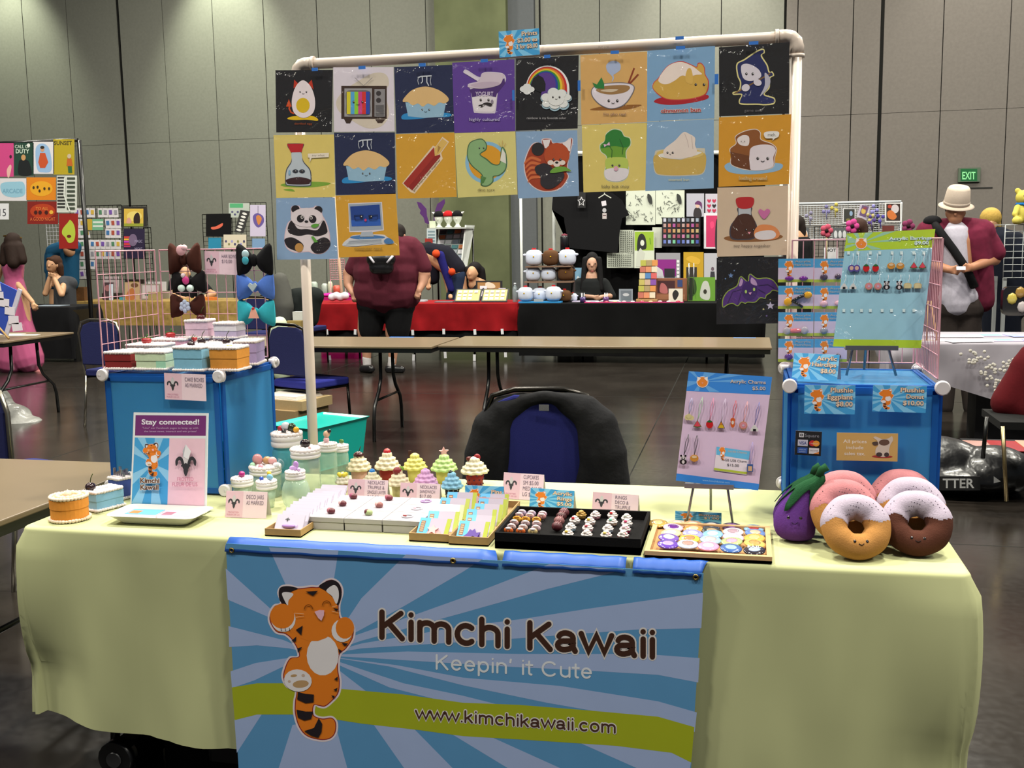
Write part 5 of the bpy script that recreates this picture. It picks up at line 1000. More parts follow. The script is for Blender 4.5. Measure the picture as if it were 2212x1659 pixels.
for (u, v, c, t_), lab in zip(deco, dl):
    def bld(e, c=c, t_=t_):
        b = B(); b.lathe([(.011, 0), (.0135, .007), (.013, .009)], mat(c, 'clay'), 14); b.build('base', e); b = B(); swirl(b, (0, 0, .008), .0138, .013, mat('dcd2ce' if c != 'a8843c' else c, 'clay'), 3, 7); b.build('icing', e)
        b = B(); b.ball((-.003, -.008, .017), .0045, mat(t_, 'shiny'), 8, 6); b.ball((.006, -.006, .014), .003, mat(c, 'shiny'), 8, 6); b.build('ornament', e)
    item('deco_ring', u, v, RZ, bld, 'cupcake-shaped deco ring, '+lab, 'ring', 'cupcake-shaped deco rings in the black tray')
# ---------------------------------------------------------------- badge tray
otray(.487, .783, .006, .275, .016, mat('c8a070', 'card'), 'shallow wooden cork tray covered with round badges', t=.012, base=.006, inner=mat('a87c4c', 'card', sc=200, am=.25))
bt = [(1400, 700, '5c3c9c', 'a890d0', 'purple badge at front left'), (1535, 702, 'a8b0c8', 'a08078', 'pale blue badge with a brown centre in the front row'), (1675, 714, 'd48cac', 'dcc0c8', 'pink badge in the front row'), (1830, 730, '3c5c98', '8cb0d8', 'blue badge in the front row'), (1990, 742, '28242c', '9cb0cc', 'black badge reading FAIL at front right'),
 (1405, 652, '6a4ca0', 'dcd4e0', 'purple badge with white clouds in the second row'), (1545, 658, 'd8b440', 'a87850', 'yellow badge in the second row'), (1690, 666, '94b4d8', 'c8a8a8', 'light blue badge in the second row'), (1835, 676, 'a0b878', 'd090a8', 'green badge with a pink centre'), (1990, 692, 'd0ac5c', 'b48c50', 'tan badge in the second row'),
 (1420, 612, 'c8b890', 'dcd4cc', 'cream badge in the third row'), (1570, 618, '8c8cc8', 'b0a8d4', 'violet blue badge in the third row'), (1705, 620, '7ca8d4', 'c0d0e0', 'sky blue badge in the third row'), (1845, 642, 'c8b4cc', 'dcd0dc', 'pale lilac badge in the third row'), (1990, 646, 'd4a44c', 'e0c078', 'golden badge in the third row'),
 (1435, 570, 'c0a8c0', '5c2c7c', 'pale badge with a purple blob'), (1572, 580, 'd08440', 'e0b890', 'orange badge with a tiger face'), (1700, 596, '2c3438', 'a08868', 'dark badge in the fourth row'), (1845, 598, 'd4c4cc', '9c8490', 'white badge in the fourth row'), (1995, 608, '5c78b0', 'd0a890', 'blue badge at the right edge, fourth row'),
 (1462, 538, 'd4b8a0', 'd8c8c0', 'cream badge at the back left'), (1570, 545, 'd0a078', 'dccabc', 'peach badge in the back row'), (1697, 550, '2c4468', 'd8d4cc', 'navy badge with a white middle'), (1835, 558, '3c2450', '8c60b0', 'dark purple badge in the back row'), (1985, 570, '84b4dc', 'b03c3c', 'light blue badge with a red strawberry'), (1330, 545, 'b8944c', 'd8bc84', 'tan badge overhanging the back left corner')]
for k, (u, v, c1, c2_, lab) in enumerate(bt[::-1]):
    n_ = len(bt)-1-k; P = PZ(c4[0]+u/c4[2], c4[1]+v/c4[2], TZ+.013)
    row = n_//5; e = empty('round_badge', (P.x, P.y, TZ+.0072+.0022*(5-row)+.0008*(n_ % 2)+(.006 if n_ == 25 else 0)), 0, lab, 'badge', 'round badges on the cork tray'); e.rotation_euler = (R(7), R(4*math.sin(n_*3)), random.random()*.3)
    b = B(); r = .0262; b.lathe([(r*.94, -.001), (r, .001), (r*.96, .0032), (r*.8, .0045), (r*.4, .0056), (0, .006)], mat(c1, 'shiny'), 28); b.build('badge_shell', e)
    b = B(); b.lathe([(r*.62, .0049), (r*.4, .0058), (0, .0062)], mat(c2_, 'shiny'), 20)
    if 'FAIL' in lab:
        vs, fs, x0, x1 = text_geo('FAIL', .02); b.add([((x-(x0+x1)/2)*.017, y*.017+.004, .0066) for x, y in vs], fs, mat('e4e0e4', 'shiny'))
    b.build('badge_picture', e)
# ---------------------------------------------------------------- boards on easels
CH = mat('b8b8be', 'metal'); CHD = mat('8c8c94', 'metal')
c5 = (1400, 740, 2.724); c6 = (1650, 380, 3.936)
def easel(L, Rr, zl, foot, label, hgt=.2, back=.16):
    """L,R ledge end points (world), foot plane height"""
    c = V(((L.x+Rr.x)/2, (L.y+Rr.y)/2, foot)); e = empty('easel', c, 0, label, 'easel'); d = (Rr-L); dx = d.x; l = L-c; r = Rr-c
    b = B(); b.box(l.x-.004, l.y-.022, l.z-.006, r.x+.004, l.y+.028, l.z-.002, CH); b.box(l.x-.004, l.y-.024, l.z-.006, r.x+.004, l.y-.021, l.z+.006, CH); b.build('ledge', e)
    for s, p in ((-1, l+V((dx*.16, .004, 0))), (1, r-V((dx*.12, -.004, 0)))):
        b = B(); b.tube([(p.x+s*.018, p.y-.01, .003), (p.x, p.y+.024, p.z-.003), (p.x-s*.02, p.y+.03+.19*hgt, p.z+hgt)], .0034, CHD, 8); b.build('leg', e)
    b = B(); b.tube([(0, l.y+.05+.15*hgt, l.z+hgt*.8), (0, l.y+back, .003)], .0036, CHD, 8); b.build('rear_leg', e); return e
# acrylic charms board
O = PZ(1480, 1043, .862); n = V((.02, -1, .16)).normalized(); a = Art(O, n, c5, 'paper')
a.sheet([(163, 812), (648, 870), (730, 202), (240, 168)], .004, 'c9b0cd')
a.P([(225, 285), (716, 308), (730, 202), (240, 168)], '2f7cd0')
for q in ([(310, 230), (240, 168), (270, 170)], [(310, 230), (330, 175), (400, 180)], [(310, 230), (470, 185), (560, 191)], [(310, 230), (560, 215), (560, 235)], [(310, 230), (420, 290), (360, 290)], [(310, 230), (300, 286), (270, 285)], [(310, 230), (228, 262), (232, 225)]): a.P(q, '5c9cdc'); a.lay -= a.step
a.lay += a.step; a.P([(163, 812), (648, 870), (654, 832), (168, 770)], '2f7cd0'); a.Tx('www.kimchikawaii.com', 400, 822, 11, '9cc4ec', w=160, sl=.1)
def cathead(a, x, y, r):
    for s in (-1, 1): a.P([(x+s*r*.95, y-r*1.0), (x+s*r*1.0, y+r*.1), (x+s*r*.2, y-r*.75)], 'd8d0d4')
    a.E(x, y, r*1.1, r*1.05, 'd8d0d4'); a.E(x, y, r*.95, r*.92, 'd87c28')
    for s in (-1, 1): a.P([(x+s*r*.85, y-r*.85), (x+s*r*.88, y-r*.1), (x+s*r*.3, y-r*.65)], 'e4dcd8')
    a.P([(x-r*.18, y+r*.1), (x+r*.18, y+r*.1), (x, y+r*.35)], 'd89c9c')
cathead(a, 320, 232, 32)
a.Tx('Acrylic Charms', 692, 244, 20, 'c8b09c', al='r', w=208, bold=.015, sl=.03); a.Tx('$5.00', 690, 280, 20, 'c8b09c', al='r', w=76, bold=.015, sl=.03)
a.P([(388, 752), (580, 778), (600, 640), (403, 612)], 'd8ccd8'); a.P([(401, 660), (592, 690), (600, 640), (403, 612)], '5cacd8'); a.P([(386, 750), (580, 775), (582, 762), (388, 737)], 'a8b43c')
a.Tx('Acrylic Charms', 580, 655, 13, 'c8a88c', al='r', w=110, sl=.1); a.Tx('4GB USB Charm', 440, 696, 14, '4a444c', al='l', w=140, sl=.08); a.Tx('$15.00', 465, 726, 15, '4a444c', al='l', w=70, sl=.08); tiger(a, 395, 590, .065, True, .07)
a.build('charm_board', loc=O, label='pink Acrylic Charms price board with blue ends standing on an easel', cat='display board')
L_ = PP(c5[0]+225/c5[2], c5[1]+822/c5[2], O+n*.014, n); R_ = PP(c5[0]+495/c5[2], c5[1]+850/c5[2], O+n*.014, n); L_.z = R_.z = (L_.z+R_.z)/2; L_.y = R_.y = (L_.y+R_.y)/2
easel(L_, R_, 0, TZ+.001, 'silver display easel under the pink charm board', .14)
def hang(O, n, crop, u, v0, v1, scol, lab, bld, name, cat, group, hook=False):
    """small charm hanging flat before a board: u, v1 = charm centre, v0 = where it is tied"""
    P = PP(crop[0]+u[1]/crop[2], crop[1]+v1/crop[2], O+n*.006, n); T = PP(crop[0]+u[0]/crop[2], crop[1]+v0/crop[2], O+n*.005, n); e = empty(name, P, 0, lab, cat, group)
    b = B(); m = mat(scol, 'plastic'); d = T-P
    if hook: b.tube([d, d*.75+V((.002, 0, 0)), d*.4, V((0, 0, .008))], .0007, m, 5)
    else:
        for s in (-1, 1): b.tube([d, d*.7+V((s*.0035, 0, 0)), d*.35+V((s*.001, 0, 0)), V((0, 0, .009))], .0009, m, 5)
    b.build('hook' if hook else 'strap', e)
    bld(e); return e
def pl(name, e, shapes):
    b = B()
    for i, (kind, c, *g) in enumerate(shapes):
        y0 = -.0015-.0004*i
        if kind == 'E': pts = [(g[0]+g[2]*math.cos(2*PI*k/16), g[1]+g[3]*math.sin(2*PI*k/16)) for k in range(16)]
        else: pts = g[0]
        b.prism(pts, .0015 if i == 0 else y0+.0003, y0, mat(c, 'shiny'), 'y')
    return b.build(name, e)
M_ = .001
def sc_(L, k=M_): return [(x*k, y*k) for x, y in L]
SH = {
 'cloud': lambda s: [('E', 'd8cc98', -.003*s, 0, .006*s, .006*s), ('E', 'd8cc98', .004*s, -.001, .007*s, .0055*s), ('E', 'd8cc98', .0, .003*s, .005*s, .005*s)],
 'melon': lambda s: [('P', '4a7a3c', sc_([(-9*s, -6*s), (0, -8*s), (9*s, -6*s), (0, 8*s)])), ('P', 'd8485c', sc_([(-7*s, -4.5*s), (0, -6*s), (7*s, -4.5*s), (0, 7*s)]))],
 'straw': lambda s: [('E', 'c82428', 0, -.001*s, .0075*s, .0085*s), ('P', '2c6c3c', sc_([(-6*s, 4*s), (-2*s, 8*s), (2*s, 8*s), (6*s, 4*s), (0, 3*s)]))],
 'corn': lambda s: [('P', '3c3424', sc_([(-8*s, -7*s), (8*s, -7*s), (0, 9*s)])), ('P', 'd8b02c', sc_([(-6.4*s, -6*s), (6.4*s, -6*s), (3.2*s, 1*s), (-3.2*s, 1*s)])), ('P', 'd8802c', sc_([(-3*s, 1*s), (3*s, 1*s), (0, 7*s)]))],
 'tigr': lambda s: [('E', 'd0602c', 0, .005*s, .005*s, .005*s), ('E', 'd0602c', 0, -.003*s, .0045*s, .008*s), ('E', 'e0d8d4', 0, 0, .0025*s, .004*s)],
 'donut': lambda s: [('E', 'c89060', 0, 0, .0085*s, .0085*s), ('E', 'd88c98', 0, .0005, .0072*s, .007*s), ('E', 'c9b0cd', 0, 0, .0025*s, .0025*s)],
 'rice': lambda s: [('P', 'd8d8d8', sc_([(-8*s, -6*s), (8*s, -6*s), (8*s, -2*s), (2*s, 7*s), (-2*s, 7*s), (-8*s, -2*s)])), ('P', '1c1c1c', sc_([(-3*s, -6*s), (3*s, -6*s), (3*s, -1*s), (-3*s, -1*s)]))],
 'panda': lambda s: [('E', 'd8d0d4', 0, .004*s, .0065*s, .0055*s), ('E', '241c20', -.0045*s, .009*s, .0022*s, .0022*s), ('E', '241c20', .0045*s, .009*s, .0022*s, .0022*s), ('E', '241c20', 0, -.004*s, .0075*s, .006*s), ('E', 'd8d0d4', 0, -.004*s, .003*s, .004*s), ('E', '241c20', -.0025*s, .004*s, .0013*s, .0016*s), ('E', '241c20', .0025*s, .004*s, .0013*s, .0016*s)],
 'bun': lambda s: [('E', 'd0903c', 0, 0, .009*s, .0075*s), ('E', 'e0c4a0', 0, .003*s, .0055*s, .003*s)],
 'usb': lambda s: [('P', '3c5c9c', sc_([(-6*s, -8*s), (6*s, -8*s), (6*s, 8*s), (-6*s, 8*s)])), ('P', 'd8b088', sc_([(-4*s, -6*s), (4*s, -6*s), (4*s, 4*s), (-4*s, 4*s)]))],
 'berry': lambda s: [('E', '5c4ca0', 0, 0, .008*s, .008*s), ('E', 'd8b4a4', 0, .0005, .0045*s, .005*s)],
 'toast': lambda s: [('P', 'c8b48c', sc_([(-8*s, -6*s), (8*s, -6*s), (9*s, 3*s), (4*s, 7*s), (-5*s, 7*s), (-9*s, 3*s)])), ('P', 'd8cc9c', sc_([(-6.5*s, -5*s), (6.5*s, -5*s), (7*s, 3*s), (3*s, 5.5*s), (-4*s, 5.5*s), (-7*s, 3*s)]))]}
for (u0, v0, u1, v1, c, k, lab) in ((258, 325, 240, 440, '9c9cc0', 'cloud', 'pale yellow bun charm on a grey strap'), (320, 320, 290, 478, 'a8c4ac', 'melon', 'watermelon slice charm on a green strap'), (385, 325, 362, 478, 'd88cac', 'straw', 'red strawberry charm on a pink strap'), (455, 330, 430, 485, 'c8b8d0', 'corn', 'candy corn charm on a pale strap'), (517, 340, 498, 470, 'c8606c', 'tigr', 'orange tiger charm on a red strap'), (585, 345, 560, 487, 'd8a0a8', 'donut', 'pink donut charm on a pink strap'), (655, 350, 626, 505, '7c78b0', 'rice', 'rice ball charm on a violet strap'), (238, 540, 207, 690, '4c4850', 'panda', 'panda charm in the lower row'), (288, 545, 272, 680, '4c4450', 'bun', 'orange bun charm on a dark loop strap, lower row'), (615, 585, 600, 738, 'a898c8', 'usb', 'blue bear drive charm beside the handwritten card')):
    hang(O, n, c5, (u0, u1), v0, v1, c, lab, lambda e, k=k: pl('charm', e, SH[k](1.25)), 'phone_charm', 'charm', 'charms hanging on the pink board')
# green earring board on its easel on top of the right cube
CT = 1.1285
O2 = PZ(1883, 752, CT+.075); n2 = V((.0, -1, .17)).normalized(); a = Art(O2, n2, c6, 'print')
a.sheet([(588, 1450), (1335, 1465), (1458, 452), (705, 490)], .004, '8cb8cc')
a.P([(683, 640), (1437, 610), (1458, 452), (705, 490)], 'a4c02c')
for q in ([(830, 570), (706, 500), (715, 570)], [(830, 570), (760, 488), (800, 486)], [(830, 570), (860, 484), (930, 480)], [(830, 570), (1020, 476), (1120, 470)], [(830, 570), (1150, 530), (1150, 555)], [(830, 570), (1000, 620), (920, 628)], [(830, 570), (800, 634), (760, 636)], [(830, 570), (690, 620), (700, 590)]): a.P(q, '8cb8a0'); a.lay -= a.step
a.lay += a.step; a.P([(588, 1450), (1335, 1465), (1344, 1398), (596, 1388)], 'a4c02c'); cathead(a, 828, 575, 46)
a.Tx('Acrylic Earrings', 1425, 540, 26, 'c8d8dc', al='r', w=360, bold=.02, out='8cb0b0', ow=.03, sl=-.02); a.Tx('$9.00', 1400, 582, 28, 'c8d8dc', al='r', w=118, bold=.02, out='8cb0b0', ow=.03, sl=-.02)
for u, v in [(x, 655) for x in (720, 800, 905, 985, 1090, 1170, 1275, 1360)]+[(x, 1145) for x in (680, 750, 830, 905, 1005, 1085, 1190, 1275)]: a.Rc(u-12, v-14, u+12, v+14, 'c4d8dc'); a.lay -= a.step
a.build('earring_board', loc=O2, label='green and blue Acrylic Earrings board standing on the right cube', cat='display board')
L_ = PP(c6[0]+700/c6[2], c6[1]+1450/c6[2], O2+n2*.014, n2); R_ = PP(c6[0]+1120/c6[2], c6[1]+1462/c6[2], O2+n2*.014, n2); L_.z = R_.z = (L_.z+R_.z)/2; L_.y = R_.y = (L_.y+R_.y)/2
easel(L_, R_, 0, CT, 'silver display easel on top of the right blue cube', .13, .14)
for (ua, ub, v0, v1, k, lab) in ((745, 790, 660, 785, 'berry', 'purple and blue round'), (870, 950, 660, 780, 'straw', 'red strawberry'), (1082, 1160, 660, 765, 'bun', 'orange bun'), (1275, 1348, 655, 760, 'melon', 'pink watermelon'), (682, 758, 840, 940, 'rice', 'white rice ball'), (892, 970, 840, 938, 'donut', 'pink donut'), (1043, 1150, 840, 932, 'panda', 'panda'), (1222, 1308, 840, 935, 'toast', 'cream toast')):
    for u, s in ((ua, 'left'), (ub, 'right')):
        hang(O2, n2, c6, (u+14, u), v0, v1, 'c8c8d0', '%s earring, %s one of its pair' % (lab, s), lambda e, k=k: pl('charm', e, SH[k](1.15)), 'earring', 'earring', 'pairs of earrings on the green board', True)
# price cards on the right cube
def quadsign(quad, kind, lines, label, y, **k): return flatsign(quad, y, kind, lines, label, crop=c5, **k)
quadsign([(918, 418), (1217, 423), (1215, 252), (917, 250)], 'tiger', ['Plushie', 'Eggplant', '$8.00'], 'blue tiger Plushie Eggplant card on the right cube front', .372)
quadsign([(1318, 405), (1636, 414), (1622, 254), (1308, 252)], 'tiger', ['Plushie', 'Donut', '$10.00'], 'blue tiger Plushie Donut card on the right cube front', .372)
def sq(a):
    a.Rc(0, 0, 100, 100, '14151a'); a.Rc(14, 74, 32, 92, 'c8c8d0'); a.Rc(18, 78, 28, 88, '14151a'); a.Rc(21, 81, 25, 85, 'c8c8d0'); a.Tx('Square', 36, 76, 13, '8c8c98', al='l', w=54)
    a.Rc(10, 38, 48, 64, 'b8b8cc'); a.Tx('VISA', 29, 44, 13, '24347c', w=28, bold=.02); a.Rc(54, 38, 92, 64, '14151a'); a.E(66, 51, 13, 12, 'b8242c'); a.E(80, 51, 13, 12, 'd88c2c'); a.Tx('MasterCard', 73, 48, 5, 'd8d0d0', w=28)
    a.Rc(10, 8, 48, 32, '2850a0'); a.Tx('AMERICAN', 29, 21, 5, 'a8b8dc', w=26); a.Tx('EXPRESS', 29, 12, 5, 'a8b8dc', w=24); a.Rc(54, 8, 92, 32, 'd0ccd4'); a.Tx('DISCOVER', 73, 18, 6, '40404c', w=32); a.P([(70, 8), (92, 8), (92, 18)], 'c87838')
flatsign([(862, 660), (1018, 668), (1025, 525), (872, 518)], .372, sq, [], 'black card payment sticker on the front of the right cube', 'payment_sign', 'sticker', c5)
def prc(a):
    a.Rc(0, 0, 100, 100, 'c09c5c')
    for i, t_ in enumerate(('All prices', 'include', 'sales tax.')): a.Tx(t_, 30, 64-i*22, 12, 'dcd4c8', w=(38, 28, 34)[i], bold=.012)
    a.E(75, 17, 17, 5, '9c2c2c'); a.S([(65, 22), (64, 42), (68, 58), (66, 74), (60, 84), (64, 88), (74, 80), (84, 82), (90, 90), (92, 76), (88, 60), (86, 40), (86, 20), (75, 15)], 'c4b8ac'); a.S([(70, 62), (78, 56), (86, 64), (84, 76), (76, 78), (70, 72)], '5c4438'); a.E(70, 24, 5, 8, '3c3030'); a.E(82, 24, 4, 8, '3c3030'); a.S([(58, 66), (62, 56), (68, 60), (66, 70)], '4c3c34')
flatsign([(1108, 693), (1468, 700), (1472, 538), (1112, 527)], .372, prc, [], 'tan prices-include-tax sticker with a cat on the right cube', 'tax_sign', 'sticker', c5)
tent((1710, 818), (1808, 824), 56, 'tiger', ['Acrylic', 'Hairclips', '$8.00'], 'blue tiger Acrylic Hairclips card standing on top of the right cube', z=CT)
# hair clip cards on the pink grid
def clip(col, row, u0, u1, v0, v1, item_):
    y = .745; P = [PP(c6[0]+u/c6[2], c6[1]+v/c6[2], V((0, y, 0)), V((0, -1, 0))) for u, v in ((u0, v1), (u1, v1), (u1, v0), (u0, v0))]; w = P[1].x-P[0].x; h = P[3].z-P[0].z
    e = empty('clip_card', P[0], 0, '%s hair clip card, %s column, %s row of the pink grid' % (item_[0], col, row), 'hair clip card', 'hair clip cards on the right grid')
    a = Art((0, 0, 0), unit=(w, h), kind='print', step=.0001); a.box(0, .0002, 0, w, .001, h, mat('d0c0d4', 'print')); a.Rc(0, 62, 100, 100, '4c94c4'); a.Rc(0, 12, 100, 62, 'c8b4cc'); a.Rc(0, 0, 100, 12, 'a8b440'); tiger(a, 2, 112, .045, True, -.062)
    a.Tx('Acrylic', 92, 84, 9, 'b8a08c', al='r', w=45); a.Tx('Hairclips', 92, 70, 9, 'b8a08c', al='r', w=50); a.build('backing_card', e)
    b = B(); c, kind = item_[1], item_[2]
    if kind == 'pair':
        for s in (.32, .72): b.ball((w*s, -.004, h*.16), (w*.13, .004, h*.1), mat(c, 'shiny'), 10, 6)
    elif kind == 'cross':
        b.tube([(w*.3, -.004, h*.25), (w*.75, -.004, h*.62)], .005, mat('1c1a1e', 'shiny'), 6); b.ball((w*.28, -.006, h*.3), (.012, .004, .012), mat(c, 'shiny')); b.ball((w*.84, -.006, h*.6), (.012, .004, .01), mat(c, 'shiny')); b.tube([(w*.4, -.004, h*.35), (w*.7, -.004, h*.08)], .004, mat('1c1a1e', 'shiny'), 6)
    elif kind == 'bar':
        b.ball((w*.5, -.004, h*.22), (w*.2, .004, h*.1), mat(c, 'shiny')); b.ball((w*.25, -.005, h*.22), (.011, .004, .011), mat('a8a0ac', 'shiny')); b.ball((w*.75, -.005, h*.24), (.011, .004, .011), mat('a8a0ac', 'shiny'))
    else: b.ball((w*.3, -.004, h*.22), (w*.12, .004, h*.14), mat(c, 'shiny'), 8, 6); b.ball((w*.72, -.004, h*.24), (w*.1, .004, h*.12), mat(c, 'shiny'), 8, 6)
    b.build('hair_clip', e)
for (ru, v0, v1, il) in (('top', 705, 905, (('Purple bow', '6c2c84', 'pair'), ('Dark spider', '4c3c50', 'one'))), ('second', 935, 1130, (('Black wand', 'd89c2c', 'cross'), ('Pink blossom', 'd8a8b8', 'one'))), ('third', 1160, 1360, (('Pink and grey', 'd0707c', 'bar'), ('Grey snowflake', '8c8c98', 'one'))), ('bottom', 1385, 1580, (('Purple ribbon', '5c3c84', 'one'), ('Dark skull', '3c3840', 'one')))):
    clip('left', ru, 120, 420, v0, v1, il[0]); clip('right', ru, 426, 705, v0, v1, il[1])
# ---------------------------------------------------------------- plush donuts and eggplants
FT = {k: mat(v, 'felt') for k, v in dict(tan='a67640', brown='4a2a20', white='aca0b0', pink='b07478', purple='5c3480', green='1f4a2c').items()}
def donut(P, R0, r0, base, ice, label, tilt=20, yaw=0, z0=None, face=True):
    e = empty('plush_donut', P, 0, label, 'plush donut', 'plush donuts at the right end of the table'); e.rotation_euler = (R(-tilt), 0, R(yaw)); m1, m2 = FT[base], FT[ice]
    up = lambda a, b: (R0+r0*math.cos(b))*math.sin(a) > .006+.006*math.sin((R0+r0*math.cos(b))*math.cos(a)*95)
    b = B(); b.torus((0, 0, 0), R0, r0, m1, 'y', 110, 36, mk=lambda a, b_: m2 if up(a, b_) else m1, fr=lambda a, b_: r0*(1.03 if up(a, b_) else 1)*(1+.02*math.sin(7*a))); b.build('body', e)
    if face:
        y = -r0*1.0; z = -R0*1.02; b = B()
        for s in (-1, 1): b.ball((s*.014, y+.0005, z+.004), (.0036, .002, .004), mat('1a1214', 'shiny'), 10, 6)
        b.tube([(-.006, y-.0008, z-.002), (-.002, y-.001, z-.0055), (.002, y-.001, z-.0055), (.006, y-.0008, z-.002)], .0009, mat('1a1214'), 6); b.build('face', e)
    b = B()
    for k in range(26):
        a = PI*(.08+.84*((k*.618) % 1)); q = PI*(-.0+.0); bb = -PI*.5+((k*.37) % 1-.5)*1.6; rr_ = R0+r0*1.035*math.cos(bb); h = r0*1.035*math.sin(bb); b.ball((rr_*math.cos(a), h, rr_*math.sin(a)), .0011, mat('4c4450'), 5, 4)
    b.build('sprinkles', e, kind='stuff'); return e
dR, dr = .05, .0305
def dn(u, v, dy, *a, tilt=20, yaw=0, **k):
    P = PZ(u, v); H = dr*math.cos(R(tilt))+dR*math.cos(R(tilt)); return donut(V((P.x, P.y+.03+dy, TZ+.001+dR*math.cos(R(tilt))+dr)), dR, dr, *a, tilt=tilt, yaw=yaw, **k)
P0 = PZ(1851, 1214); P1 = PZ(1985, 1208)
def dz(tilt): return TZ+.0012+dR*math.cos(R(tilt))+dr
for (P_0, dx, dy, tl, base, ice, lab, yw, fc) in ((P0, 0, .045, 36, 'tan', 'white', 'tan plush donut with white icing, frontmost of the left stack', 8, True), (P0, -.02, .127, 30, 'tan', 'pink', 'tan plush donut with pink icing, leaning behind the front tan one', 8, False), (P0, -.014, .205, 20, 'brown', 'pink', 'brown plush donut with pink icing at the back of the left stack', 4, False),
    (P1, 0, .05, 34, 'brown', 'white', 'brown plush donut with white icing, front of the right stack', -4, True), (P1, -.002, .13, 29, 'tan', 'white', 'tan plush donut with white icing behind the brown one', -4, False), (P1, -.012, .205, 24, 'tan', 'pink', 'tan plush donut with pink icing at the back of the right stack', -4, False)):
    donut(V((P_0.x+dx, P_0.y+dy, dz(tl)+(.012 if dy > .1 else 0))), dR, dr, base, ice, lab, tl, yw, face=fc)
def eggplant(P, s, label, rz, face=True):
    e = empty('plush_eggplant', P, rz, label, 'plush eggplant', 'plush eggplants'); N = 28; sec = [(.0, 0, .012, .0), (.03, .0, .036, .004), (.055, -.004, .044, .02), (.05, -.006, .046, .045), (.04, -.002, .043, .07), (.03, .008, .036, .095), (.024, .02, .027, .118), (.016, .034, .018, .135), (.006, .044, .006, .145)]
    b = B(); vs = []; fs = []
    for (ry, cx, rx, z) in sec:
        for k in range(N): a = 2*PI*k/N; q = 1+.025*math.cos(4*a); vs.append((s*(cx+rx*q*math.cos(a)), s*((ry if z > 0 else .012)*.72*q*math.sin(a)), s*z))
    for i in range(len(sec)-1):
        for k in range(N): fs.append((i*N+k, i*N+(k+1) % N, (i+1)*N+(k+1) % N, (i+1)*N+k))
    fs += [tuple(range(N))[::-1], tuple((len(sec)-1)*N+k for k in range(N))]; b.add(vs, fs, FT['purple'], True); o = b.build('body', e); mo = o.modifiers.new('s', 'SUBSURF'); mo.levels = mo.render_levels = 1
    b = B(); vs = []; fs = []; K = 40                       # felt calyx with pointed leaves
    def at_z(z):
        for q in range(len(sec)-1):
            if sec[q][3] <= z <= sec[q+1][3]: t_ = (z-sec[q][3])/(sec[q+1][3]-sec[q][3]); return [sec[q][w_]+(sec[q+1][w_]-sec[q][w_])*t_ for w_ in range(3)]
        return [.004, .046, .005]
    for j in range(7):
        for k in range(K):
            a = 2*PI*k/K; tip = max(0, math.cos(2.5*a+2.2)**2)**1.2; z = .149-(j/6)*(.028+.05*tip); ry, cx, rx = at_z(min(.145, z)); cx += .004*(j < 2); vs.append((s*(cx+(rx*1.05+.0025)*math.cos(a)), s*((ry*.72*1.05+.0025)*math.sin(a)), s*z))
    for i in range(6):
        for k in range(K): fs.append((i*K+k, (i+1)*K+k, (i+1)*K+(k+1) % K, i*K+(k+1) % K))
    fs.append(tuple(range(K))); b.add(vs, fs, FT['green'], True); o = b.build('calyx', e); so = o.modifiers.new('s', 'SOLIDIFY'); so.thickness = .0015; so.offset = 1
    b = B(); b.tube([(s*.046, 0, s*.148), (s*.05, 0, s*.162), (s*.062, 0, s*.17)], [s*.009, s*.0085, s*.009], FT['green'], 12); b.build('stem', e)
    if face:
        b = B()
        for q in (-.014, .012): b.ball((s*(q-.006), -s*.0405, s*.062), (.004, .0025, .0042), mat('140e14', 'shiny'), 10, 6)
        b.tube([(s*-.013, -s*.0405, s*.052), (s*-.009, -s*.041, s*.048), (s*-.004, -s*.041, s*.048), (s*.0, -s*.0405, s*.052)], .0009, mat('140e14'), 6); b.build('face', e)
    return e
PE = PZ(1722, 1178); eggplant(V((PE.x, PE.y+.04, TZ+.001)), 1.12, 'purple plush eggplant with green cap and smile, in front', 0)
eggplant(V((PE.x-.004, PE.y+.125, TZ+.001)), 1.02, 'purple plush eggplant mostly hidden behind the smiling one', 0.1, False)
# ================================================================ middle ground: tables, chairs, bins
def cap(b, p0, p1, r0, r1=None, n=14):
    r1 = r0 if r1 is None else r1; p0, p1 = V(p0), V(p1); d = p1-p0; d = d.normalized() if d.length > 1e-6 else V((0, 0, 1)); P = []; Q = []
    for t in (88, 60, 30): P.append(p0-d*r0*math.sin(R(t))); Q.append(r0*math.cos(R(t)))
    P += [p0, p1]; Q += [r0, r1]
    for t in (30, 60, 88): P.append(p1+d*r1*math.sin(R(t))); Q.append(r1*math.cos(R(t)))
    b.tube(P, Q, mat('888888'), n)
def blob(name, prims, col, parent=None, vox=.012, kind='fabric', sm=4, O=V((0, 0, 0)), label=None, cat=None, group=None, rm=None):
    """one continuous surface grown over overlapping round volumes"""
    b = B()
    for p in prims:
        if p[0] == 'b': b.ball(V(p[1])-O, p[2], mat('888888'), 16, 12)
        else: cap(b, V(p[1])-O, V(p[2])-O, p[3], p[4] if len(p) > 4 else None)
    b.mats = []; m = mat(col, kind, sc=60) if isinstance(col, str) else col; b.mats = [m]; b.mi = [0]*len(b.f)
    o = b.build(name, parent, loc=O if parent is None else O-parent.location, label=label, cat=cat, group=group)
    r = o.modifiers.new('skin', 'REMESH'); r.mode = 'VOXEL'; r.voxel_size = vox; r.use_smooth_shade = True
    if sm: s = o.modifiers.new('smooth', 'SMOOTH'); s.factor = .5; s.iterations = sm
    return o
LAM = mat('6b5c47', 'plastic', am=.08, sc=4, r=.3); BLKM = mat('121212', 'plastic', r=.3)
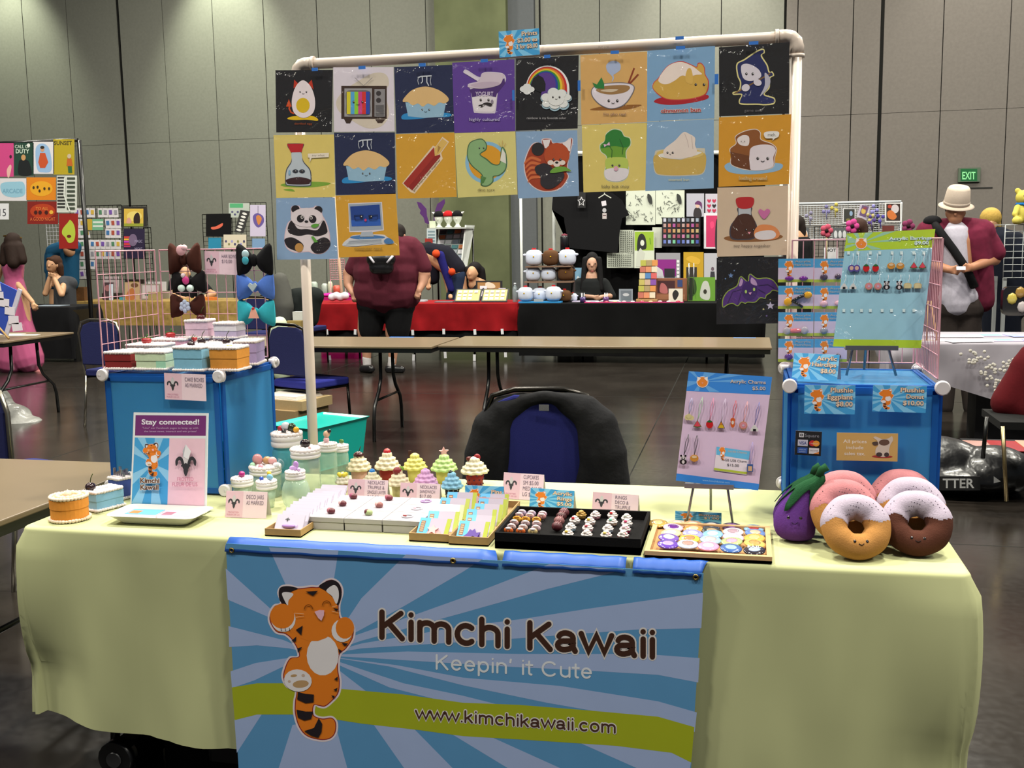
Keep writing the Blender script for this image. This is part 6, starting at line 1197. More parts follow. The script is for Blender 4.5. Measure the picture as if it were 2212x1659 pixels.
def ftable(x0, x1, y0, y1, label, z=.745, rz=0, legs=(.12, .88), top=LAM, full=True):
    c = V(((x0+x1)/2, (y0+y1)/2, 0)); e = empty('folding_table', c, rz, label, 'table', 'brown folding tables'); hx, hy = (x1-x0)/2, (y1-y0)/2
    b = B(); b.box(-hx, -hy, z-.018, hx, hy, z, top); b.build('tabletop', e, bevel=.004); b = B(); b.box(-hx+.01, -hy+.01, z-.05, hx-.01, -hy+.03, z-.018, BLKM); b.box(-hx+.01, hy-.03, z-.05, hx-.01, hy-.01, z-.018, BLKM); b.box(-hx+.01, -hy+.03, z-.05, -hx+.03, hy-.03, z-.018, BLKM); b.box(hx-.03, -hy+.03, z-.05, hx-.01, hy-.03, z-.018, BLKM); b.build('apron', e)
    for t in legs:
        x = -hx+t*(x1-x0)
        for s in (-1, 1): b = B(); b.tube([(x, s*hy*.36, z-.03), (x, s*hy*.38, .47), (x, s*hy*.5, .38), (x, s*hy*.78, .27), (x, s*hy*.84, .18), (x, s*hy*.86, .0)], .0145, BLKM, 8); b.build('leg', e)
        b = B(); b.tube([(x, -hy*.68, .31), (x, hy*.68, .31)], .01, BLKM, 6); b.build('crossbar', e); b = B(); b.tube([(x, 0, z-.04), (x+(.4 if t < .5 else -.4)*1, 0, z-.05)], .008, BLKM, 6); b.build('brace', e)
    return e
xR = PZ(1668, 752, .745).x
ftable(xR-2.44, xR, 5.08, 5.86, 'long brown folding table behind the stall, the right one of two end to end', legs=(.135, .87))
ftable(xR-4.93, xR-2.46, 4.98, 5.76, 'long brown folding table behind the stall, the left one, beside the white pole', legs=(.1, .8))
ftable(-3.78, -1.33, .06, .84, 'bare brown folding table directly left of the stall', legs=(.1, .9))
ftable(-7.85, -5.36, 5.15, 6.1, 'brown folding table at the far left with white paper strips on it', legs=(.1, .93))
for (u, x1_, v, t_) in ((857, 908, 724, 0), (1585, 1632, 724, 1)):
    P = PZ(u, v, .746); Q = PZ(x1_, v, .746); b = B(); b.box(0, -.02, 0, Q.x-P.x, .02, .001, TB); b.build('tape_strip', loc=(P.x, 5.73 if not t_ else 5.8, .7455), label='blue tape strip on the back edge of the %s brown table' % ('left' if not t_ else 'right'), cat='tape')
NVY = mat('23264e', 'fabric', sc=80); NV2 = mat('262a5a', 'fabric', sc=80); CHR = mat('9a9488', 'metal'); DKM = mat('2a2826', 'metal')
def chair(x, y, rz, label, frame=DKM, pad=NVY, seat=NV2):
    """stacking banquet chair, faces -y before rotation"""
    e = empty('stacking_chair', (x, y, 0), R(rz), label, 'chair', 'navy stacking chairs')
    b = B(); b.prism(rr(.44, .43, .05), .43, .485, seat); b.build('seat', e, bevel=.012)
    b = B(); b.prism([(-.2, .53), (.2, .53), (.205, .8), (.17, .87), (.1, .895), (-.1, .895), (-.17, .87), (-.205, .8)], .2, .235, pad, 'y'); b.build('backrest', e, bevel=.01)
    b = B(); b.tube([(-.2, .2, .43), (-.215, .215, .6), (-.225, .225, .8), (-.19, .228, .89), (-.1, .23, .915), (.1, .23, .915), (.19, .228, .89), (.225, .225, .8), (.215, .215, .6), (.2, .2, .43)], .0115, frame, 8); b.build('back_frame', e)
    for sx in (-1, 1):
        b = B(); b.tube([(sx*.2, .2, .44), (sx*.205, .25, .0)], .0115, frame, 8); b.build('leg', e); b = B(); b.tube([(sx*.2, -.19, .44), (sx*.205, -.21, .0)], .0115, frame, 8); b.build('leg', e)
    b = B(); b.tube([(-.2, -.19, .42), (.2, -.19, .42), (.2, .19, .42), (-.2, .19, .42), (-.2, -.19, .42)], .0115, frame, 8); b.build('seat_frame', e)
    return e
P = PZ(640, 845, .46); chair(P.x-.12, P.y+.55, 180-25, 'navy stacking chair behind the left blue cube, beside the white pole', seat=mat('2c3080', 'fabric'))
P = PZ(262, 800, .46); chair(P.x, P.y, 170, 'navy stacking chair behind the pink grid, seen through its wires', CHR)
P = PY(-12, 960, 1.5); chair(P.x-.06, 1.75, 165, 'navy stacking chair with chrome frame cut off at the left picture edge', CHR)
CX = PY(1178, 950, 1.64).x; chair(CX, 1.42, 6, 'navy chair wrapped in a black coat behind the stall table', pad=mat('20235c', 'fabric'))
def coatpts():
    L = []; y = 1.66
    q = lambda u, v, d=0: PY(u, v, y+d)
    for s, pts in ((-1, [(1128, 872), (1090, 888), (1062, 925), (1052, 985), (1045, 1060), (1040, 1150)]), (1, [(1228, 872), (1264, 888), (1292, 920), (1305, 985), (1312, 1060), (1318, 1150)])):
        for i in range(len(pts)-1): L.append(('c', q(*pts[i], -.01), q(*pts[i+1], -.01), .05+.014*min(i, 3), .055+.014*min(i+1, 3)))
    arc = [(1090, 935), (1100, 895), (1130, 866), (1176, 856), (1222, 864), (1250, 893), (1262, 935)]
    for i in range(len(arc)-1): L.append(('c', q(*arc[i], -.04), q(*arc[i+1], -.04), .027))
    for a, b_ in (((1090, 935), (1082, 1010)), ((1082, 1010), (1096, 1090)), ((1262, 935), (1270, 990)), ((1270, 990), (1258, 1060))): L.append(('c', q(*a, -.045), q(*b_, -.045), .03, .036))
    L.append(('c', q(1130, 880, .03), q(1225, 880, .03), .05)); L.append(('c', q(1100, 1000, .1), q(1260, 1000, .1), .07)); L.append(('c', q(1080, 1100, .1), q(1280, 1100, .1), .08))
    return L
blob('black_coat', coatpts(), mat('19191b', 'fabric', am=.25, sc=25, bu=.5, bd=.01), O=V((CX, 1.66, .5)), vox=.012, sm=5, label='black puffer coat draped over the back of the chair behind the stall', cat='coat')
b = B(); P = PY(1176, 880, 1.6); b.box(-.02, 0, -.012, .02, .002, .012, mat('5c5c60', 'fabric')); b.build('coat_label', loc=(P.x, 1.59, P.z), label='small grey label inside the collar of the black coat', cat='label')
# teal bin and card boxes on the floor
b = empty('plastic_bin', V((PY(690, 960, 4.2).x, 4.2, 0)), 0, 'teal translucent plastic bin on the floor behind the white pole', 'bin'); TE = mat('16a89c', 'plastic', r=.25, tr=.15)
def taperbox(b, w0, d0, w1, d1, h, t, m):
    vs = []
    for (w, d, z) in ((w0, d0, 0), (w1, d1, h), (w1-t*2, d1-t*2, h), (w0-t*2, d0-t*2, t)): vs += [(-w/2, -d/2, z), (w/2, -d/2, z), (w/2, d/2, z), (-w/2, d/2, z)]
    fs = [(3, 2, 1, 0), (12, 13, 14, 15)]
    for k in range(3):
        for i in range(4): fs.append((k*4+i, k*4+(i+1) % 4, (k+1)*4+(i+1) % 4, (k+1)*4+i))
    b.add(vs, fs, m)
q = B(); taperbox(q, .34, .5, .4, .56, .3, .006, TE); q.build('tub', b); q = B(); taperbox(q, .4, .56, .43, .59, .02, .01, TE); o = q.build('rim', b); o.location.z = .29
q = B(); q.box(-.19, -.26, .01, .19, .26, .012, TE); q.build('floor_panel', b); b.rotation_euler.z = R(-18)
P = PZ(640, 1010, 0); e = empty('card_box', (PY(612, 930, 4.85).x+.02, 4.85, 0), R(-15), 'open tan cardboard box with papers behind the teal bin', 'box'); q = B(); q.box(-.26, -.2, 0, .26, .2, .3, mat('8a7350', 'card')); q.build('carton', e); q = B(); q.box(-.2, -.16, .3, .3, .2, .37, mat('a08a64', 'card')); q.build('upper_carton', e); q = B(); [q.box(-.18+.02*k, -.15+.01*k, .37+.006*k, .24-.01*k, .16, .375+.006*k, mat('cfc4b8', 'paper')) for k in range(4)]; q.build('paper_stack', e)
# left table things
a0 = V((-5.7, 5.3, .7465))
for i in range(9):
    b = B(); w = .1+.05*random.random(); b.box(-w, -.05, 0, w, .05, .0015+.001*(i % 3), mat(random.choice(['d8d4cc', 'c8c4bc', 'd8c8b0']), 'paper')); b.build('paper_strip', loc=(-7.3+i*.21, 5.75+.08*math.sin(i*2), .7465), rot=(0, 0, random.uniform(-.3, .3)), label='white paper lying on the far left brown table', cat='paper', group='papers on the far left table')
P = PY(22, 650, 5.5); e = empty('display_rack', (P.x-.1, 5.45, .746), 0, 'tilted blue board with white cards standing on the far left table', 'display rack')
T = R(20); q = B(); q.X = Matrix.Rotation(R(24), 4, 'Y'); q.box(-.18, 0, .0, .05, .012, .42, mat('24409c', 'card')); q.box(.05, 0, 0, .09, .012, .44, mat('b8b4c4', 'paper')); q.build('blue_board', e, loc=(0, 0, .05))
for k, (x, z) in enumerate(((.0, .33), (.05, .27), (.1, .2), (.13, .12), (.16, .06), (-.02, .4))):
    q = B(); q.box(-.05, -.004, -.035, .05, -.002, .035, mat('ccc6d0', 'paper')); q.build('card', e, loc=(x+.03, 0, z+.04), rot=(0, R(8*math.sin(k)), 0))
q = B(); q.tube([(-.2, .02, .3), (.16, -.08, .005)], .009, mat('b0905c', 'card'), 6); q.tube([(-.2, .02, .3), (-.15, .15, .005)], .009, mat('b0905c', 'card'), 6); q.build('wooden_leg', e)
blob('plastic_bag', [('b', PY(15, 900, 5.6), (.22, .2, .12)), ('b', PY(45, 912, 5.55), (.2, .16, .06)), ('b', PY(-10, 880, 5.6), (.16, .15, .2)), ('c', PY(40, 905, 5.5), PY(78, 920, 5.5), .05, .015)], mat('8c8c88', 'plastic', am=.2, sc=12, bu=.5, bd=.02), O=V((PY(15, 900, 5.6).x, 5.6, .1)), vox=.02, sm=2, label='pale plastic bag on the floor under the far left table', cat='bag')
# ================================================================ booths in the background
def poster(crop, quad, y, base, label, fn=None, name='poster', cat='poster', group=None, kind='paper', t=.002):
    """flat printed sheet at depth y; quad = x0, y0, x1, y1 (photo crop) or four corners"""
    if len(quad) == 4 and not isinstance(quad[0], tuple): x0, y0, x1, y1 = quad; quad = [(x0, y1), (x1, y1), (x1, y0), (x0, y0)]
    O = PP(crop[0]+quad[0][0]/crop[2], crop[1]+quad[0][1]/crop[2], V((0, y, 0)), V((0, -1, 0)))
    a = Art(O, crop=crop, kind=kind, step=.0006); a.sheet(quad, t, base)
    if fn: fn(a)
    return a.build(name, loc=O, label=label, cat=cat, group=group)
cL = (0, 280, 3.687)
def wgrid(crop, x0, y0, x1, y1, y, nx, nz, col, label, r=.003, name='wire_grid'):
    A = PY(crop[0]+x0/crop[2], crop[1]+y1/crop[2], y); C_ = PY(crop[0]+x1/crop[2], crop[1]+y0/crop[2], y)
    return grid((A.x, y), (C_.x, y), A.z, C_.z, nx, nz, mat(col, 'metal' if col < '6' else 'plastic'), r, label, name=name, y_legs=True)
# ---- far left: black pipe frame with posters
PYL = 10.0; P0_ = PY(165, 302, PYL); e = empty('poster_stand', (P0_.x, PYL+.03, 0), 0, 'black pipe frame holding the posters at the far left', 'stand')
b = B(); b.tube([(-2.6, 0, P0_.z), (0, 0, P0_.z)], .025, BLKM, 8); b.build('top_pipe', e); b = B(); b.tube([(.02, 0, P0_.z), (.02, 0, .0)], .03, BLKM, 8); b.build('upright_pipe', e); b = B(); b.tube([(-2.6, 0, P0_.z), (-2.6, 0, .0)], .03, BLKM, 8); b.build('upright_pipe', e)
poster(cL, (-120, 108, 108, 375), PYL, 'c0427c', 'bright pink poster at the top left picture edge', lambda a: (a.S([(60, 375), (55, 320), (80, 280), (92, 300), (75, 375)], 'd8a8a0'), a.E(85, 215, 10, 14, '3a1c2c')))
poster(cL, (112, 104, 268, 366), PYL, '1c3c30', 'dark green poster with a hooded figure and white title', lambda a: (a.S([(150, 360), (150, 260), (170, 240), (210, 240), (235, 265), (250, 360)], '14181a'), a.E(187, 222, 18, 24, 'b88c5c'), a.Tx('CALL OF', 180, 148, 26, 'b8c8b8', w=120, bold=.02), a.Tx('DUTY', 180, 188, 32, 'b8c8b8', w=105, bold=.03), a.E(228, 125, 13, 15, 'd8d8d4')))
poster(cL, (262, 96, 432, 352), PYL, 'cfccd0', 'white poster with a figure in an orange robe', lambda a: (a.S([(285, 150), (340, 110), (395, 160), (410, 320), (340, 340), (295, 310)], '8cacd0'), a.P([(320, 185), (360, 185), (385, 260), (360, 305), (320, 305), (305, 260)], 'b84c28'), a.E(338, 155, 16, 22, 'c09070'), a.E(338, 142, 17, 12, '2a2420')))
poster(cL, (425, 76, 592, 358), PYL, 'a8941c', 'mustard poster titled SUNSET with a small standing figure', lambda a: (a.Tx('SUNSET', 502, 122, 32, '3c3414', w=140, bold=.02), a.P([(535, 230), (570, 230), (580, 290), (530, 290)], 'b05c20'), a.P([(540, 290), (572, 290), (576, 345), (545, 345)], '2c5c34'), a.E(552, 212, 16, 18, 'b8a890')))
poster(cL, (-120, 388, 212, 568), PYL, 'd0ccd0', 'white poster with a pale blue sketch', lambda a: (a.S([(10, 430), (120, 415), (190, 425), (195, 520), (100, 540), (20, 510)], '8cb8cc'), a.Tx('ARCADE', 100, 505, 34, '6c9cb4', w=160, bold=.02)))
poster(cL, (210, 380, 445, 560), PYL, 'd07c18', 'orange poster with small dark faces in a row', lambda a: (a.E(330, 470, 90, 60, 'd89c24'), [a.E(x, y, 9, 12, '3c2c14') for x, y in ((268, 462), (300, 458), (316, 488), (355, 470), (392, 470))]))
poster(cL, (452, 366, 612, 660), PYL-.01, 'c8ccc4', 'black and white street map poster', lambda a: ([a.Rc(458+k*0, 376+k*26, 520, 390+k*26, '2c2c2a') for k in range(10)], [a.Rc(536, 380+k*34, 600, 398+k*34, '3c4438') for k in range(8)], a.L([(520, 380), (515, 520), (560, 650)], 10, 'd4d8d0')))
poster(cL, (218, 572, 462, 752), PYL, '7c1c14', 'dark red poster with flames and yellow lettering', lambda a: (a.E(340, 650, 100, 60, 'a83818'), a.Tx('TO ALL', 335, 640, 24, 'd88a3c', w=100), a.Tx('A GOOD NIGHT', 340, 725, 26, 'd8743c', w=200), [a.E(x, 660, 14, 16, '3c1410') for x in (285, 320, 370)], a.E(410, 658, 16, 16, 'd8a83c')))
poster(cL, (470, 668, 622, 948), PYL-.012, '8c1c14', 'red poster with a splashed lime green face', lambda a: (a.S([(500, 790), (540, 740), (560, 720), (590, 760), (600, 830), (585, 890), (545, 900), (520, 860), (495, 830)], 'a8b83c'), a.E(550, 850, 18, 12, '5c1c10')))
poster(cL, (-60, 588, 70, 716), PYL, 'd4d4d8', 'white sheet with the number 15 at the left edge', lambda a: a.Tx('15', 22, 690, 60, '3c3c44', w=52))
# ---- racks with little photo cards
YR = 11.6
wgrid(cL, 596, 600, 965, 1195, YR, 12, 18, '141414', 'black wire grid covered with small photo cards')
base_ = None; k = 0; cols_ = ['6c4c9c', 'a04c3c', '3c6ca0', 'c0a040', '4c7c5c', '8c8c94']
for r_, (v0, v1, cs) in enumerate(((625, 700, range(8)), (710, 785, (0, 1, 6, 7, 8)), (790, 862, (0, 1, 2, 6, 7, 8)), (880, 950, range(9)), (960, 1028, range(9)), (1040, 1108, range(4)), (1118, 1188, range(3)))):
    for c_ in cs:
        u = 596+c_*41+(22 if r_ == 0 and c_ > 3 else 0); P = PY(cL[0]+(u+17)/cL[2], cL[1]+(v0+v1)/2/cL[2], YR-.03); RW = ('top', 'second', 'third', 'fourth', 'fifth', 'sixth', 'bottom')[r_]; lab = 'small framed photo card in the %s row of the black grid' % RW; GR = 'photo cards in the %s row of the black grid' % RW
        if k < 6:
            P1_ = PY(cL[0]+(u+34)/cL[2], cL[1]+v0/cL[2], YR-.03); hw, hh = (P1_.x-P.x), (P1_.z-P.z); q = B(); q.box(-hw*1.0, 0, -hh, hw*1.0, .004, hh, mat('ccc8cc', 'paper')); q.box(-hw*.6, -.003, -hh*.35, hw*.6, 0, hh*.6, mat(cols_[k], 'paper'))
            o = q.build('photo_card', loc=P, rot=(0, R(random.uniform(-5, 5)), 0), label=lab, cat='photo card', group=GR); base_ = (base_ or [])+[o]
        else: o = base_[(k*5) % 6].copy(); COL.objects.link(o); o.location = P; o.rotation_euler = (0, R(random.uniform(-5, 5)), 0); o['label'] = lab; o['group'] = GR
        k += 1
poster(cL, (690, 712, 822, 800), YR-.05, '6ca884', 'green and white striped sheet hanging in the middle of the photo grid', lambda a: (a.Rc(740, 730, 822, 745, 'd0d8d0'), a.Rc(740, 762, 822, 776, 'd0d8d0'), a.Rc(690, 712, 735, 800, 'b89c34')), cat='sheet', name='striped_sheet')
wgrid(cL, 965, 602, 1168, 1030, YR+.02, 6, 14, '141414', 'black wire grid holding the yellow picture and the purple poster')
poster(cL, (966, 612, 1166, 775), YR-.02, '2a2826', 'black-framed yellow picture of two small cats', lambda a: (a.Rc(988, 630, 1142, 770, 'c8a844'), a.E(1070, 690, 60, 40, 'd8c46c'), a.S([(1070, 750), (1065, 700), (1085, 665), (1105, 665), (1115, 700), (1110, 750)], '2a1c18'), a.S([(1010, 745), (1012, 715), (1030, 700), (1045, 720), (1045, 745)], 'c89484'), a.Rc(988, 748, 1142, 770, '8c9434')), name='framed_picture', cat='picture', t=.02)
poster(cL, (985, 790, 1152, 1025), YR-.02, '241c38', 'dark purple poster with a rainbow ribbon', lambda a: ([a.Rc(988, 850+i*18, 1040, 864+i*18, c) for i, c in enumerate(('c83c3c', 'd8a834', 'b83cb0', 'c83c3c', 'a83468'))], a.E(1060, 880, 34, 50, '6c5c78'), a.Tx('MAGIC', 1105, 900, 22, '9c94b4', w=60), a.Tx('NIGHT', 1105, 960, 22, '9c94b4', w=60)))
wgrid(cL, 1170, 780, 1200, 1190, YR+.1, 1, 10, '141414', 'narrow black wire grid edge right of the purple poster')
wgrid(cL, 385, 750, 470, 1000, YR+.6, 4, 8, 'a8a8ac', 'pale wire grid behind the red poster')
# right rack of that row
YQ = 11.9
wgrid(cL, 1625, 672, 1845, 960, YQ, 6, 8, '141414', 'black wire grid behind the black tote bag'); wgrid(cL, 1845, 580, 2118, 960, YQ+.05, 7, 10, '141414', 'black wire grid with the flower scroll')
poster(cL, [(1640, 850), (1838, 850), (1835, 668), (1640, 672)], YQ-.03, '101012', 'black tote bag with a salmon pink print on the black grid', lambda a: a.S([(1682, 778), (1720, 770), (1772, 745), (1770, 768), (1735, 790), (1690, 795)], 'c8604c'), name='tote_bag', cat='bag', t=.03, kind='fabric')
poster(cL, (1660, 860, 1762, 948), YQ-.02, '1f7a9c', 'teal sheet below the black tote bag')
poster(cL, (1822, 585, 1985, 700), YQ-.02, 'a8b0a8', 'patterned sheet with green top on the rear grid', lambda a: (a.Rc(1830, 588, 1935, 622, '4c9c6c'), [a.E(1850+k*22, 655+(k % 2)*20, 9, 8, '4c4c70') for k in range(5)]))
poster(cL, [(1868, 815), (1938, 825), (1990, 650), (1915, 640)], YQ-.04, '2c2c2c', 'black and white skeleton scarf hanging tilted', lambda a: [a.E(1948-k*9, 670+k*26, 20, 9, 'd0d0cc', 15) for k in range(6)], name='printed_scarf', cat='scarf')
poster(cL, (1992, 600, 2115, 850), YQ-.04, 'b8b0c8', 'lilac scroll with a purple and orange flower', lambda a: (a.S([(2015, 690), (2050, 665), (2095, 690), (2100, 740), (2060, 780), (2025, 750)], '5c4c8c'), a.S([(2040, 700), (2060, 680), (2085, 710), (2060, 760)], 'b8743c'), a.L([(2055, 605), (2055, 670)], 3, '4c4454')), name='flower_scroll')
poster(cL, (1780, 836, 1962, 942), YQ-.06, 'c4bca8', 'cream card with small charms in rows', lambda a: [a.E(1800+k*24, 890+(k % 2)*22, 8, 10, ('3c3c60', '7c7c4c', '8c8cc0')[k % 3]) for k in range(7)], name='charm_card', cat='card')
poster(cL, (2008, 868, 2110, 950), YQ-.03, '6c8cb0', 'light blue sheet below the flower scroll')
# gold table and what stands on it
GY = 11.3; gx0, gx1 = PY(152, 650, GY).x, PY(640, 650, GY).x; hemz = PY(300, 703, GY).z
GM2 = mat('8f7643', 'fabric', am=.6, sc=12, bu=.3, bd=.01); GM2.node_tree.nodes['Principled BSDF'].inputs['Roughness'].default_value = .4
t_ = empty('folding_table', ((gx0+gx1)/2, GY+.4, 0), 0, 'long table under the gold cloth in the left background', 'table'); b = B(); b.box(-(gx1-gx0)/2+.03, -.37, .7, (gx1-gx0)/2-.03, .37, .73, LAM); b.build('tabletop', t_)
for sx in (-1, 1):
    for sy in (-.3, .3): b = B(); b.tube([(sx*((gx1-gx0)/2-.2), sy, .7), (sx*((gx1-gx0)/2-.15), sy, 0)], .016, BLKM, 6); b.build('leg', t_)
cloth(gx0, gx1, GY, GY+.8, .745, .745-hemz, GM2, 11, .02, .03, 4, nz=6).build('tablecloth', label='gold damask tablecloth on the long table in the left background', cat='tablecloth')
def stand_item(crop, quad, y, base, label, fn=None, name='picture_card', cat='card', group=None, zt=.747, **k):
    """upright printed item whose foot is set on the table at height zt"""
    o = poster(crop, quad, y, base, label, fn, name, cat, group, **k); mz = min(v.co.z for v in o.data.vertices); o.location.z = zt+.001-mz; return o
stand_item(cL, (812, 1060, 935, 1190), GY+.5, 'cfc4cc', 'pale framed card on the gold table', lambda a: a.L([(850, 1120), (870, 1150), (860, 1175)], 6, 'b08c4c'), t=.015, zt=.84)
b = B(); P = PY(237, 600, GY+.5); b.box(-.14, -.02, 0, .14, .1, .09, mat('3a3430', 'card')); b.build('display_riser', loc=(P.x, GY+.5, .7465), label='dark riser under the pale framed card on the gold table', cat='riser')
stand_item(cL, (985, 1045, 1135, 1200), GY+.55, '2c2420', 'dark panel with a gold emblem on the gold table', lambda a: (a.Rc(1010, 1062, 1095, 1148, '8c7c3c'), a.E(1050, 1105, 26, 28, 'b8a84c')), t=.02)
stand_item(cL, (1150, 1070, 1316, 1145), GY+.6, 'd4d4dc', 'wide white label card at the back of the gold table', lambda a: a.Tx('HELLO', 1232, 1120, 16, '6c6c78', w=60), zt=.86); b = B(); P = PY(334, 590, GY+.6); b.box(-.22, .0, 0, .22, .1, .112, mat('8c8474', 'card')); b.build('display_riser', loc=(P.x, GY+.6, .7465), label='tan riser under the wide white label card', cat='riser')
for (q_, c, lab, fn) in (((820, 1195, 900, 1335), '4c3a40', 'dark comic standing on the gold table beside the white divider', lambda a: a.E(855, 1240, 22, 26, 'a06c70')), ((868, 1212, 896, 1340), 'c4d0e0', 'thin white divider card on the gold table', None), ((992, 1192, 1108, 1332), 'b89c78', 'cream comic with a seated figure on the gold table', lambda a: (a.S([(1000, 1325), (1020, 1260), (1060, 1240), (1070, 1325)], 'b06c3c'), a.E(1070, 1215, 30, 18, '6c4c34'))), ((1120, 1202, 1275, 1330), '8a8478', 'grey framed sheet with green spots on the gold table', lambda a: (a.Rc(1132, 1212, 1262, 1320, 'c4b8bc'), a.E(1165, 1285, 14, 14, '3c7c6c'), a.E(1225, 1275, 14, 12, '4c4c48'))), ((1170, 1135, 1270, 1200), '9c8c5c', 'small gold box label behind the grey sheet', None), ((940, 1180, 1000, 1200), '3c9cb0', 'small cyan strip card on the gold table', None)):
    stand_item(cL, q_, GY+.12+.05*(c < '9')+random.random()*.1, c, lab, fn, 'comic_book', 'comic', 'comics and cards on the gold table', t=.012)
P = PY(164, 641, GY+.1); e = empty('wooden_case', (P.x, GY+.16, .7465), .1, 'brown woven case at the left end of the gold table', 'case'); q = B(); q.box(-.15, -.1, 0, .15, .1, .2, mat('5c3c1c', 'card', am=.4, sc=40)); q.build('body', e); q = B(); q.box(-.17, -.11, 0, -.15, .1, .21, mat('1c1814', 'card')); q.build('side_panel', e)
b = B(); P = PY(450, 640, GY+.3); b.box(-.09, -.06, 0, .09, .06, .045, mat('c8702c', 'card')); b.build('orange_box', loc=(PY(452, 640, GY+.1).x, GY+.1, .7465), label='small orange box on the gold table behind the bows', cat='box')
# black draped table left
bx0, bx1 = PY(62, 650, 9.9).x, PY(150, 650, 9.9).x
cloth(bx0-1.2, bx1, 9.9, 10.6, .745, .7, mat('111113', 'fabric'), 21, .015, .03, 5, nz=6).build('tablecloth', label='black floor-length cloth on the table where a person leans, far left', cat='tablecloth')
t_ = empty('folding_table', ((bx0-1.2+bx1)/2, 10.25, 0), 0, 'table under the black cloth at the far left', 'table'); b = B(); b.box(-(bx1-bx0)/2-.55, -.32, .7, (bx1-bx0)/2+.55, .32, .73, LAM); b.build('tabletop', t_)
for sx in (-1, 1): b = B(); b.box(sx*.9-.02, -.3, 0, sx*.9+.02, .3, .7, BLKM); b.build('leg', t_)
P = PY(105, 642, 10.1); b = B(); b.box(-.2, -.12, 0, .2, .12, .006, mat('7c8894', 'paper')); b.build('flyer', loc=(P.x, 10.15, .7462), label='grey flyer on the black table at the far left', cat='paper')
P = PZ(200, 770, 0); b = B(); b.box(-.16, -.1, 0, .16, .1, .12, mat('3c3034', 'fabric')); b.box(-.16, -.1, .12, .16, .1, .16, mat('5c2430', 'fabric')); b.build('shoe_box', bevel=.02, loc=(P.x, P.y+.1, 0), label='dark red and grey box on the floor below the gold table', cat='box')
# ---- centre: red table over black skirt
cC = (580, 400, 3.949); RY = 10.5; rx0, rx1 = PY(640, 655, RY).x, PY(1119, 655, RY).x; hz = PY(900, 714, RY).z
RED = mat('7c0e14', 'fabric', am=.25, sc=9)
t_ = empty('folding_table', ((rx0+rx1)/2, RY+.4, 0), 0, 'table under the red cloth in the centre background', 'table'); b = B(); b.box(-(rx1-rx0)/2+.05, -.35, .7, (rx1-rx0)/2-.05, .35, .728, LAM); b.build('tabletop', t_)
for sx in (-.9, -.1, .75): b = B(); b.tube([(sx, .25, .7), (sx, .28, 0)], .016, BLKM, 6); b.build('leg', t_)
cloth(rx0, rx1, RY, RY+.8, .745, .745-hz, RED, 31, .03, .03, 7, nz=7).build('tablecloth', label='red tablecloth on the table in the centre background', cat='tablecloth')
cloth(rx0+.03, rx1-.01, RY+.05, RY+.77, .7395, .6, mat('0e0e10', 'fabric'), 33, .02, .01, 7, nz=6).build('table_skirt', label='black skirt below the red cloth of the centre table', cat='table skirt')
for i, (u, v) in enumerate(((708, 716), (769, 716), (893, 717), (960, 715), (1027, 716), (1086, 715), (714, 772), (895, 770), (963, 764), (1026, 770), (1093, 762))):
    P = PY(u, v, RY+(.0 if v < 740 else .01)); b = B(); b.box(-.018, -.001, -.055 if v > 740 else -.04, .018, .001, .03, mat('d0d0d4', 'paper')); b.build('price_tag', loc=P+V((0, -.03, 0)), rot=(0, R(random.uniform(-6, 6)), 0), label='white paper tag hanging in the %s row on the black table skirt' % ('upper' if v < 740 else 'lower'), cat='tag', group='white tags, %s row, on the black skirt' % ('upper' if v < 740 else 'lower'))
# display on the red table
P = PY(1045, 655, RY+.15); e = empty('display_case', (PY(1042, 650, RY+.2).x, RY+.22, .7465), 0, 'open black case with two panels of pins on the red table', 'display case')
w_ = (PY(1103, 650, RY).x-PY(985, 650, RY).x)/2
for s in (-1, 1):
    a = Art((0, 0, 0), unit=(w_*.96, .21), kind='paper', step=.001); a.sheet([(0, 0), (100, 0), (100, 100), (0, 100)], .012, '22262a'); a.Rc(5, 7, 95, 93, 'b8a468')
    [a.Rc(10+(k % 4)*21, 14+(k//4)*26, 24+(k % 4)*21, 32+(k//4)*26, 'dcd8c8') for k in range(12) if s > 0 or k not in (3, 7)]
    T = R(42); a.v = [V((p.x+(0 if s > 0 else -w_), p.y*math.cos(T)+p.z*math.sin(T)-.1, p.z*math.cos(T)-p.y*math.sin(T)+.012)) for p in a.v]; a.build('case_panel', e)
stand_item(cC, (1768, 768, 1992, 900), RY+.6, '1c1c1e', 'black-framed cork sign board on the red table', lambda a: (a.Rc(1782, 782, 1975, 890, '9c7444'), a.S([(1850, 790), (1880, 780), (1925, 800), (1930, 828), (1860, 828)], 'd4c8b4'), a.Rc(1803, 812, 1862, 900, 'd8d8e0'), a.E(1832, 845, 10, 16, '3c3c40')), name='sign_board', cat='sign', t=.02, zt=.80)
b = B(); P = PY(1056, 640, RY+.62); b.box(-.13, -.01, 0, .13, .06, .054, BLKM); b.build('display_riser', loc=(P.x, RY+.62, .7465), label='black riser under the cork sign board', cat='riser')
stand_item(cC, (1962, 832, 2022, 905), RY+.5, 'd8d4e0', 'small white Pins sign beside the cork board', lambda a: a.Tx('Pins', 1992, 882, 22, '4c3c50', w=44, bold=.02), zt=.80)
b = B(); P = PY(1084, 640, RY+.52); b.box(-.03, -.01, 0, .03, .03, .054, mat('c8c4c8')); b.build('card_holder', loc=(P.x, RY+.52, .7465), label='white holder under the small Pins sign', cat='holder')
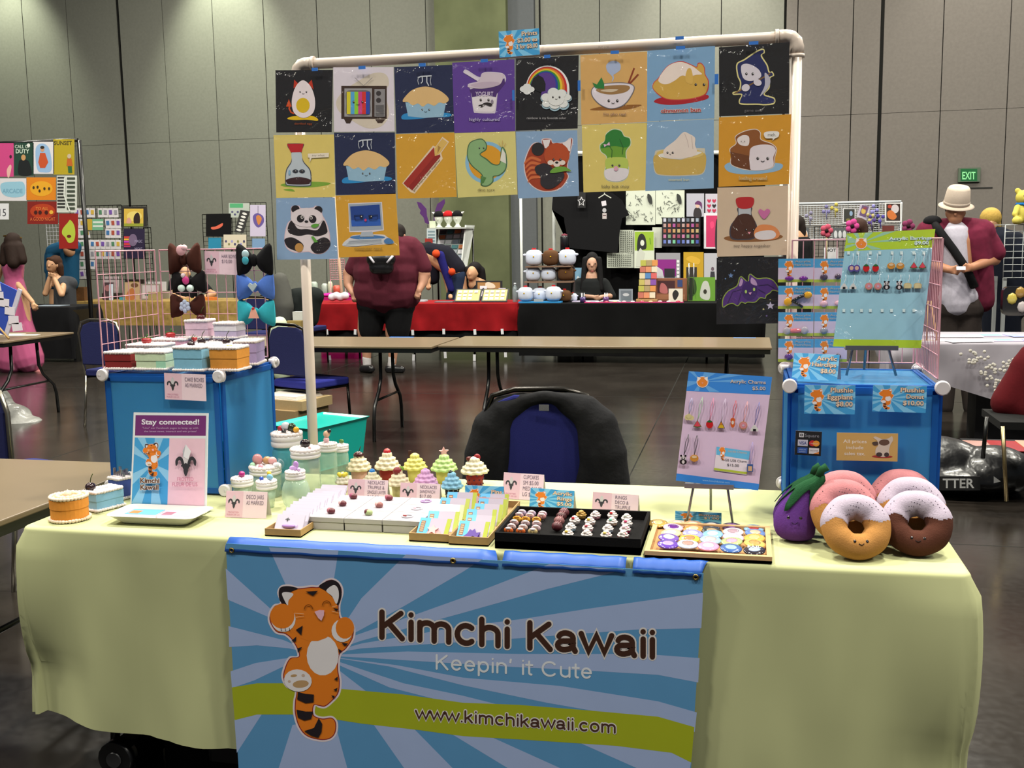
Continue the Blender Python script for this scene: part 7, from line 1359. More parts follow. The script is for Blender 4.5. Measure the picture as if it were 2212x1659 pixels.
P = PY(1113, 650, RY+.2); e = empty('water_bottle', (P.x, RY+.2, .7465), 0, 'clear water bottle at the right end of the red table', 'bottle'); q = B(); q.lathe([(.03, 0), (.034, .01), (.034, .15), (.03, .18), (.014, .21), (.014, .225)], mat('8c989c', 'plastic', a=.6, r=.1), 14); q.build('body', e); q = B(); q.cyl((0, 0, .225), (0, 0, .245), .016, mat('c8d0d4', 'plastic'), 10); q.build('cap', e)
blob('white_plastic_bags', [('b', PY(718+k*9, 642-3*(k % 2), RY+.3), (.06, .06, .055)) for k in range(4)], 'c4c4cc', O=PY(735, 650, RY+.3), vox=.015, sm=1, kind='plastic', label='crumpled white bags on the left part of the red table', cat='bag')
b = B(); P = PY(900, 642, RY+.3); [b.box(-.1, -.08, .004*k, .1, .08, .004*k+.003, mat('b8b8c0', 'paper')) for k in range(5)]; b.build('paper_pile', loc=(P.x, RY+.4, .7465), label='pile of papers on the red table right of the maroon shirt', cat='paper')
b = B(); P = PY(962, 650, RY+.15); b.box(-.12, -.06, 0, .12, .06, .012, mat('5c5c60', 'paper')); b.build('notebook', loc=(P.x-.02, RY+.18, .7465), label='grey notebook on the red table left of the pin case', cat='notebook')
# rack with buttons, heads and wings
WYR = 12.2; P = PY(985, 600, WYR); e = empty('button_rack', (P.x, WYR, 0), 0, 'white slanted rack full of small cards, in front of the olive column', 'rack')
def c3(u, v, y): return PY(cC[0]+u/cC[2], cC[1]+v/cC[2], y)-V((P.x, WYR, 0))
tl, tr2, br, bl2 = c3(1462, 375, WYR+.25), c3(1722, 360, WYR+.25), c3(1655, 690, WYR-.1), c3(1400, 690, WYR-.1)
b = B(); b.add([tl, tr2, br, bl2]+[p+V((0, .02, 0)) for p in (tl, tr2, br, bl2)], [(3, 2, 1, 0), (4, 5, 6, 7), (0, 1, 5, 4), (1, 2, 6, 5), (2, 3, 7, 6), (3, 0, 4, 7)], mat('8c9694', 'plastic')); b.build('sloped_panel', e)
b = B(); p0 = c3(1725, 335, WYR+.3); p1 = c3(1660, 690, WYR-.12); p2 = c3(1722, 335, WYR-.0); b.add([tr2+V((0, -.3, .03)), tr2+V((.02, .1, .03)), br+V((.02, .1, -.02)), br+V((-.02, -.05, -.02)), tr2+V((.02, -.3, .03)), tr2+V((.04, .1, .03)), br+V((.04, .1, -.02)), br+V((0, -.05, -.02))], [(0, 1, 2, 3), (7, 6, 5, 4), (0, 4, 5, 1), (1, 5, 6, 2), (2, 6, 7, 3), (3, 7, 4, 0)], mat('c8ccc8', 'plastic')); b.build('side_wall', e)
for i in range(7):
    for j in range(4):
        f_ = lambda s, t: tl.lerp(tr2, s).lerp(bl2.lerp(br, s), t)
        q = B(); A_ = [f_(.04+j*.24, .04+i*.135), f_(.24+j*.24, .04+i*.135), f_(.24+j*.24, .14+i*.135), f_(.04+j*.24, .14+i*.135)]; A_ = [p+V((0, -.02, 0)) for p in A_]; q.add(A_+[p+V((0, .012, 0)) for p in A_], [(3, 2, 1, 0), (4, 5, 6, 7), (0, 1, 5, 4), (1, 2, 6, 5), (2, 3, 7, 6), (3, 0, 4, 7)], mat(['34343c', 'a8b0b8', '6c7480', 'b0683c', 'c4c8cc', '3c6c70', 'd0d0d4'][(i*3+j*5) % 7], 'paper')); q.build('pin_card', e)
b = B(); A_ = [c3(1395, 372, WYR+.1), c3(1725, 340, WYR+.1)]; b.box(A_[0].x, -.15, A_[0].z-.01, A_[1].x, .3, A_[0].z+.01, mat('a8aca8', 'plastic')); b.build('top_shelf', e); b = B(); shz = A_[0].z+.01
for sx in (A_[0].x+.02, A_[1].x-.02): b.tube([(sx, .28, 0), (sx, .28, shz)], .015, mat('3c3c3c', 'metal'), 6)
b.build('upright', e); shelfz = shz
for (u, hatc, lab, cat_) in ((1455, '141416', 'black hat with white ears', 1), (1535, 'a81c20', 'red cap', 0), (1612, '141416', 'black hat with white wing', 1)):
    X_ = PY(cC[0]+u/cC[2], 480, WYR+.02).x; r_ = .062; e2 = empty('mannequin_head', (X_, WYR+.02, shelfz+.001), 0, 'white mannequin head wearing a '+lab, 'mannequin head', 'white mannequin heads on the rack')
    q = B(); q.lathe([(.05, 0), (.052, .012), (.03, .03), (.026, .06), (.045, .085), (.062, .12), (.066, .155), (.055, .19), (.03, .21), (0, .215)], mat('d0d4c8', 'plastic'), 16); q.ball((0, -.06, .12), (.008, .012, .018), mat('d0d4c8', 'plastic'), 6, 5); q.build('head', e2)
    e3 = empty('novelty_hat', (X_, WYR+.02, shelfz+.16), 0, lab+' on a white mannequin head', 'hat'); q = B(); q.lathe([(.074, 0), (.078, .02), (.066, .055), (.035, .08), (0, .085)], mat(hatc, 'felt'), 16); q.build('crown', e3)
    for s in (-1, 1): q = B(); q.lathe([(.022, 0), (.012, .03), (0, .055)], mat('d0d0cc' if cat_ or s > 0 else hatc, 'felt'), 8); q.build('ear', e3, loc=(s*.06, 0, .04), rot=(0, R(s*60), 0))
b = B(); X_ = PY(cC[0]+1385/cC[2], 487, WYR).x; b.box(-.045, 0, 0, .045, .08, .1, mat('c0c8b0', 'card')); b.build('white_box', loc=(X_+.03, WYR-.02, shelfz+.001), label='small white box at the left end of the rack shelf', cat='box')
WP = mat('4c2c60', 'matte')
for (pts, lab) in (([(1265, 140), (1300, 150), (1345, 200), (1350, 260), (1370, 330), (1355, 330), (1335, 320), (1322, 275), (1290, 240), (1298, 215), (1280, 190)], 'left purple bat wing standing on the rack'), ([(1500, 118), (1505, 150), (1475, 210), (1460, 235), (1445, 225), (1430, 260), (1428, 290), (1405, 330), (1412, 250), (1440, 160)], 'right purple bat wing standing on the rack')):
    a = Art(PY(cC[0]+1360/cC[2], cC[1]+330/cC[2], WYR+.2), crop=cC, kind='matte'); P_ = [a.pt(*q) for q in pts]; n_ = len(P_); a.add(P_+[p+V((0, .012, 0)) for p in P_], [tuple(range(n_))[::-1], tuple(range(n_, 2*n_))]+[(i, (i+1) % n_, n_+(i+1) % n_, n_+i) for i in range(n_)], WP)
    a.tube([P_[n_//2], P_[n_//2]+V((.01, .006, -.12))], .005, BLKM, 6); a.build('bat_wing', loc=a.O, label=lab, cat='costume wing')
poster(cC, (1350, 375, 1430, 500), WYR-.3, 'a8b4b8', 'pale sheet of stickers left of the slanted rack', lambda a: [a.Rc(1360, 390+k*26, 1420, 404+k*26, '6c8088') for k in range(4)]); poster(cC, (1335, 455, 1400, 500), WYR-.32, '8c2018', 'small dark red sign left of the slanted rack')
# left of the maroon shirt
wgrid(cC, 528, 632, 648, 805, 12.0, 8, 9, 'a8747c', 'small pink wire grid behind the red table')
P = PZ(650, 640, .74); b = B(); x0_, x1_ = PY(560, 600, 13.2).x, PY(765, 600, 13.2).x; b.box(x0_, 13.2, .68, x1_, 13.9, .73, mat('2c2c28', 'plastic')); b.box(x0_, 13.2, 0, x0_+.05, 13.9, .68, BLKM); b.box(x1_-.05, 13.2, 0, x1_, 13.9, .68, BLKM); b.build('side_table', label='dark table far back between the pole and the maroon shirt', cat='table')
for i, (u, c, h, r_) in enumerate(((677, '9ca89c', .2, .06), (700, 'a8b0a8', .17, .05), (645, '34507c', .08, .09), (712, 'b8b4a0', .2, .04), (726, 'c05040', .14, .06))):
    P = PY(u, 585, 13.4); b = B(); b.lathe([(r_*.8, 0), (r_, h*.1), (r_, h*.85), (r_*.6, h), (0, h)], mat(c, 'plastic'), 12); b.build('storage_jar', loc=(P.x, 13.4, .7305), label=['clear grey jar on the far dark table, leftmost of the tall ones', 'smaller clear jar on the far dark table', 'blue tub on the far dark table', 'slim cream jar on the far dark table', 'red and clear jar on the far dark table'][i], cat='jar')
PKB = mat('b8186c', 'fabric'); x0_, x1_ = PY(690, 620, 11.75).x, PY(765, 620, 11.75).x; b = B(); b.box(x0_, 11.7, 0, x1_, 12.1, .78, PKB); b.box(x0_-.02, 11.68, .78, x1_+.02, 12.12, .81, mat('c8248c', 'fabric')); b.build('magenta_draped_stand', label='magenta draped stand behind the red table', cat='stand', bevel=.02)
b = B(); P = PY(738, 640, 11.3); b.tube([(P.x, 11.4, 0), (P.x-.1, 11.4, 2.2)], .022, mat('b89c84', 'card'), 8); b.build('wooden_pole', label='thin wooden pole leaning left of the maroon shirt', cat='pole')
blob('grey_jacket', [('c', PY(605, 605, 9.6), PY(615, 660, 9.6), .1, .14), ('c', PY(615, 660, 9.6), PY(612, 700, 9.6), .14, .1)], mat('4c4c48', 'fabric'), O=V((PY(610, 650, 9.6).x, 9.6, .6)), vox=.025, label='grey jacket hung on a chair at the left of the red table', cat='jacket')
blob('black_jacket', [('c', PY(640, 640, 9.7), PY(680, 640, 9.7), .11, .12), ('c', PY(645, 650, 9.7), PY(650, 700, 9.7), .13, .1), ('c', PY(675, 650, 9.7), PY(672, 690, 9.7), .12, .1)], mat('1c201f', 'fabric', bu=.5, bd=.01), O=V((PY(660, 660, 9.7).x, 9.7, .6)), vox=.025, label='black jacket on a chair at the left of the red table', cat='jacket')
P = PY(655, 660, 10.0); chair(P.x, 10.0, 170, 'navy stacking chair under the black jacket by the red table'); P = PY(600, 660, 9.2); chair(P.x-.15, 9.2, 175, 'navy stacking chair under the grey jacket in the background')
for (u, v, rr_, c, lab, kk) in ((604, 700, (.13, .1, .1), 'b8c4a8', 'pale green bag heap on the floor by the grey jacket', 'fabric'), (588, 712, (.07, .07, .07), 'b4c0b0', 'small white bag on the floor by the grey jacket', 'fabric')):
    P = PY(u, v, 8.6); blob('cloth_bag', [('b', V((P.x, 8.6, rr_[2])), rr_), ('b', V((P.x+.06, 8.57, rr_[2]*1.4)), tuple(x*.6 for x in rr_)), ('c', V((P.x, 8.6, .06)), V((P.x, 8.6, P.z)), rr_[0]*.8, rr_[0]*.7)], c, O=V((P.x, 8.6, 0)), vox=.02, kind=kk, label=lab, cat='bag')
b = B(); P = PY(637, 708, 8.7); b.box(-.09, -.05, 0, .09, .05, P.z+.08, mat('84703c', 'card')); b.build('paper_bag', loc=(P.x, 8.7, 0), rot=(0, 0, .1), label='brown paper bag on the floor next to the pale green bag', cat='bag')
b = B(); P = PY(646, 682, 9.2); b.box(-.06, -.05, -.0, .06, .05, .1, mat('c0c0b8', 'card')); b.box(-.05, -.04, -P.z+.05, .05, .04, 0, BLKM); b.build('white_carton', loc=(P.x, 9.2, P.z-.05), label='white carton on a dark stand beside the black jacket', cat='box')
# ---------------------------------------------------------------- black booth in the centre right background
cK = (1100, 400, 3.687); BYY = 10.4; kx0, kx1 = PY(1122, 655, BYY).x, PY(1652, 655, BYY).x
t_ = empty('folding_table', ((kx0+kx1)/2, BYY+.4, 0), 0, 'table under the long black cloth in the booth with chick plushies', 'table'); b = B(); b.box(-(kx1-kx0)/2+.05, -.35, .7, (kx1-kx0)/2-.05, .35, .728, LAM); b.build('tabletop', t_)
for sx in (-.8, .8): b = B(); b.tube([(sx, .2, .7), (sx, .25, 0)], .016, BLKM, 6); b.build('leg', t_)
BKC = mat('060607', 'fabric', am=.3, sc=8)
cloth(kx0, kx1, BYY, BYY+.8, .745, .66, BKC, 41, .035, .03, 5, nz=8).build('tablecloth', label='long black tablecloth below the chick plushies and prints', cat='tablecloth')
YB = 12.4; e = empty('backdrop_stand', (PY(1450, 500, YB).x, YB, 0), 0, 'white pipe frame with a black backdrop cloth behind the black booth', 'stand')
L3 = lambda u, v, y=YB: PY(cK[0]+u/cK[2], cK[1]+v/cK[2], y)-V((e.location.x, YB, 0))
A_, C_ = L3(350, -255), L3(2050, -255); b = B(); b.tube([V((A_.x, 0, A_.z)), V((C_.x+.2, 0, C_.z))], .03, mat('c8ccc8', 'plastic'), 8); b.build('top_pipe', e)
for x in (A_.x, C_.x+.2): b = B(); b.tube([(x, 0, 0), (x, 0, A_.z)], .024, mat('a8aca8', 'plastic'), 8); b.build('upright', e)
b = B(); x0_, x1_ = L3(455, 0).x, L3(2040, 0).x; n = 60; b.add([(x0_+(x1_-x0_)*i/n, .05+.03*math.sin(i*1.1), z) for i in range(n+1) for z in (.1, A_.z-.05)], [(2*i, 2*i+2, 2*i+3, 2*i+1) for i in range(n)], BKC, True); b.build('backdrop_cloth', e)
P = PY(1126, 520, 12.0); b = B(); b.tube([(P.x, 12.0, 0), (P.x, 12.0, 2.35)], .02, mat('c0c4c0', 'plastic'), 8); b.build('white_pole', label='thin white pole standing between the red table and the black booth', cat='pole')
def kpo(q, base, lab, fn=None, y=YB-.12, **k): return poster(cK, q, y, base, lab, fn, **k)
TS = [(340, 195), (345, 60), (700, 45), (820, 60), (900, 120), (958, 240), (900, 262), (885, 340), (862, 540), (480, 500), (440, 300), (430, 195)]
o = kpo([(340, 195), (430, 195), (480, 500), (862, 540)], '121214', 'black t-shirt hanging on a white hanger in the black booth', lambda a: (a.P(TS, mat('141416', 'fabric')), a.P([(732, 130), (770, 122), (775, 160), (740, 168)], 'c8c4cc'), a.E(758, 200, 16, 18, 'a8a8ac'), a.Rc(742, 222, 776, 268, 'b0a8a8'), a.Rc(746, 238, 772, 246, '5c4448'), a.L([(712, 102), (760, 72), (812, 102)], 8, 'b8bcb0'), a.L([(760, 72), (758, 60)], 8, 'b8bcb0')), y=YB-.2, name='t_shirt', cat='t-shirt', kind='fabric')
kpo((545, 55, 608, 180), '141416', 'silver star outline ornament hanging on the black t-shirt', lambda a: a.L([(575+30*(1 if i % 2 == 0 else .45)*math.sin(PI*i/5), 130-38*(1 if i % 2 == 0 else .45)*math.cos(PI*i/5)) for i in range(11)], 6, 'c8c8cc'), y=YB-.26, name='star_ornament', cat='ornament')
rnd = random.Random(5)
dood = lambda x0, x1: (lambda a: [a.L([(x_, y_), (x_+rnd.uniform(-18, 18), y_+rnd.uniform(-18, 18)), (x_+rnd.uniform(-25, 25), y_+rnd.uniform(-5, 30))], 4, '4c504c') for k in range(34) for x_, y_ in [(rnd.uniform(x0+15, x1-15), rnd.uniform(55, 280))]]+[a.S([(x1-60, 70), (x1-30, 90), (x1-25, 150), (x1-55, 130)], '2c2e2c')])
kpo((930, 40, 1163, 316), 'c4cabb', 'white sheet of black doodles, left one of two', dood(930, 1163)); kpo((1166, 40, 1396, 310), 'c6ccbd', 'white sheet of black doodles, right one of two', dood(1166, 1396))
kpo((1412, 66, 1552, 250), 'a8a8b4', 'grey poster of a figure with purple hair', lambda a: (a.S([(1470, 250), (1475, 190), (1500, 180), (1525, 195), (1530, 250)], '2a2428'), a.E(1500, 162, 16, 20, 'c8a898'), a.S([(1478, 150), (1500, 125), (1532, 140), (1534, 190), (1518, 160)], '5c2c5c')))
kpo((1562, 68, 1668, 222), 'b4b0bc', 'white poster with rows of pink hearts', lambda a: [a.S([(x, y+16), (x-16, y-4), (x-8, y-14), (x, y-7), (x+8, y-14), (x+16, y-4)], 'b0284c' if (i, j) != (1, 1) else '241c20') for i, x in enumerate((1592, 1632)) for j, y in enumerate((125, 165, 203))])
kpo((1218, 258, 1522, 488), '18161c', 'black board with rows of small coloured pins', lambda a: [a.Rc(1228+i*37, 264+j*43, 1250+i*37, 292+j*43, [['b8b8c8', '8c98a8', 'a8a8b0', '5c6470'], ['b0685c', 'a88c88', '7c3c3c', '9c4c8c'], ['b08a5c', 'a86c4c', '8c4c3c', 'a89468'], ['8c3c5c', 'a85c6c', '6c8c6c', 'b06c94'], ['5c6cb0', '3c4c9c', '6cb08c', '7c8cc0']][j][(i*3+j) % 4]) for i in range(8) for j in range(5)], y=YB-.2, name='pin_board', cat='board')
kpo((1550, 222, 1668, 505), 'd0ccd4', 'white-edged pink poster at the right of the pin board', lambda a: (a.Rc(1568, 242, 1668, 492, 'b82c5c'), a.S([(1600, 300), (1625, 290), (1630, 330), (1608, 345)], 'd83c6c'), a.S([(1640, 492), (1645, 300), (1668, 280), (1668, 492)], '2a2428')))
kpo((778, 538, 992, 658), 'bcc2b4', 'checked white sheet at the lower left of the backdrop', lambda a: [a.Rc(790+k*17, 552+j*17, 800+k*17, 562+j*17, '50544c') for k in range(11) for j in range(6)]); kpo((876, 356, 992, 540), 'bcc2b4', 'checked white sheet with a tiny X above the lower one', lambda a: [a.Rc(886+k*17, 368+j*17, 896+k*17, 378+j*17, '50544c') for k in range(6) for j in range(10)])
kpo((996, 362, 1156, 660), 'c4cabb', 'poster of a black-haired girl before a green panel', lambda a: (a.Rc(1000, 370, 1150, 520, '88a82c'), a.S([(1020, 520), (1025, 420), (1055, 385), (1085, 420), (1092, 500), (1060, 515)], '1a1c1c'), a.E(1060, 460, 16, 24, 'c8ccc0'), a.P([(1018, 540), (1045, 500), (1080, 540), (1060, 650), (1010, 650)], 'b8bcb0'), a.L([(1120, 420), (1126, 470)], 7, '5c8c1c')), y=YB-.16)
kpo((1140, 336, 1216, 500), 'b8bcb0', 'pale poster between the green poster and the pin board')
# counter items
CY = BYY+.25
def kit(q, base, lab, fn=None, y=CY, **k): return stand_item(cK, q, y, base, lab, fn, **k)
kit((1168, 502, 1362, 722), '8c8c94', 'purple and silver print in a clear sleeve', lambda a: (a.Rc(1176, 555, 1330, 690, '7c1c78'), a.P([(1176, 610), (1220, 640), (1236, 718), (1176, 718)], 'b8b8c0'), a.Rc(1236, 628, 1320, 700, '201c24'), [a.E(1345, 570+k*30, 10, 12, 'd0d0d4') for k in range(5)]), y=CY+.35, zt=.995, name='sleeved_print', cat='print')
kit((1388, 500, 1548, 724), 'b08c1c', 'yellow print in a clear sleeve', lambda a: (a.Rc(1410, 620, 1495, 724, '282420'), a.S([(1410, 560), (1450, 530), (1520, 560), (1500, 600)], 'c49c30')), y=CY+.35, zt=.995, name='sleeved_print', cat='print')
kit((1552, 504, 1662, 716), 'a8a8b0', 'grey print with a small figure beside the yellow one', lambda a: (a.E(1620, 630, 12, 16, '5c4c58'), a.P([(1605, 650), (1635, 650), (1640, 700), (1600, 700)], '2c2c34')), y=CY+.35, zt=1.0, name='sleeved_print', cat='print')
x0_, x1_ = PY(1100+1165/3.687, 600, CY+.35).x, PY(1655, 600, CY+.35).x
b = B(); b.box(x0_, CY+.36, .7462, x1_, CY+.46, .993, mat('1c1c20', 'card')); b.build('display_shelf', label='dark shelf box that carries the sleeved prints in the black booth', cat='shelf')
kit((1150, 732, 1416, 912), '7a4c34', 'open brown wooden display box with dark pictures', lambda a: (a.Rc(1180, 750, 1320, 850, '38181c'), a.S([(1210, 770), (1250, 790), (1260, 850), (1200, 840)], 'a05c5c'), a.Rc(1340, 745, 1380, 800, '2c3c6c'), a.Rc(1170, 860, 1400, 900, '8c5c40')), y=CY+.12, name='wooden_display', cat='display', t=.05)
kit((1270, 840, 1382, 945), 'c8c8b8', 'small white picture with a black tree shape', lambda a: a.S([(1300, 880), (1325, 850), (1350, 880), (1330, 925), (1310, 925)], '1c1c1c'), y=CY-.05, name='small_picture', cat='picture')
kit((1422, 745, 1640, 935), '5c8c2c', 'bright green print with dark figures at the counter end', lambda a: (a.S([(1520, 900), (1540, 790), (1580, 780), (1600, 850), (1590, 925)], 'b0b4ac'), a.S([(1430, 760), (1480, 770), (1490, 860), (1440, 900)], '2c4c1c'), a.Rc(1425, 750, 1460, 930, '1c2418'), a.E(1560, 860, 14, 18, '28281c')), y=CY+.1, name='sleeved_print', cat='print')
kit((874, 804, 984, 906), '78848c', 'silver embossed plaque standing on the black table', lambda a: (a.Rc(888, 818, 972, 894, '5c6870'), a.E(930, 850, 26, 12, 'a8b0b4')), y=CY, name='plaque', cat='plaque')
for u in (1432, 1470):
    A_ = PY(cK[0]+u/cK[2], cK[1]+622/cK[2], CY+.05); C_ = PY(cK[0]+u/cK[2], cK[1]+868/cK[2], CY+.05); b = B(); b.tube([A_, C_], .006, mat('b8b8b8', 'metal'), 6); b.v = [p-C_ for p in b.v]; b.build('chain_necklace', loc=C_, label='silver chain necklace hanging over the prints, %s' % ('left one' if u < 1450 else 'right one'), cat='necklace')
P = PY(1100+1085/3.687, 640, CY); e2 = empty('card_rack', (P.x, CY+.1, .7462), 0, 'slanted rack of small coloured cards in the black booth', 'card rack')
q = B(); k_ = mpp(P); w_ = 38*k_*.5; hh = 330/3.687*k_; q.prism([(-w_, 0), (w_, 0), (w_*1.0, hh), (-w_*.5, hh)], 0, .05, mat('b09870', 'card'), 'y'); q.build('back_panel', e2); q = B(); q.box(-w_*1.1, -.06, 0, w_*1.3, .0, .03, mat('a07c50', 'card')); q.build('tray_base', e2)
for j in range(6):
    for i in range(3): q = B(); c_ = ['b06858', 'c8884c', '4c7cb0', 'a8a84c', '7c4c9c', 'c88460', 'b0a85c', 'c45c5c', '9c8c64', 'c8c0a0', 'd0c8b0', 'b8a088'][(j*3+i*5) % 12]; q.box(-.035, -.012, -.035, .035, 0, .035, mat(c_, 'paper')); q.build('small_card', e2, loc=(-w_*.6+i*w_*.66+j*.006, -.01, .08+j*hh*.155))
b = B(); [b.ball((-.55+.11*k, -.02*math.sin(k*3), .012), (.03, .02, .012), mat(['c8a8b0', 'd0c8cc', 'b04c5c', 'c8b088'][k % 4], 'shiny'), 7, 5) for k in range(11)]; b.box(-.6, -.05, 0, .62, .05, .006, mat('b02c64', 'fabric')); b.build('bead_heap', loc=(PY(1370, 655, CY).x, BYY+.09, .7462), label='heap of glittering beads on a pink cloth strip on the black table', cat='beads', kind='stuff')
for u, c, lab in ((1259, '3c2c5c', 'purple pen cup'), (1309, '4c3060', 'small purple box')):
    b = B(); b.lathe([(.035, 0), (.038, .07), (.034, .07), (.03, .01), (0, .01)], mat(c, 'shiny'), 12); [b.tube([(.01*k, 0, .01), (.02*k, .01, .12)], .004, mat('c8c8d0'), 5) for k in (-1, 0, 1)]; b.build('pen_cup', loc=(PY(u, 648, BYY+.12).x, BYY+.12, .7462), label=lab+' at the front edge of the black table', cat='cup')
b = B(); [b.box(-.14+.01*k, -.1, .005*k, .14-.01*k, .1, .005*k+.004, mat('c8c4c8', 'paper')) for k in range(4)]; b.build('open_book', loc=(PY(1318, 645, CY).x, CY+.02, .7462), label='open white book on the black table right of the seated woman', cat='book'); b = B(); b.box(-.16, -.08, 0, .16, .08, .01, mat('a8a0b8', 'paper')); b.build('paper_sheet', loc=(PY(1263, 648, CY).x, CY+.05, .7462), label='pale papers on the black table left of the seated woman', cat='paper')
# chick plushies on shelves
CHW, CHB = mat('bcc2d2', 'felt'), mat('523824', 'felt')
def chick(u, v, s, brown, y, zf, lab, proto={}):
    X_ = PY(cK[0]+u/cK[2], 600, y).x; r_ = s; e3 = empty('chick_plush', (X_, y, zf), R(random.uniform(-12, 12)), lab, 'plush chick', 'chick plushies stacked in the black booth'); m = CHB if brown else CHW
    q = B(); q.ball((0, 0, r_*.92), (r_*.98, r_*.78, r_*.92), m, 20, 14, lambda d: (abs(d.x)**3.2+abs(d.y)**3.2+abs(d.z)**3.2)**(-1/3.2)); q.build('body', e3)
    q = B(); [q.ball((r_*.16*k, -.0, r_*1.86), (r_*.1, r_*.1, r_*.2), mat('a01c20', 'felt'), 6, 5) for k in (-1, 0, 1)]; q.build('comb', e3)
    for k in (-1, 1): q = B(); q.ball((k*r_*1.05, 0, r_*1.25), (r_*.28, r_*.12, r_*.16), m, 8, 6); q.build('wing', e3); q = B(); q.ball((k*r_*.42, -r_*.68, r_*1.2), (r_*.07, r_*.05, r_*.08), mat('101014', 'shiny'), 6, 5); q.build('eye', e3)
    q = B(); q.lathe([(r_*.12, 0), (0, r_*.25)], mat('c89c1c', 'felt'), 8); q.build('beak', e3, loc=(0, -r_*.74, r_*1.05), rot=(R(90), 0, 0))
YS = BYY+.3; kk = mpp(PY(1190, 600, YS)); P = PY(1187, 600, YS); e = empty('plush_shelf', (P.x, YS, .7462), 0, 'tiered stand carrying the chick plushies', 'shelf')
zs = [PY(1190, 400+h/3.687, YS).z for h in (940, 762, 640)]
for z_, hw in ((zs[1], .31), (zs[2], .29)): q = B(); q.box(-hw, -.11, z_-.7462-.02, hw, .11, z_-.7462-.003, mat('6c5444', 'card')); q.build('shelf_board', e)
for sx in (-.3, .3): q = B(); q.box(sx-.01, .08, 0, sx+.01, .12, zs[2]-.7462-.02, mat('3c3434', 'card')); q.build('side_post', e)
for u, z_, s, br_, lab in ((200, 2, 68, 0, 'white chick plush at the left of the top row'), (332, 2, 66, 1, 'brown chick plush in the middle of the top row'), (465, 2, 68, 0, 'white chick plush at the right of the top row'), (192, 1, 60, 0, 'white chick plush at the left of the middle row'), (315, 1, 60, 0, 'white chick plush in the middle of the middle row'), (450, 1, 64, 1, 'brown chick plush at the right of the middle row')): chick(u, 0, s/3.687*kk, br_, YS, zs[z_]+.001, lab)
for u, dy, s, br_, lab in ((128, -.17, 60, 0, 'white chick plush, leftmost of the bottom row'), (245, -.02, 62, 0, 'white chick plush at the back of the bottom row'), (352, -.17, 62, 0, 'white chick plush in front, right of the bottom row'), (440, -.06, 52, 1, 'brown chick plush at the right end of the bottom row'), (505, .06, 36, 0, 'small white chick plush at the far right of the stand')): chick(u, 0, s/3.687*kk, br_, YS+dy, .7475+.02*(dy < -.1), lab)
b = B(); n = 40; x0_, x1_ = PY(1122, 655, YS-.2).x, PY(1213, 655, YS-.2).x; b.box(x0_, -.09, 0, x1_, .07, .018, mat('2c7cb4', 'fabric')); b.v = [p+V((0, 0, 0)) for p in b.v]; b.build('blue_mat', loc=(0, YS-.17, .7466), label='bright blue mat under the bottom row of chicks', cat='mat')
b = B(); P = PY(1100+240/3.687, 650, BYY+.1); b.box(-.06, 0, 0, .06, .01, .05, mat('8c9498', 'paper')); b.build('price_plate', loc=(P.x, BYY+.05, .7462), label='small grey price plate before the bottom row of chicks', cat='price card')
kit((520, 555, 590, 700), '6c94b0', 'light blue print leaning behind the seated woman', lambda a: a.E(548, 640, 12, 18, 'c0c8d0'), y=YB-.6, zt=.9); b = B(); P = PY(1250, 560, YB-.6); b.box(P.x-.08, YB-.6, 0, P.x+.2, YB-.3, .9, BLKM); b.build('dark_crate', label='dark crate behind the chick shelf that carries the light blue print', cat='crate')
b = B(); P = PY(1100+445/3.687, 520, YB-.4); b.lathe([(.06, 0), (.06, .2), (.05, .22), (0, .22)], mat('16161a', 'plastic'), 12); b.lathe([(.045, .2), (.04, .24), (0, .25)], mat('6c3440'), 12); b.box(-.1, -.1, -P.z+.16, .1, .1, 0, BLKM); b.build('black_canister', loc=(P.x, YB-.45, P.z-.15), label='black canister on a dark pedestal behind the chick plushies', cat='canister')
# ---------------------------------------------------------------- right background
cR_ = (1660, 400, 4.007); YG = 11.0
wgrid(cR_, 230, 160, 1152, 345, YG, 34, 9, 'a8acb0', 'long white wire grid on the right with pictures', .0035); wgrid(cR_, 230, 345, 1152, 470, YG+.03, 34, 6, 'a8acb0', 'lower white wire grid on the right', .0035)
wgrid(cR_, 392, 350, 905, 620, YG-.5, 12, 8, '1c1c1c', 'black wire grid behind the green earring board')
P0_ = PY(1717, 440, YG); P1_ = PY(1948, 436, YG); b = B()
for p in (P0_, P1_): b.tube([(p.x, YG+.05, 0), (p.x, YG+.05, p.z)], .015, mat('a8acb0', 'plastic'), 6)
b.tube([(P0_.x, YG+.05, P0_.z), (P1_.x, YG+.05, P0_.z)], .015, mat('a8acb0', 'plastic'), 6); b.build('grid_stand', label='white pipe stand behind the right wire grids', cat='stand')
def rpo(q, base, lab, fn=None, y=YG-.03, **k): return poster(cR_, q, y, base, lab, fn, **k)
rpo([(640, 328), (748, 330), (755, 203), (645, 200)], 'c8c8cc', 'white-framed dark picture, left of three on the white grid', lambda a: (a.Rc(652, 206, 746, 318, '2c2c28'), a.E(715, 245, 14, 22, '7c94b0'), a.E(690, 300, 20, 12, '6c6430')), name='picture', cat='picture')
rpo([(762, 272), (850, 305), (885, 185), (795, 165)], 'a8a0b0', 'tilted purple picture on the white grid', lambda a: (a.P([(785, 260), (840, 280), (870, 185), (812, 172)], '5c4468'), a.E(822, 225, 20, 24, 'b89c4c'), a.E(835, 200, 16, 10, '7c3440')), name='picture', cat='picture')
rpo((1008, 152, 1152, 318), 'd0d0d0', 'white-framed orange picture, rightmost on the white grid', lambda a: (a.Rc(1020, 160, 1140, 308, '2c1c18'), a.E(1095, 205, 34, 38, 'b8b0b4'), a.S([(1030, 230), (1070, 220), (1110, 270), (1080, 300), (1035, 280)], 'b8642c'), a.E(1050, 185, 18, 16, 'a03c2c')), name='picture', cat='picture')
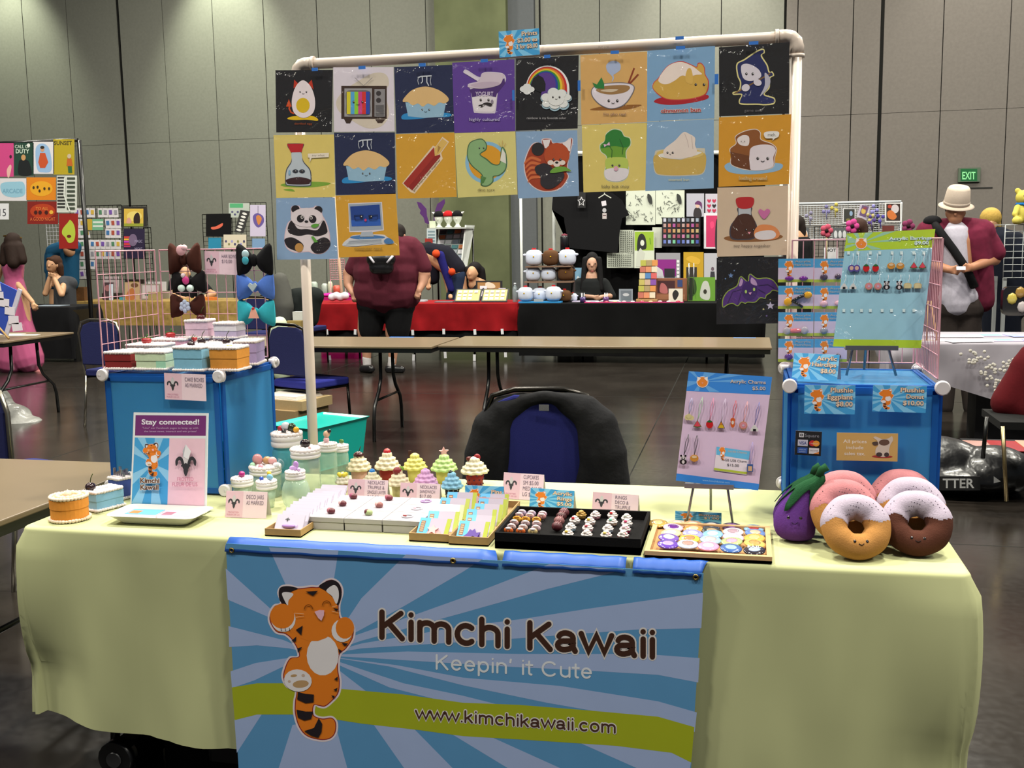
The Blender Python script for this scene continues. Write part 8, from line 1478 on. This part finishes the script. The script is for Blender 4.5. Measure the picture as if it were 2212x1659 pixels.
rpo((985, 350, 1088, 420), '5c2420', 'small dark red picture below the orange one', name='picture', cat='picture')
for u, v, c, lab in ((915, 210, '7c78b0', 'lilac paper flower at the top of the white grid'), (890, 300, '4c3c7c', 'dark purple paper flower on the white grid'), (968, 285, '48408c', 'violet paper iris on the white grid'), (880, 275, 'a89c6c', 'cream paper flower on the white grid'), (500, 215, '6c6890', 'grey violet charm cluster on the white grid'), (575, 195, 'a89c4c', 'small yellow charm on the white grid'), (355, 265, '7c7890', 'row of faint violet charms at the left of the white grid')):
    P = PY(cR_[0]+u/cR_[2], cR_[1]+v/cR_[2], YG-.06); b = B(); [b.ball((.034*math.cos(i*2.1+u), .0, .04*math.sin(i*2.1+u)), (.022, .012, .024), mat(c, 'matte'), 8, 5) for i in range(4)]; b.tube([(0, 0, 0), (.01, 0, -.12)], .006, mat(c, 'matte'), 5); b.build('paper_flower', loc=P, label=lab, cat='ornament')
for u, v, lab in ((288, 420, 'left'), (620, 420, 'right')): poster(cR_, (u-65, v-52, u+65, v+50), YG-.6, '4c5054', 'dark sheet with white glove shapes, '+lab+' one on the rack', lambda a, u=u, v=v: [a.S([(u+x-12, v+30), (u+x-14, v-10), (u+x, v-28), (u+x+13, v-8), (u+x+10, v+32)], 'b8bcc0') for x in (-38, 0, 38)], name='glove_sheet', cat='sheet')
rpo((480, 540, 605, 640), 'd0d0d4', 'white lettered sign low behind the pink grid', lambda a: a.Tx('NOT', 540, 575, 26, '34343c', w=90, bold=.03), y=YG-.55)
rpo((215, 470, 385, 640), '18181a', 'black cloth bag hanging left behind the pink grid', y=YG-.65, kind='fabric', t=.05, name='black_bag', cat='bag')
for (u, v, r_, c, lab) in ((503, 395, .07, 'a8485c', 'pink fabric rose on a stick behind the clip cards'), (725, 355, .075, 'b0407c', 'bright pink flower hair ornament behind the earring board'), (1210, 355, .07, '70304f', 'dark pink flower above the earring board')):
    P = PY(cR_[0]+u/cR_[2], cR_[1]+v/cR_[2], YG-1.0); b = B(); [b.ball((r_*.55*math.cos(i*1.257), .0, r_*.65*math.sin(i*1.257)), (r_*.5, r_*.3, r_*.5), mat(c, 'fabric'), 8, 6) for i in range(5)]; b.ball((0, -.02, 0), r_*.3, mat('241418'), 8, 6); b.tube([(0, 0, 0), (.01, .01, -.35)], .009, mat('a89c74'), 6); b.build('fabric_flower', loc=P, label=lab, cat='flower')
# white table with papers and lace
WT0, WT1 = 5.3, 6.25; wx0 = PY(1935, 750, 5.3).x
t_ = empty('folding_table', (wx0+1.2, (WT0+WT1)/2, 0), 0, 'table under white cloth and lace at the right', 'table'); b = B(); b.box(-1.15, -.42, .72, 1.15, .42, .745, LAM); b.build('tabletop', t_)
for sx in (-1.0, 1.0):
    for sy in (-.3, .3): b = B(); b.tube([(sx, sy, .72), (sx, sy, 0)], .016, BLKM, 6); b.build('leg', t_)
LC_ = mat('8c8890', 'fabric', am=.35, sc=3, a=.9); cloth(wx0, wx0+2.4, WT0, WT1, .76, .3, LC_, 51, .03, .04, 5, nz=7, hem=lambda x, y: -.16*max(0, min(1, (x-wx0-.35)/.5))).build('tablecloth', label='greyish white sheer cloth with a lace edge on the right table', cat='tablecloth')
b = B(); rnd = random.Random(3)
for k in range(60): u, v = rnd.choice([(2090, 770), (2135, 800), (2150, 830), (2175, 790), (2120, 770)]); P = PY(u+rnd.uniform(-18, 18), v+rnd.uniform(-14, 14), WT0-.045); b.ball(P, (.012, .003, .012), mat('b0aca4', 'fabric'), 6, 4)
b.build('lace_flowers', label='pale lace flowers on the front of the sheer cloth', cat='lace', kind='stuff')
for k in range(16):
    c = ['d0d0d4', 'c8c4cc', '9c8cb4', '7c84b8', 'd4d0c8', 'b8a8a0', '8cb0b4', 'c8a8a8'][k % 8]; b = B(); w = .13+.05*rnd.random(); b.box(-w, -.1, 0, w, .1, .002, mat(c, 'paper')); b.box(-w*.5, -.06, .002, w*.4, .06, .0026, mat(['b09c88', '8c88a8', '6c9ca8', 'c0a0a8'][k % 4], 'paper'))
    b.build('art_sheet', loc=(wx0+.22+(k % 8)*.27, WT0+.18+(k//8)*.4+.06*math.sin(k*4), .7615+.0028*(k % 2)), rot=(0, 0, rnd.uniform(-.4, .4)), label='loose art sheet in the %s row on the right white table' % ('front' if k < 8 else 'back'), cat='paper', group='loose art sheets, %s row, right table' % ('front' if k < 8 else 'back'))
for u0, u1 in ((2004, 1996), (2010, 2018)):
    A_, C_ = PY(u0, 660, WT0+.25), PY(u1+6, 745, WT0+.15); b = B(); b.tube([A_-C_+V((0, 0, 0)), V((0, 0, 0))], .007, mat('9c7c40', 'card'), 6); b.build('wooden_stick', loc=V((C_.x, C_.y, .765)), label='thin wooden stick leaning on the right table, %s one' % ('left' if u0 < 2008 else 'right'), cat='stick')
# red jacket chair, boxes, bag at the right edge
YJ = 3.6; P = PY(2190, 900, YJ); blob('red_jacket', [('c', PY(2225, 765, YJ+.2), PY(2175, 870, YJ+.2), .06, .09), ('c', PY(2240, 790, YJ+.2), PY(2240, 880, YJ+.2), .12, .14), ('c', PY(2170, 860, YJ+.2), PY(2230, 885, YJ+.2), .05, .07), ('c', PY(2210, 790, YJ+.2), PY(2200, 880, YJ+.2), .07, .09)], '4a0c12', O=V((P.x, YJ+.2, .7)), vox=.018, sm=5, label='dark red jacket hanging over a chair at the right picture edge', cat='jacket')
e = empty('folding_chair', (P.x+.1, YJ, 0), 0, 'metal folding chair under the red jacket at the right edge', 'chair')
for (u0, v0, u1, v1, c) in ((2166, 920, 2174, 1082, 'b09c74'), (2132, 900, 2123, 990, '3c3c3c')): A_, C_ = PY(u0, v0, YJ-.15), PY(u1, v1, YJ-.15); b = B(); C_.z = max(C_.z, 0); b.tube([A_-e.location, C_-e.location], .011, mat(c, 'metal'), 8); b.build('leg', e)
b = B(); b.box(-.2, -.15, .48, .4, .3, .52, mat('141414', 'fabric')); b.build('seat', e)
e = empty('magazine_crate', (PY(2165, 1000, 4.3).x+.1, 4.3, 0), 0, 'black crate with red and cream magazines on top', 'crate'); hz_ = PY(2170, 958, 4.3).z; b = B(); b.box(-.3, -.2, 0, .5, .25, hz_-.02, mat('0e0e10', 'plastic')); b.build('crate_body', e)
for k, (x, c) in enumerate(((-.2, 'b89088'), (-.05, '9c2424'), (.12, 'c09c84'), (.3, '8c1c1c'))): b = B(); b.box(x-.12, -.18, hz_-.018+.004*k, x+.12, .15, hz_-.014+.004*k, mat(c, 'shiny')); b.build('magazine', e)
P = PY(2060, 1010, 4.0); blob('black_bag', [('b', V((P.x-.1, 4.05, .16)), (.3, .2, .17)), ('b', V((P.x+.22, 4.0, .14)), (.22, .2, .15)), ('b', V((P.x+.05, 4.0, .1)), (.4, .22, .1))], mat('121214', 'plastic', bu=.6, bd=.02, sc=8), O=V((P.x, 4, 0)), vox=.02, sm=2, label='black plastic bag with white capital letters on the floor at the right', cat='bag')
a = Art(V((P.x, 3.745, .12)), crop=(1940, 660, 3.606), kind='paper', lift=.0); a.sheet([(300, 1440), (640, 1440), (640, 1330), (300, 1330)], .004, '151517'); a.Tx('TTER', 470, 1420, 72, 'b8b8b8', w=240, bold=.02); a.P([(745, 1330), (800, 1370), (745, 1385)], 'b0b0b0'); a.build('bag_lettering', loc=a.O, label='white TTER lettering on the black bag at the right', cat='lettering')
for x_, s_ in ((-.5, 'left'), (.15, 'right')): b = B(); b.box(x_, .1, 0, x_+.42, .4, .4, mat('17171a', 'card')); b.build('dark_box', loc=(PY(2070, 880, 5.5).x, 5.55, 0), label='dark box under the right table, %s one' % s_, cat='box')
# white grid cube with the yellow teddy bear
YT = 7.6; A_ = PY(2172, 486, YT); z0_, z1_ = PY(2190, 600, YT).z, A_.z; e = empty('grid_cube', (A_.x+.3, YT+.2, z0_), 0, 'white wire grid cube under the yellow teddy bear at the right edge', 'display cube')
for i in range(9):
    q = B(); x = -.3+.075*i; q.tube([(x, -.2, 0), (x, -.2, z1_-z0_)], .004, mat('a8acac', 'plastic'), 5)
    for j in range(1): q.tube([(-.3, -.2, (z1_-z0_)*i/8), (.3, -.2, (z1_-z0_)*i/8)], .004, mat('a8acac', 'plastic'), 5)
    q.build('grid_wire', e)
q = B(); q.box(-.3, -.2, z1_-z0_, .3, .2, z1_-z0_+.008, mat('a8acac', 'plastic')); q.build('top_panel', e); q = B()
for sx in (-.28, .28): q.box(sx-.015, -.19, -z0_, sx+.015, -.16, 0, mat('8c9090', 'plastic')); q.box(sx-.015, .16, -z0_, sx+.015, .19, 0, mat('8c9090', 'plastic'))
q.build('support', e)
YEL = mat('b8ac50', 'felt'); X_ = PY(2203, 440, YT).x; e = empty('teddy_bear', (X_+.02, YT, z1_+.009), R(8), 'pale yellow teddy bear with a blue ribbon sitting on the white grid', 'teddy bear')
blob('body', [('b', V((X_+.02, YT, z1_+.1)), (.075, .07, .09)), ('b', V((X_+.03, YT-.01, z1_+.235)), (.072, .065, .066)), ('b', V((X_-.025, YT, z1_+.295)), (.026, .015, .026)), ('b', V((X_+.085, YT, z1_+.29)), (.026, .015, .026)), ('c', V((X_-.03, YT-.03, z1_+.15)), V((X_-.065, YT-.07, z1_+.09)), .027, .025), ('c', V((X_+.07, YT-.03, z1_+.15)), V((X_+.1, YT-.07, z1_+.09)), .027, .025), ('c', V((X_-.02, YT-.04, z1_+.035)), V((X_-.08, YT-.14, z1_+.035)), .034, .034), ('c', V((X_+.06, YT-.04, z1_+.035)), V((X_+.11, YT-.14, z1_+.035)), .034, .034), ('b', V((X_+.03, YT-.07, z1_+.22)), (.026, .02, .02))], YEL, parent=e, O=V((X_+.02, YT, z1_+.009)), vox=.008, sm=2).rotation_euler = (0, 0, 0)
q = B(); q.lathe([(.058, 0), (.066, .012), (.058, .024)], mat('1f64a8', 'fabric'), 16, (0.01, 0, .158)); q.ball((0.01, -.065, .165), (.03, .012, .014), mat('1f64a8', 'fabric'), 8, 6); q.build('ribbon', e); q = B(); [q.ball((x, -.072, .24), (.006, .005, .007), mat('14120c', 'shiny'), 6, 5) for x in (-.015, .035)]; q.ball((.01, -.088, .222), (.008, .006, .006), mat('2a2018'), 6, 5); q.build('face', e)
# ================================================================ people
def fig(label, y, u0, parts, feats=(), zb=0, vox=.013):
    """a person: body and clothes as continuous surfaces; points are photo points (u, v, offset in depth)"""
    q = lambda p: PY(p[0], p[1], y+(p[2] if len(p) > 2 else 0)); O = PY(u0, 600, y); O.z = zb; e = empty('person', O, 0, label, 'person')
    for (nm, col, kind, prims) in parts:
        L = [('b', q(p[1]), p[2]) if p[0] == 'b' else ('c', q(p[1]), q(p[2]), *p[3:]) for p in prims]
        o = blob(nm, L, col, parent=e, kind=kind, vox=vox if nm != 'body' else vox*.75, sm=3, O=O)
    for (nm, col, p, r) in feats: b = B(); b.ball(q(p)-O, r, mat(col, 'shiny' if nm == 'eye' else 'matte'), 10, 8); b.build(nm, e)
    return e
def HD(u, v, d=0, s=1, y=10, fx=0, fd=-1):   # head, jaw, nose, ears, neck in photo points; fx turns the face sideways
    k = 1/mpp(PY(u, v, y))
    return [('b', (u, v, d), (.074*s, .09*s, .1*s)), ('b', (u+fx*.02*k, v+.055*k*s, d-.022), (.054*s, .065*s, .055*s)), ('c', (u+fx*.05*k, v+.0*k, d+fd*.085*s), (u+fx*.055*k, v+.022*k*s, d+fd*.098*s), .009, .013), ('c', (u, v+.06*k*s, d+.02), (u, v+.17*k*s, d+.03), .048*s, .055*s), ('b', (u-.075*k*s, v+.01*k, d), (.012, .02, .03)), ('b', (u+.075*k*s, v+.01*k, d), (.012, .02, .03))]
def hand(u, v, d, dx, dy, k, s=1):           # palm, four curled fingers of different length and a thumb
    L = [('b', (u, v, d), (.036*s, .03*s, .036*s))]
    for i, l in enumerate((.062, .072, .068, .052)):
        a = (i-1.5)*.019*k*s; ux, uy = u-dy*a, v+dx*a; L += [('c', (ux, uy, d-.01), (ux+dx*l*.55*k*s, uy+dy*l*.55*k*s, d-.03), .0105*s, .0095*s), ('c', (ux+dx*l*.55*k*s, uy+dy*l*.55*k*s, d-.03), (ux+dx*l*.85*k*s, uy+dy*l*.85*k*s+.01*k, d-.008), .0095*s, .0085*s)]
    return L+[('c', (u+dy*.02*k, v-dx*.02*k, d-.02), (u+dx*.03*k+dy*.045*k, v+dy*.03*k-abs(dx)*.04*k, d-.03), .012*s, .01*s)]
SKN, SK2 = 'b58a68', 'a87c5c'; kk = lambda y, u=1000: 1/mpp(PY(u, 600, y))
# woman in the pink dress
y = 8.9; k = kk(y, 30)
fig('person seen from behind in a long pink satin dress with a gold headband', y, 35, [('body', SKN, 'skin', HD(28, 527, y=y, fd=1)+[('c', (12, 562), (42, 562), .06), ('c', (28, 565), (30, 640), .08, .09), ('c', (38, 562, -.02), (33, 608, -.04), .047, .04), ('c', (33, 608, -.04), (70, 652, -.1), .04, .028), ('c', (8, 562, .05), (-8, 610, .05), .045, .035), ('c', (22, 640), (20, 790), .08, .05), ('c', (48, 640), (66, 796), .08, .045)]+hand(73, 660, -.1, .5, .85, k)),
 ('dress', 'a04c70', 'shiny', [('c', (28, 574), (30, 600), .135, .115), ('c', (14, 562), (20, 575), .05, .06), ('c', (42, 560), (40, 575), .05, .06), ('c', (30, 600), (34, 640), .11, .15), ('c', (34, 640), (38, 700), .15, .18), ('c', (36, 700), (28, 775), .18, .22), ('c', (40, 700), (62, 775), .17, .19)]),
 ('hair', '20140f', 'hair', [('b', (28, 522, -.03), (.1, .11, .115)), ('c', (16, 535, -.05), (10, 566, -.1), .08, .06), ('c', (38, 535, -.05), (48, 562, -.08), .08, .06), ('c', (27, 535, -.07), (29, 568, -.13), .1, .075)]), ('slippers', 'b07070', 'fabric', [('c', (62, 801), (90, 804), .045, .03), ('c', (8, 801), (30, 804), .045, .03)])])
b = B(); P = PY(27, 512, y); b.torus((0, 0, 0), .1, .009, mat('b08c3c', 'metal'), 'z', 28, 6); b.build('headband', loc=P, rot=(R(-8), R(4), 0), label='gold leaf headband on the head of the person in pink', cat='headband')
# seated at the far left, chin on the hands
y = 10.75; k = kk(y, 115)
fig('person with short brown hair resting the chin on both hands at the black table', y, 120, [('body', SKN, 'skin', HD(113, 572, -.05, y=y, fx=-1)+[('c', (122, 600), (135, 620), .08, .12), ('c', (140, 605), (133, 636, -.25), .05, .042), ('c', (133, 636, -.25), (117, 600, -.2), .042, .03), ('c', (112, 605), (98, 634, -.2), .045, .042), ('c', (98, 634, -.2), (107, 600, -.2), .04, .03), ('c', (135, 620), (140, 700), .12, .1)]+hand(110, 594, -.2, -.6, -.5, k, .9)+hand(117, 596, -.2, -.8, -.4, k, .9)), ('shirt', '3c3e42', 'fabric', [('c', (128, 608, .02), (152, 612, .02), .09, .1), ('c', (140, 620), (142, 690), .15, .16), ('c', (146, 612), (138, 628, -.12), .07, .06)]), ('hair', '3a2418', 'hair', [('b', (120, 566, .0), (.09, .105, .1)), ('c', (128, 575), (132, 592, .01), .06, .04), ('c', (104, 560, -.08), (112, 562, -.08), .03, .04)])], [('eye', '141010', (105, 571, -.13), (.01, .006, .008)), ('eye', '141010', (113, 571, -.14), (.01, .006, .008))])
fig('person in a teal blue shirt bending over, partly behind the red poster', 11.3, 135, [('body', SKN, 'skin', [('b', (150, 540, -.1), (.08, .1, .1)), ('c', (148, 550), (130, 580), .12, .13), ('c', (120, 590), (120, 700), .1, .08), ('c', (145, 600), (145, 700), .1, .08), ('c', (120, 550), (108, 600), .05, .04), ('c', (150, 560), (155, 610), .05, .04)]), ('shirt', '1c4c6c', 'fabric', [('c', (118, 545), (155, 535), .13, .14), ('c', (120, 555), (120, 610), .14, .14), ('c', (150, 550), (150, 610), .14, .14), ('c', (108, 552), (104, 585), .08, .06)]), ('hair', '1c1410', 'hair', [('b', (150, 535, -.1), (.09, .1, .1))])], vox=.018)
# behind the gold table
y = 12.35; k = kk(y, 400)
fig('person in a black shirt leaning on the gold table, seen behind the hair bows', y, 410, [('body', SKN, 'skin', HD(400, 590, -.1, y=y)+[('c', (400, 610), (405, 660), .12, .14), ('c', (372, 620), (375, 640, -.2), .05, .04), ('c', (375, 640, -.25), (400, 645, -.35), .04, .03), ('c', (440, 625), (462, 635, -.2), .05, .045), ('c', (462, 635, -.25), (430, 645, -.35), .042, .03)]+hand(405, 645, -.36, .9, .1, k)+hand(424, 646, -.36, -.9, .1, k)), ('shirt', '17181a', 'fabric', [('c', (378, 612), (432, 612), .1), ('c', (400, 615), (405, 670), .17, .18), ('c', (374, 614), (370, 630, -.1), .07, .06), ('c', (436, 614), (452, 628, -.1), .08, .06)]), ('hair', '2a1c16', 'hair', [('b', (400, 577, -.02), (.095, .1, .1))])], vox=.018)
# maroon shirt, from behind
y = 9.25; k = kk(y, 835)
fig('person seen from behind in a maroon t-shirt and black shorts at the red table', y, 835, [('body', 'a87a62', 'skin', HD(860, 508, y=y, fd=1)+[('c', (800, 545), (885, 545), .1), ('c', (838, 560), (835, 640), .18, .18), ('c', (780, 556), (755, 590), .09, .08), ('c', (755, 590), (752, 615, -.05), .075, .055), ('c', (752, 615, -.05), (762, 634, -.12), .052, .035), ('c', (898, 560), (916, 592), .09, .08), ('c', (916, 592), (913, 612, -.05), .075, .055), ('c', (913, 612, -.05), (905, 628, -.12), .052, .036), ('c', (800, 650), (790, 720), .14, .1), ('c', (862, 650), (850, 720), .14, .1), ('c', (790, 720), (793, 785), .08, .045), ('c', (850, 720), (848, 785), .08, .045)]+hand(765, 640, -.12, .2, 1, k)+hand(903, 634, -.12, -.3, 1, k)),
 ('t_shirt', '4c1c28', 'fabric', [('c', (800, 540), (885, 537), .15, .15), ('c', (812, 560), (862, 560), .25, .25), ('c', (812, 590), (862, 590), .27, .27), ('c', (812, 630), (862, 630), .27, .27), ('c', (838, 545), (838, 630), .28, .3), ('c', (785, 545), (762, 582), .13, .1), ('c', (895, 540), (915, 578), .12, .1)]), ('shorts', '0e0e10', 'fabric', [('c', (806, 655), (862, 655), .2, .2), ('c', (806, 660), (800, 712), .18, .145), ('c', (862, 660), (860, 712), .18, .145)]), ('hair', '1c1614', 'hair', [('b', (860, 501, .01), (.09, .1, .1)), ('c', (860, 510, -.03), (862, 522, -.04), .07, .05)]), ('socks', 'b8b4b4', 'fabric', [('c', (792, 772), (793, 790), .055, .05), ('c', (848, 772), (846, 790), .055, .05)]), ('shoes', '121214', 'plastic', [('c', (785, 797), (802, 797, -.1), .055, .05), ('c', (840, 797), (868, 798, -.02), .055, .045)])], vox=.016)
P = PY(823, 570, y-.34); e = empty('backpack', P, 0, 'small shiny black backpack with white stripes on the maroon shirt', 'backpack')
blob('bag_body', [('c', PY(808, 560, y-.38), PY(838, 560, y-.38), .09), ('c', PY(812, 578, y-.38), PY(836, 578, y-.38), .08)], mat('111113', 'plastic', bu=.3, bd=.01), parent=e, O=P, vox=.015, sm=2)
for s, (a_, c_) in ((-1, ((797, 552), (808, 568))), (1, ((849, 552), (836, 568)))): q = B(); q.tube([PY(*a_, y-.47)-P, PY(*c_, y-.49)-P], .014, mat('c0bcc4', 'fabric'), 6); q.build('white_stripe', e)
# bending person, cosplay
y = 11.75; k = kk(y, 950)
fig('person with long black hair in a navy and black outfit bending over the red table', y, 960, [('body', SKN, 'skin', HD(910, 550, -.15, y=y, fx=-1)+[('c', (925, 550, -.05), (985, 585), .12, .13), ('c', (935, 560), (925, 610, -.1), .05, .035), ('c', (955, 565), (972, 640, -.05), .05, .035), ('c', (985, 600), (975, 700), .1, .07), ('c', (995, 600), (1000, 700), .1, .07)]+hand(925, 616, -.1, 0, 1, k)+hand(973, 640, -.25, 0, .6, k)), ('jacket', '14141e', 'fabric', [('c', (925, 545, -.03), (960, 552), .14, .15), ('c', (960, 552), (985, 580), .15, .14), ('c', (930, 560, -.02), (935, 600), .12, .1)]), ('sleeve', '1c1c5c', 'fabric', [('c', (952, 552, -.12), (975, 625, -.12), .07, .05)]), ('jeans', '1e2a40', 'fabric', [('c', (990, 598), (988, 650), .13, .12), ('c', (985, 600), (975, 690), .12, .1)]), ('hair', '100e10', 'hair', [('b', (905, 538, -.1), (.1, .11, .1)), ('c', (905, 545, -.15), (925, 530, -.03), .07, .06), ('c', (915, 545, -.15), (918, 575, -.18), .05, .03)])], [('pompom', 'b8401c', (942, 548, -.2), .058), ('pompom', 'b8401c', (976, 587, -.2), .052)], vox=.018)
fig('person with dark hair and bowed head seated behind the cork sign board', 11.85, 1030, [('body', SKN, 'skin', HD(1020, 590, -.12, y=11.85, fx=-.8)+[('c', (1035, 615), (1045, 680), .12, .13)]), ('shirt', '1a1a1e', 'fabric', [('c', (1020, 622), (1060, 622), .1), ('c', (1040, 630), (1042, 700), .17)]), ('hair', '120f10', 'hair', [('b', (1026, 580, -.03), (.1, .11, .1)), ('c', (1038, 585), (1044, 620), .07, .05), ('c', (1008, 580, -.1), (1007, 618, -.1), .035, .03)])], vox=.018)
# woman at the black table
y = 11.5; k = kk(y, 1280)
fig('person with long straight black hair sitting behind the black table, looking down', y, 1278, [('body', 'a8806a', 'skin', HD(1279, 571, -.02, .98, y=y)+[('c', (1278, 600), (1278, 660), .1, .13), ('c', (1255, 612), (1248, 640, -.05), .05, .045), ('c', (1248, 640, -.1), (1282, 642, -.28), .04, .03), ('c', (1305, 612), (1318, 640, -.05), .05, .045), ('c', (1318, 640, -.1), (1298, 642, -.28), .04, .03)]+hand(1287, 643, -.3, .9, .15, k, .95)+hand(1293, 644, -.3, -.9, .15, k, .9)), ('sweater', '17191a', 'fabric', [('c', (1252, 612), (1304, 612), .075), ('c', (1278, 620), (1278, 680), .16, .18), ('c', (1250, 614), (1244, 640, -.06), .07, .06), ('c', (1307, 614), (1322, 640, -.06), .07, .06), ('c', (1244, 640, -.08), (1268, 643, -.2), .058, .045)]), ('hair', '0e0d0f', 'hair', [('b', (1279, 560, .045), (.088, .1, .1)), ('c', (1264, 560, -.01), (1260, 625, -.06), .04, .045), ('c', (1294, 560, -.01), (1298, 625, -.06), .04, .04), ('c', (1279, 575, .06), (1279, 620, .08), .08, .09)])],
 [('eye', '181214', (1272.5, 570, -.108), (.016, .008, .007)), ('eye', '181214', (1286, 570, -.108), (.016, .008, .007)), ('lips', '8a4a48', (1279.5, 586, -.102), (.022, .01, .009))])
# man in the hat
y = 7.1; k = kk(y, 2060)
fig('person in a pale fedora and open maroon print shirt, hands held together', y, 2065, [('body', '9c6c50', 'skin', HD(2064, 458, -.06, y=y)+[('c', (2010, 508), (2115, 505), .09), ('c', (2065, 520), (2068, 650), .16, .15), ('c', (2005, 512), (1992, 565, -.02), .06, .05), ('c', (1992, 565, -.02), (2050, 582, -.26), .048, .033), ('c', (2120, 510), (2148, 560), .06, .055), ('c', (2148, 560), (2098, 578, -.24), .05, .034), ('c', (2045, 660), (2040, 780), .11, .08), ('c', (2090, 660), (2100, 780), .11, .08), ('c', (2040, 780), (2040, 880), .07, .05), ('c', (2100, 780), (2100, 880), .07, .05)]+hand(2058, 583, -.27, .95, .1, k)+hand(2092, 578, -.26, -.95, .15, k)),
 ('white_tee', 'a8a4b0', 'fabric', [('c', (2062, 510, -.04), (2064, 655, -.04), .13, .14), ('c', (2045, 640, -.04), (2085, 640, -.04), .11)]), ('print_shirt', mat('5c1c30', 'fabric', am=.5, sc=14), 'fabric', [('c', (2008, 502, -.02), (2046, 492, 0), .115, .085), ('c', (2084, 490, 0), (2120, 502, -.02), .085, .115), ('c', (2012, 515, -.03), (2015, 650, 0), .13, .11), ('c', (2108, 512, -.03), (2122, 650, 0), .13, .1), ('c', (2065, 520, .12), (2068, 650, .12), .13, .13), ('c', (2004, 508), (1992, 548), .09, .08), ('c', (2122, 505), (2150, 545), .1, .085)]), ('trousers', '2c2624', 'fabric', [('c', (2048, 665), (2088, 665), .145), ('c', (2048, 670), (2040, 880), .12, .075), ('c', (2088, 670), (2100, 880), .12, .075)]), ('hair', '14100e', 'hair', [('b', (2064, 450, .0), (.085, .09, .085))]), ('shoes', '161414', 'plastic', [('c', (2038, 900), (2042, 903, -.12), .05, .045), ('c', (2102, 900), (2100, 903, -.12), .05, .045)])], vox=.012)
P = PY(2066, 442, y-.06); e = empty('fedora_hat', P, 0, 'pale straw fedora tilted down on the head of the person in the maroon shirt', 'hat'); HM = mat('b0a294', 'fabric', sc=200); e.rotation_euler = (R(20), R(3), 0)
q = B(); q.lathe([(.1, .0), (.102, .01), (.098, .065), (.088, .135), (.07, .155), (.04, .148), (0, .125)], HM, 28, wav=lambda a, i: 1+(.08*math.cos(2*a) if i > 3 else .02*math.cos(2*a))); q.build('crown', e); q = B(); q.lathe([(.098, .002), (.118, -.008), (.137, -.014), (.139, -.01), (.118, -.002), (.098, .008)], HM, 32, wav=lambda a, i: 1+.03*math.cos(2*a)); q.build('brim', e); q = B(); q.lathe([(.104, .008), (.105, .03), (.1, .032)], mat('a3968a', 'fabric'), 28); q.build('hat_band', e)
e = empty('sling_bag', PY(2075, 560, y-.2), 0, 'black sling bag worn across the chest of the person in the fedora', 'bag'); q = B(); pts = [PY(u, v, y+d)-e.location for u, v, d in ((2014, 478, -.06), (2030, 500, -.17), (2060, 540, -.2), (2090, 585, -.2), (2105, 620, -.16))]
q.tube(pts, .034, mat('131315', 'fabric'), 10); q.build('strap', e); q = B(); q.ball(pts[0]+V((.0, 0, .0)), (.075, .06, .05), mat('131315', 'fabric')); q.build('shoulder_pad', e)
q = B(); P = PY(2076, 580, y-.33); q.box(-.035, 0, -.012, .035, .006, .02, mat('b8b8c4', 'paper')); q.build('small_card', loc=P, rot=(R(-30), 0, 0), label='small white item held between the hands of the person in the fedora', cat='card')
fig('person with blond hair and a navy top behind the person in the fedora', 8.5, 2150, [('body', SKN, 'skin', HD(2140, 478, y=8.5)+[('c', (2120, 520), (2190, 520), .08), ('c', (2155, 530), (2160, 640), .15, .15), ('c', (2195, 520), (2208, 610), .05, .04), ('c', (2150, 650), (2150, 800), .1, .06), ('c', (2185, 650), (2185, 800), .1, .06)]), ('navy_top', '10141f', 'fabric', [('c', (2125, 512), (2190, 520), .1, .1), ('c', (2150, 530), (2160, 660), .19, .18), ('c', (2190, 540), (2195, 660), .13, .13), ('c', (2160, 660), (2165, 790), .19, .17)]), ('hair', 'a08440', 'hair', [('b', (2140, 470, .0), (.1, .1, .1)), ('c', (2150, 478), (2157, 500), .05, .035)])], vox=.018)
for u, v, yy, c, lab in ((1722, 486, 10.1, '1a1210', 'person with dark hair behind the clip cards, left of the wire grid'), (1856, 492, 10.2, '33211a', 'person with long brown hair seen above the earring board')):
    fig(lab, yy, u, [('body', SKN, 'skin', HD(u, v+2, y=yy)+[('c', (u, v+25), (u, v+100), .12, .13), ('c', (u-15, v+36), (u-22, v+90), .05, .04), ('c', (u+15, v+36), (u+22, v+90), .05, .04)]), ('top', '161618', 'fabric', [('c', (u-16, v+38), (u+16, v+38), .08), ('c', (u, v+45), (u, v+210), .16, .16)]), ('hair', c, 'hair', [('b', (u, v-2, -.01), (.095, .105, .105)), ('c', (u-8, v+5, -.04), (u-8, v+28, -.05), .06, .05), ('c', (u+8, v+5, -.04), (u+10, v+28, -.05), .06, .05)])], vox=.018)
b = B(); P = PY(2170, 640, 6.9); b.prism(rr(.2, .24, .05), -.04, .04, mat('18181a', 'shiny')); b.X = None; [b.ball((x, z, .04), (.04, .05, .012), mat(c, 'shiny'), 8, 6) for x, z, c in ((-.03, .02, 'b0a04c'), (.05, -.05, 'a8a0a0'), (.03, .07, '8c6c34'))]; b.build('patterned_bag', loc=PY(2192, 650, 6.9), rot=(R(90), 0, 0), label='shiny black bag with yellow and white pattern at the right picture edge', cat='bag')
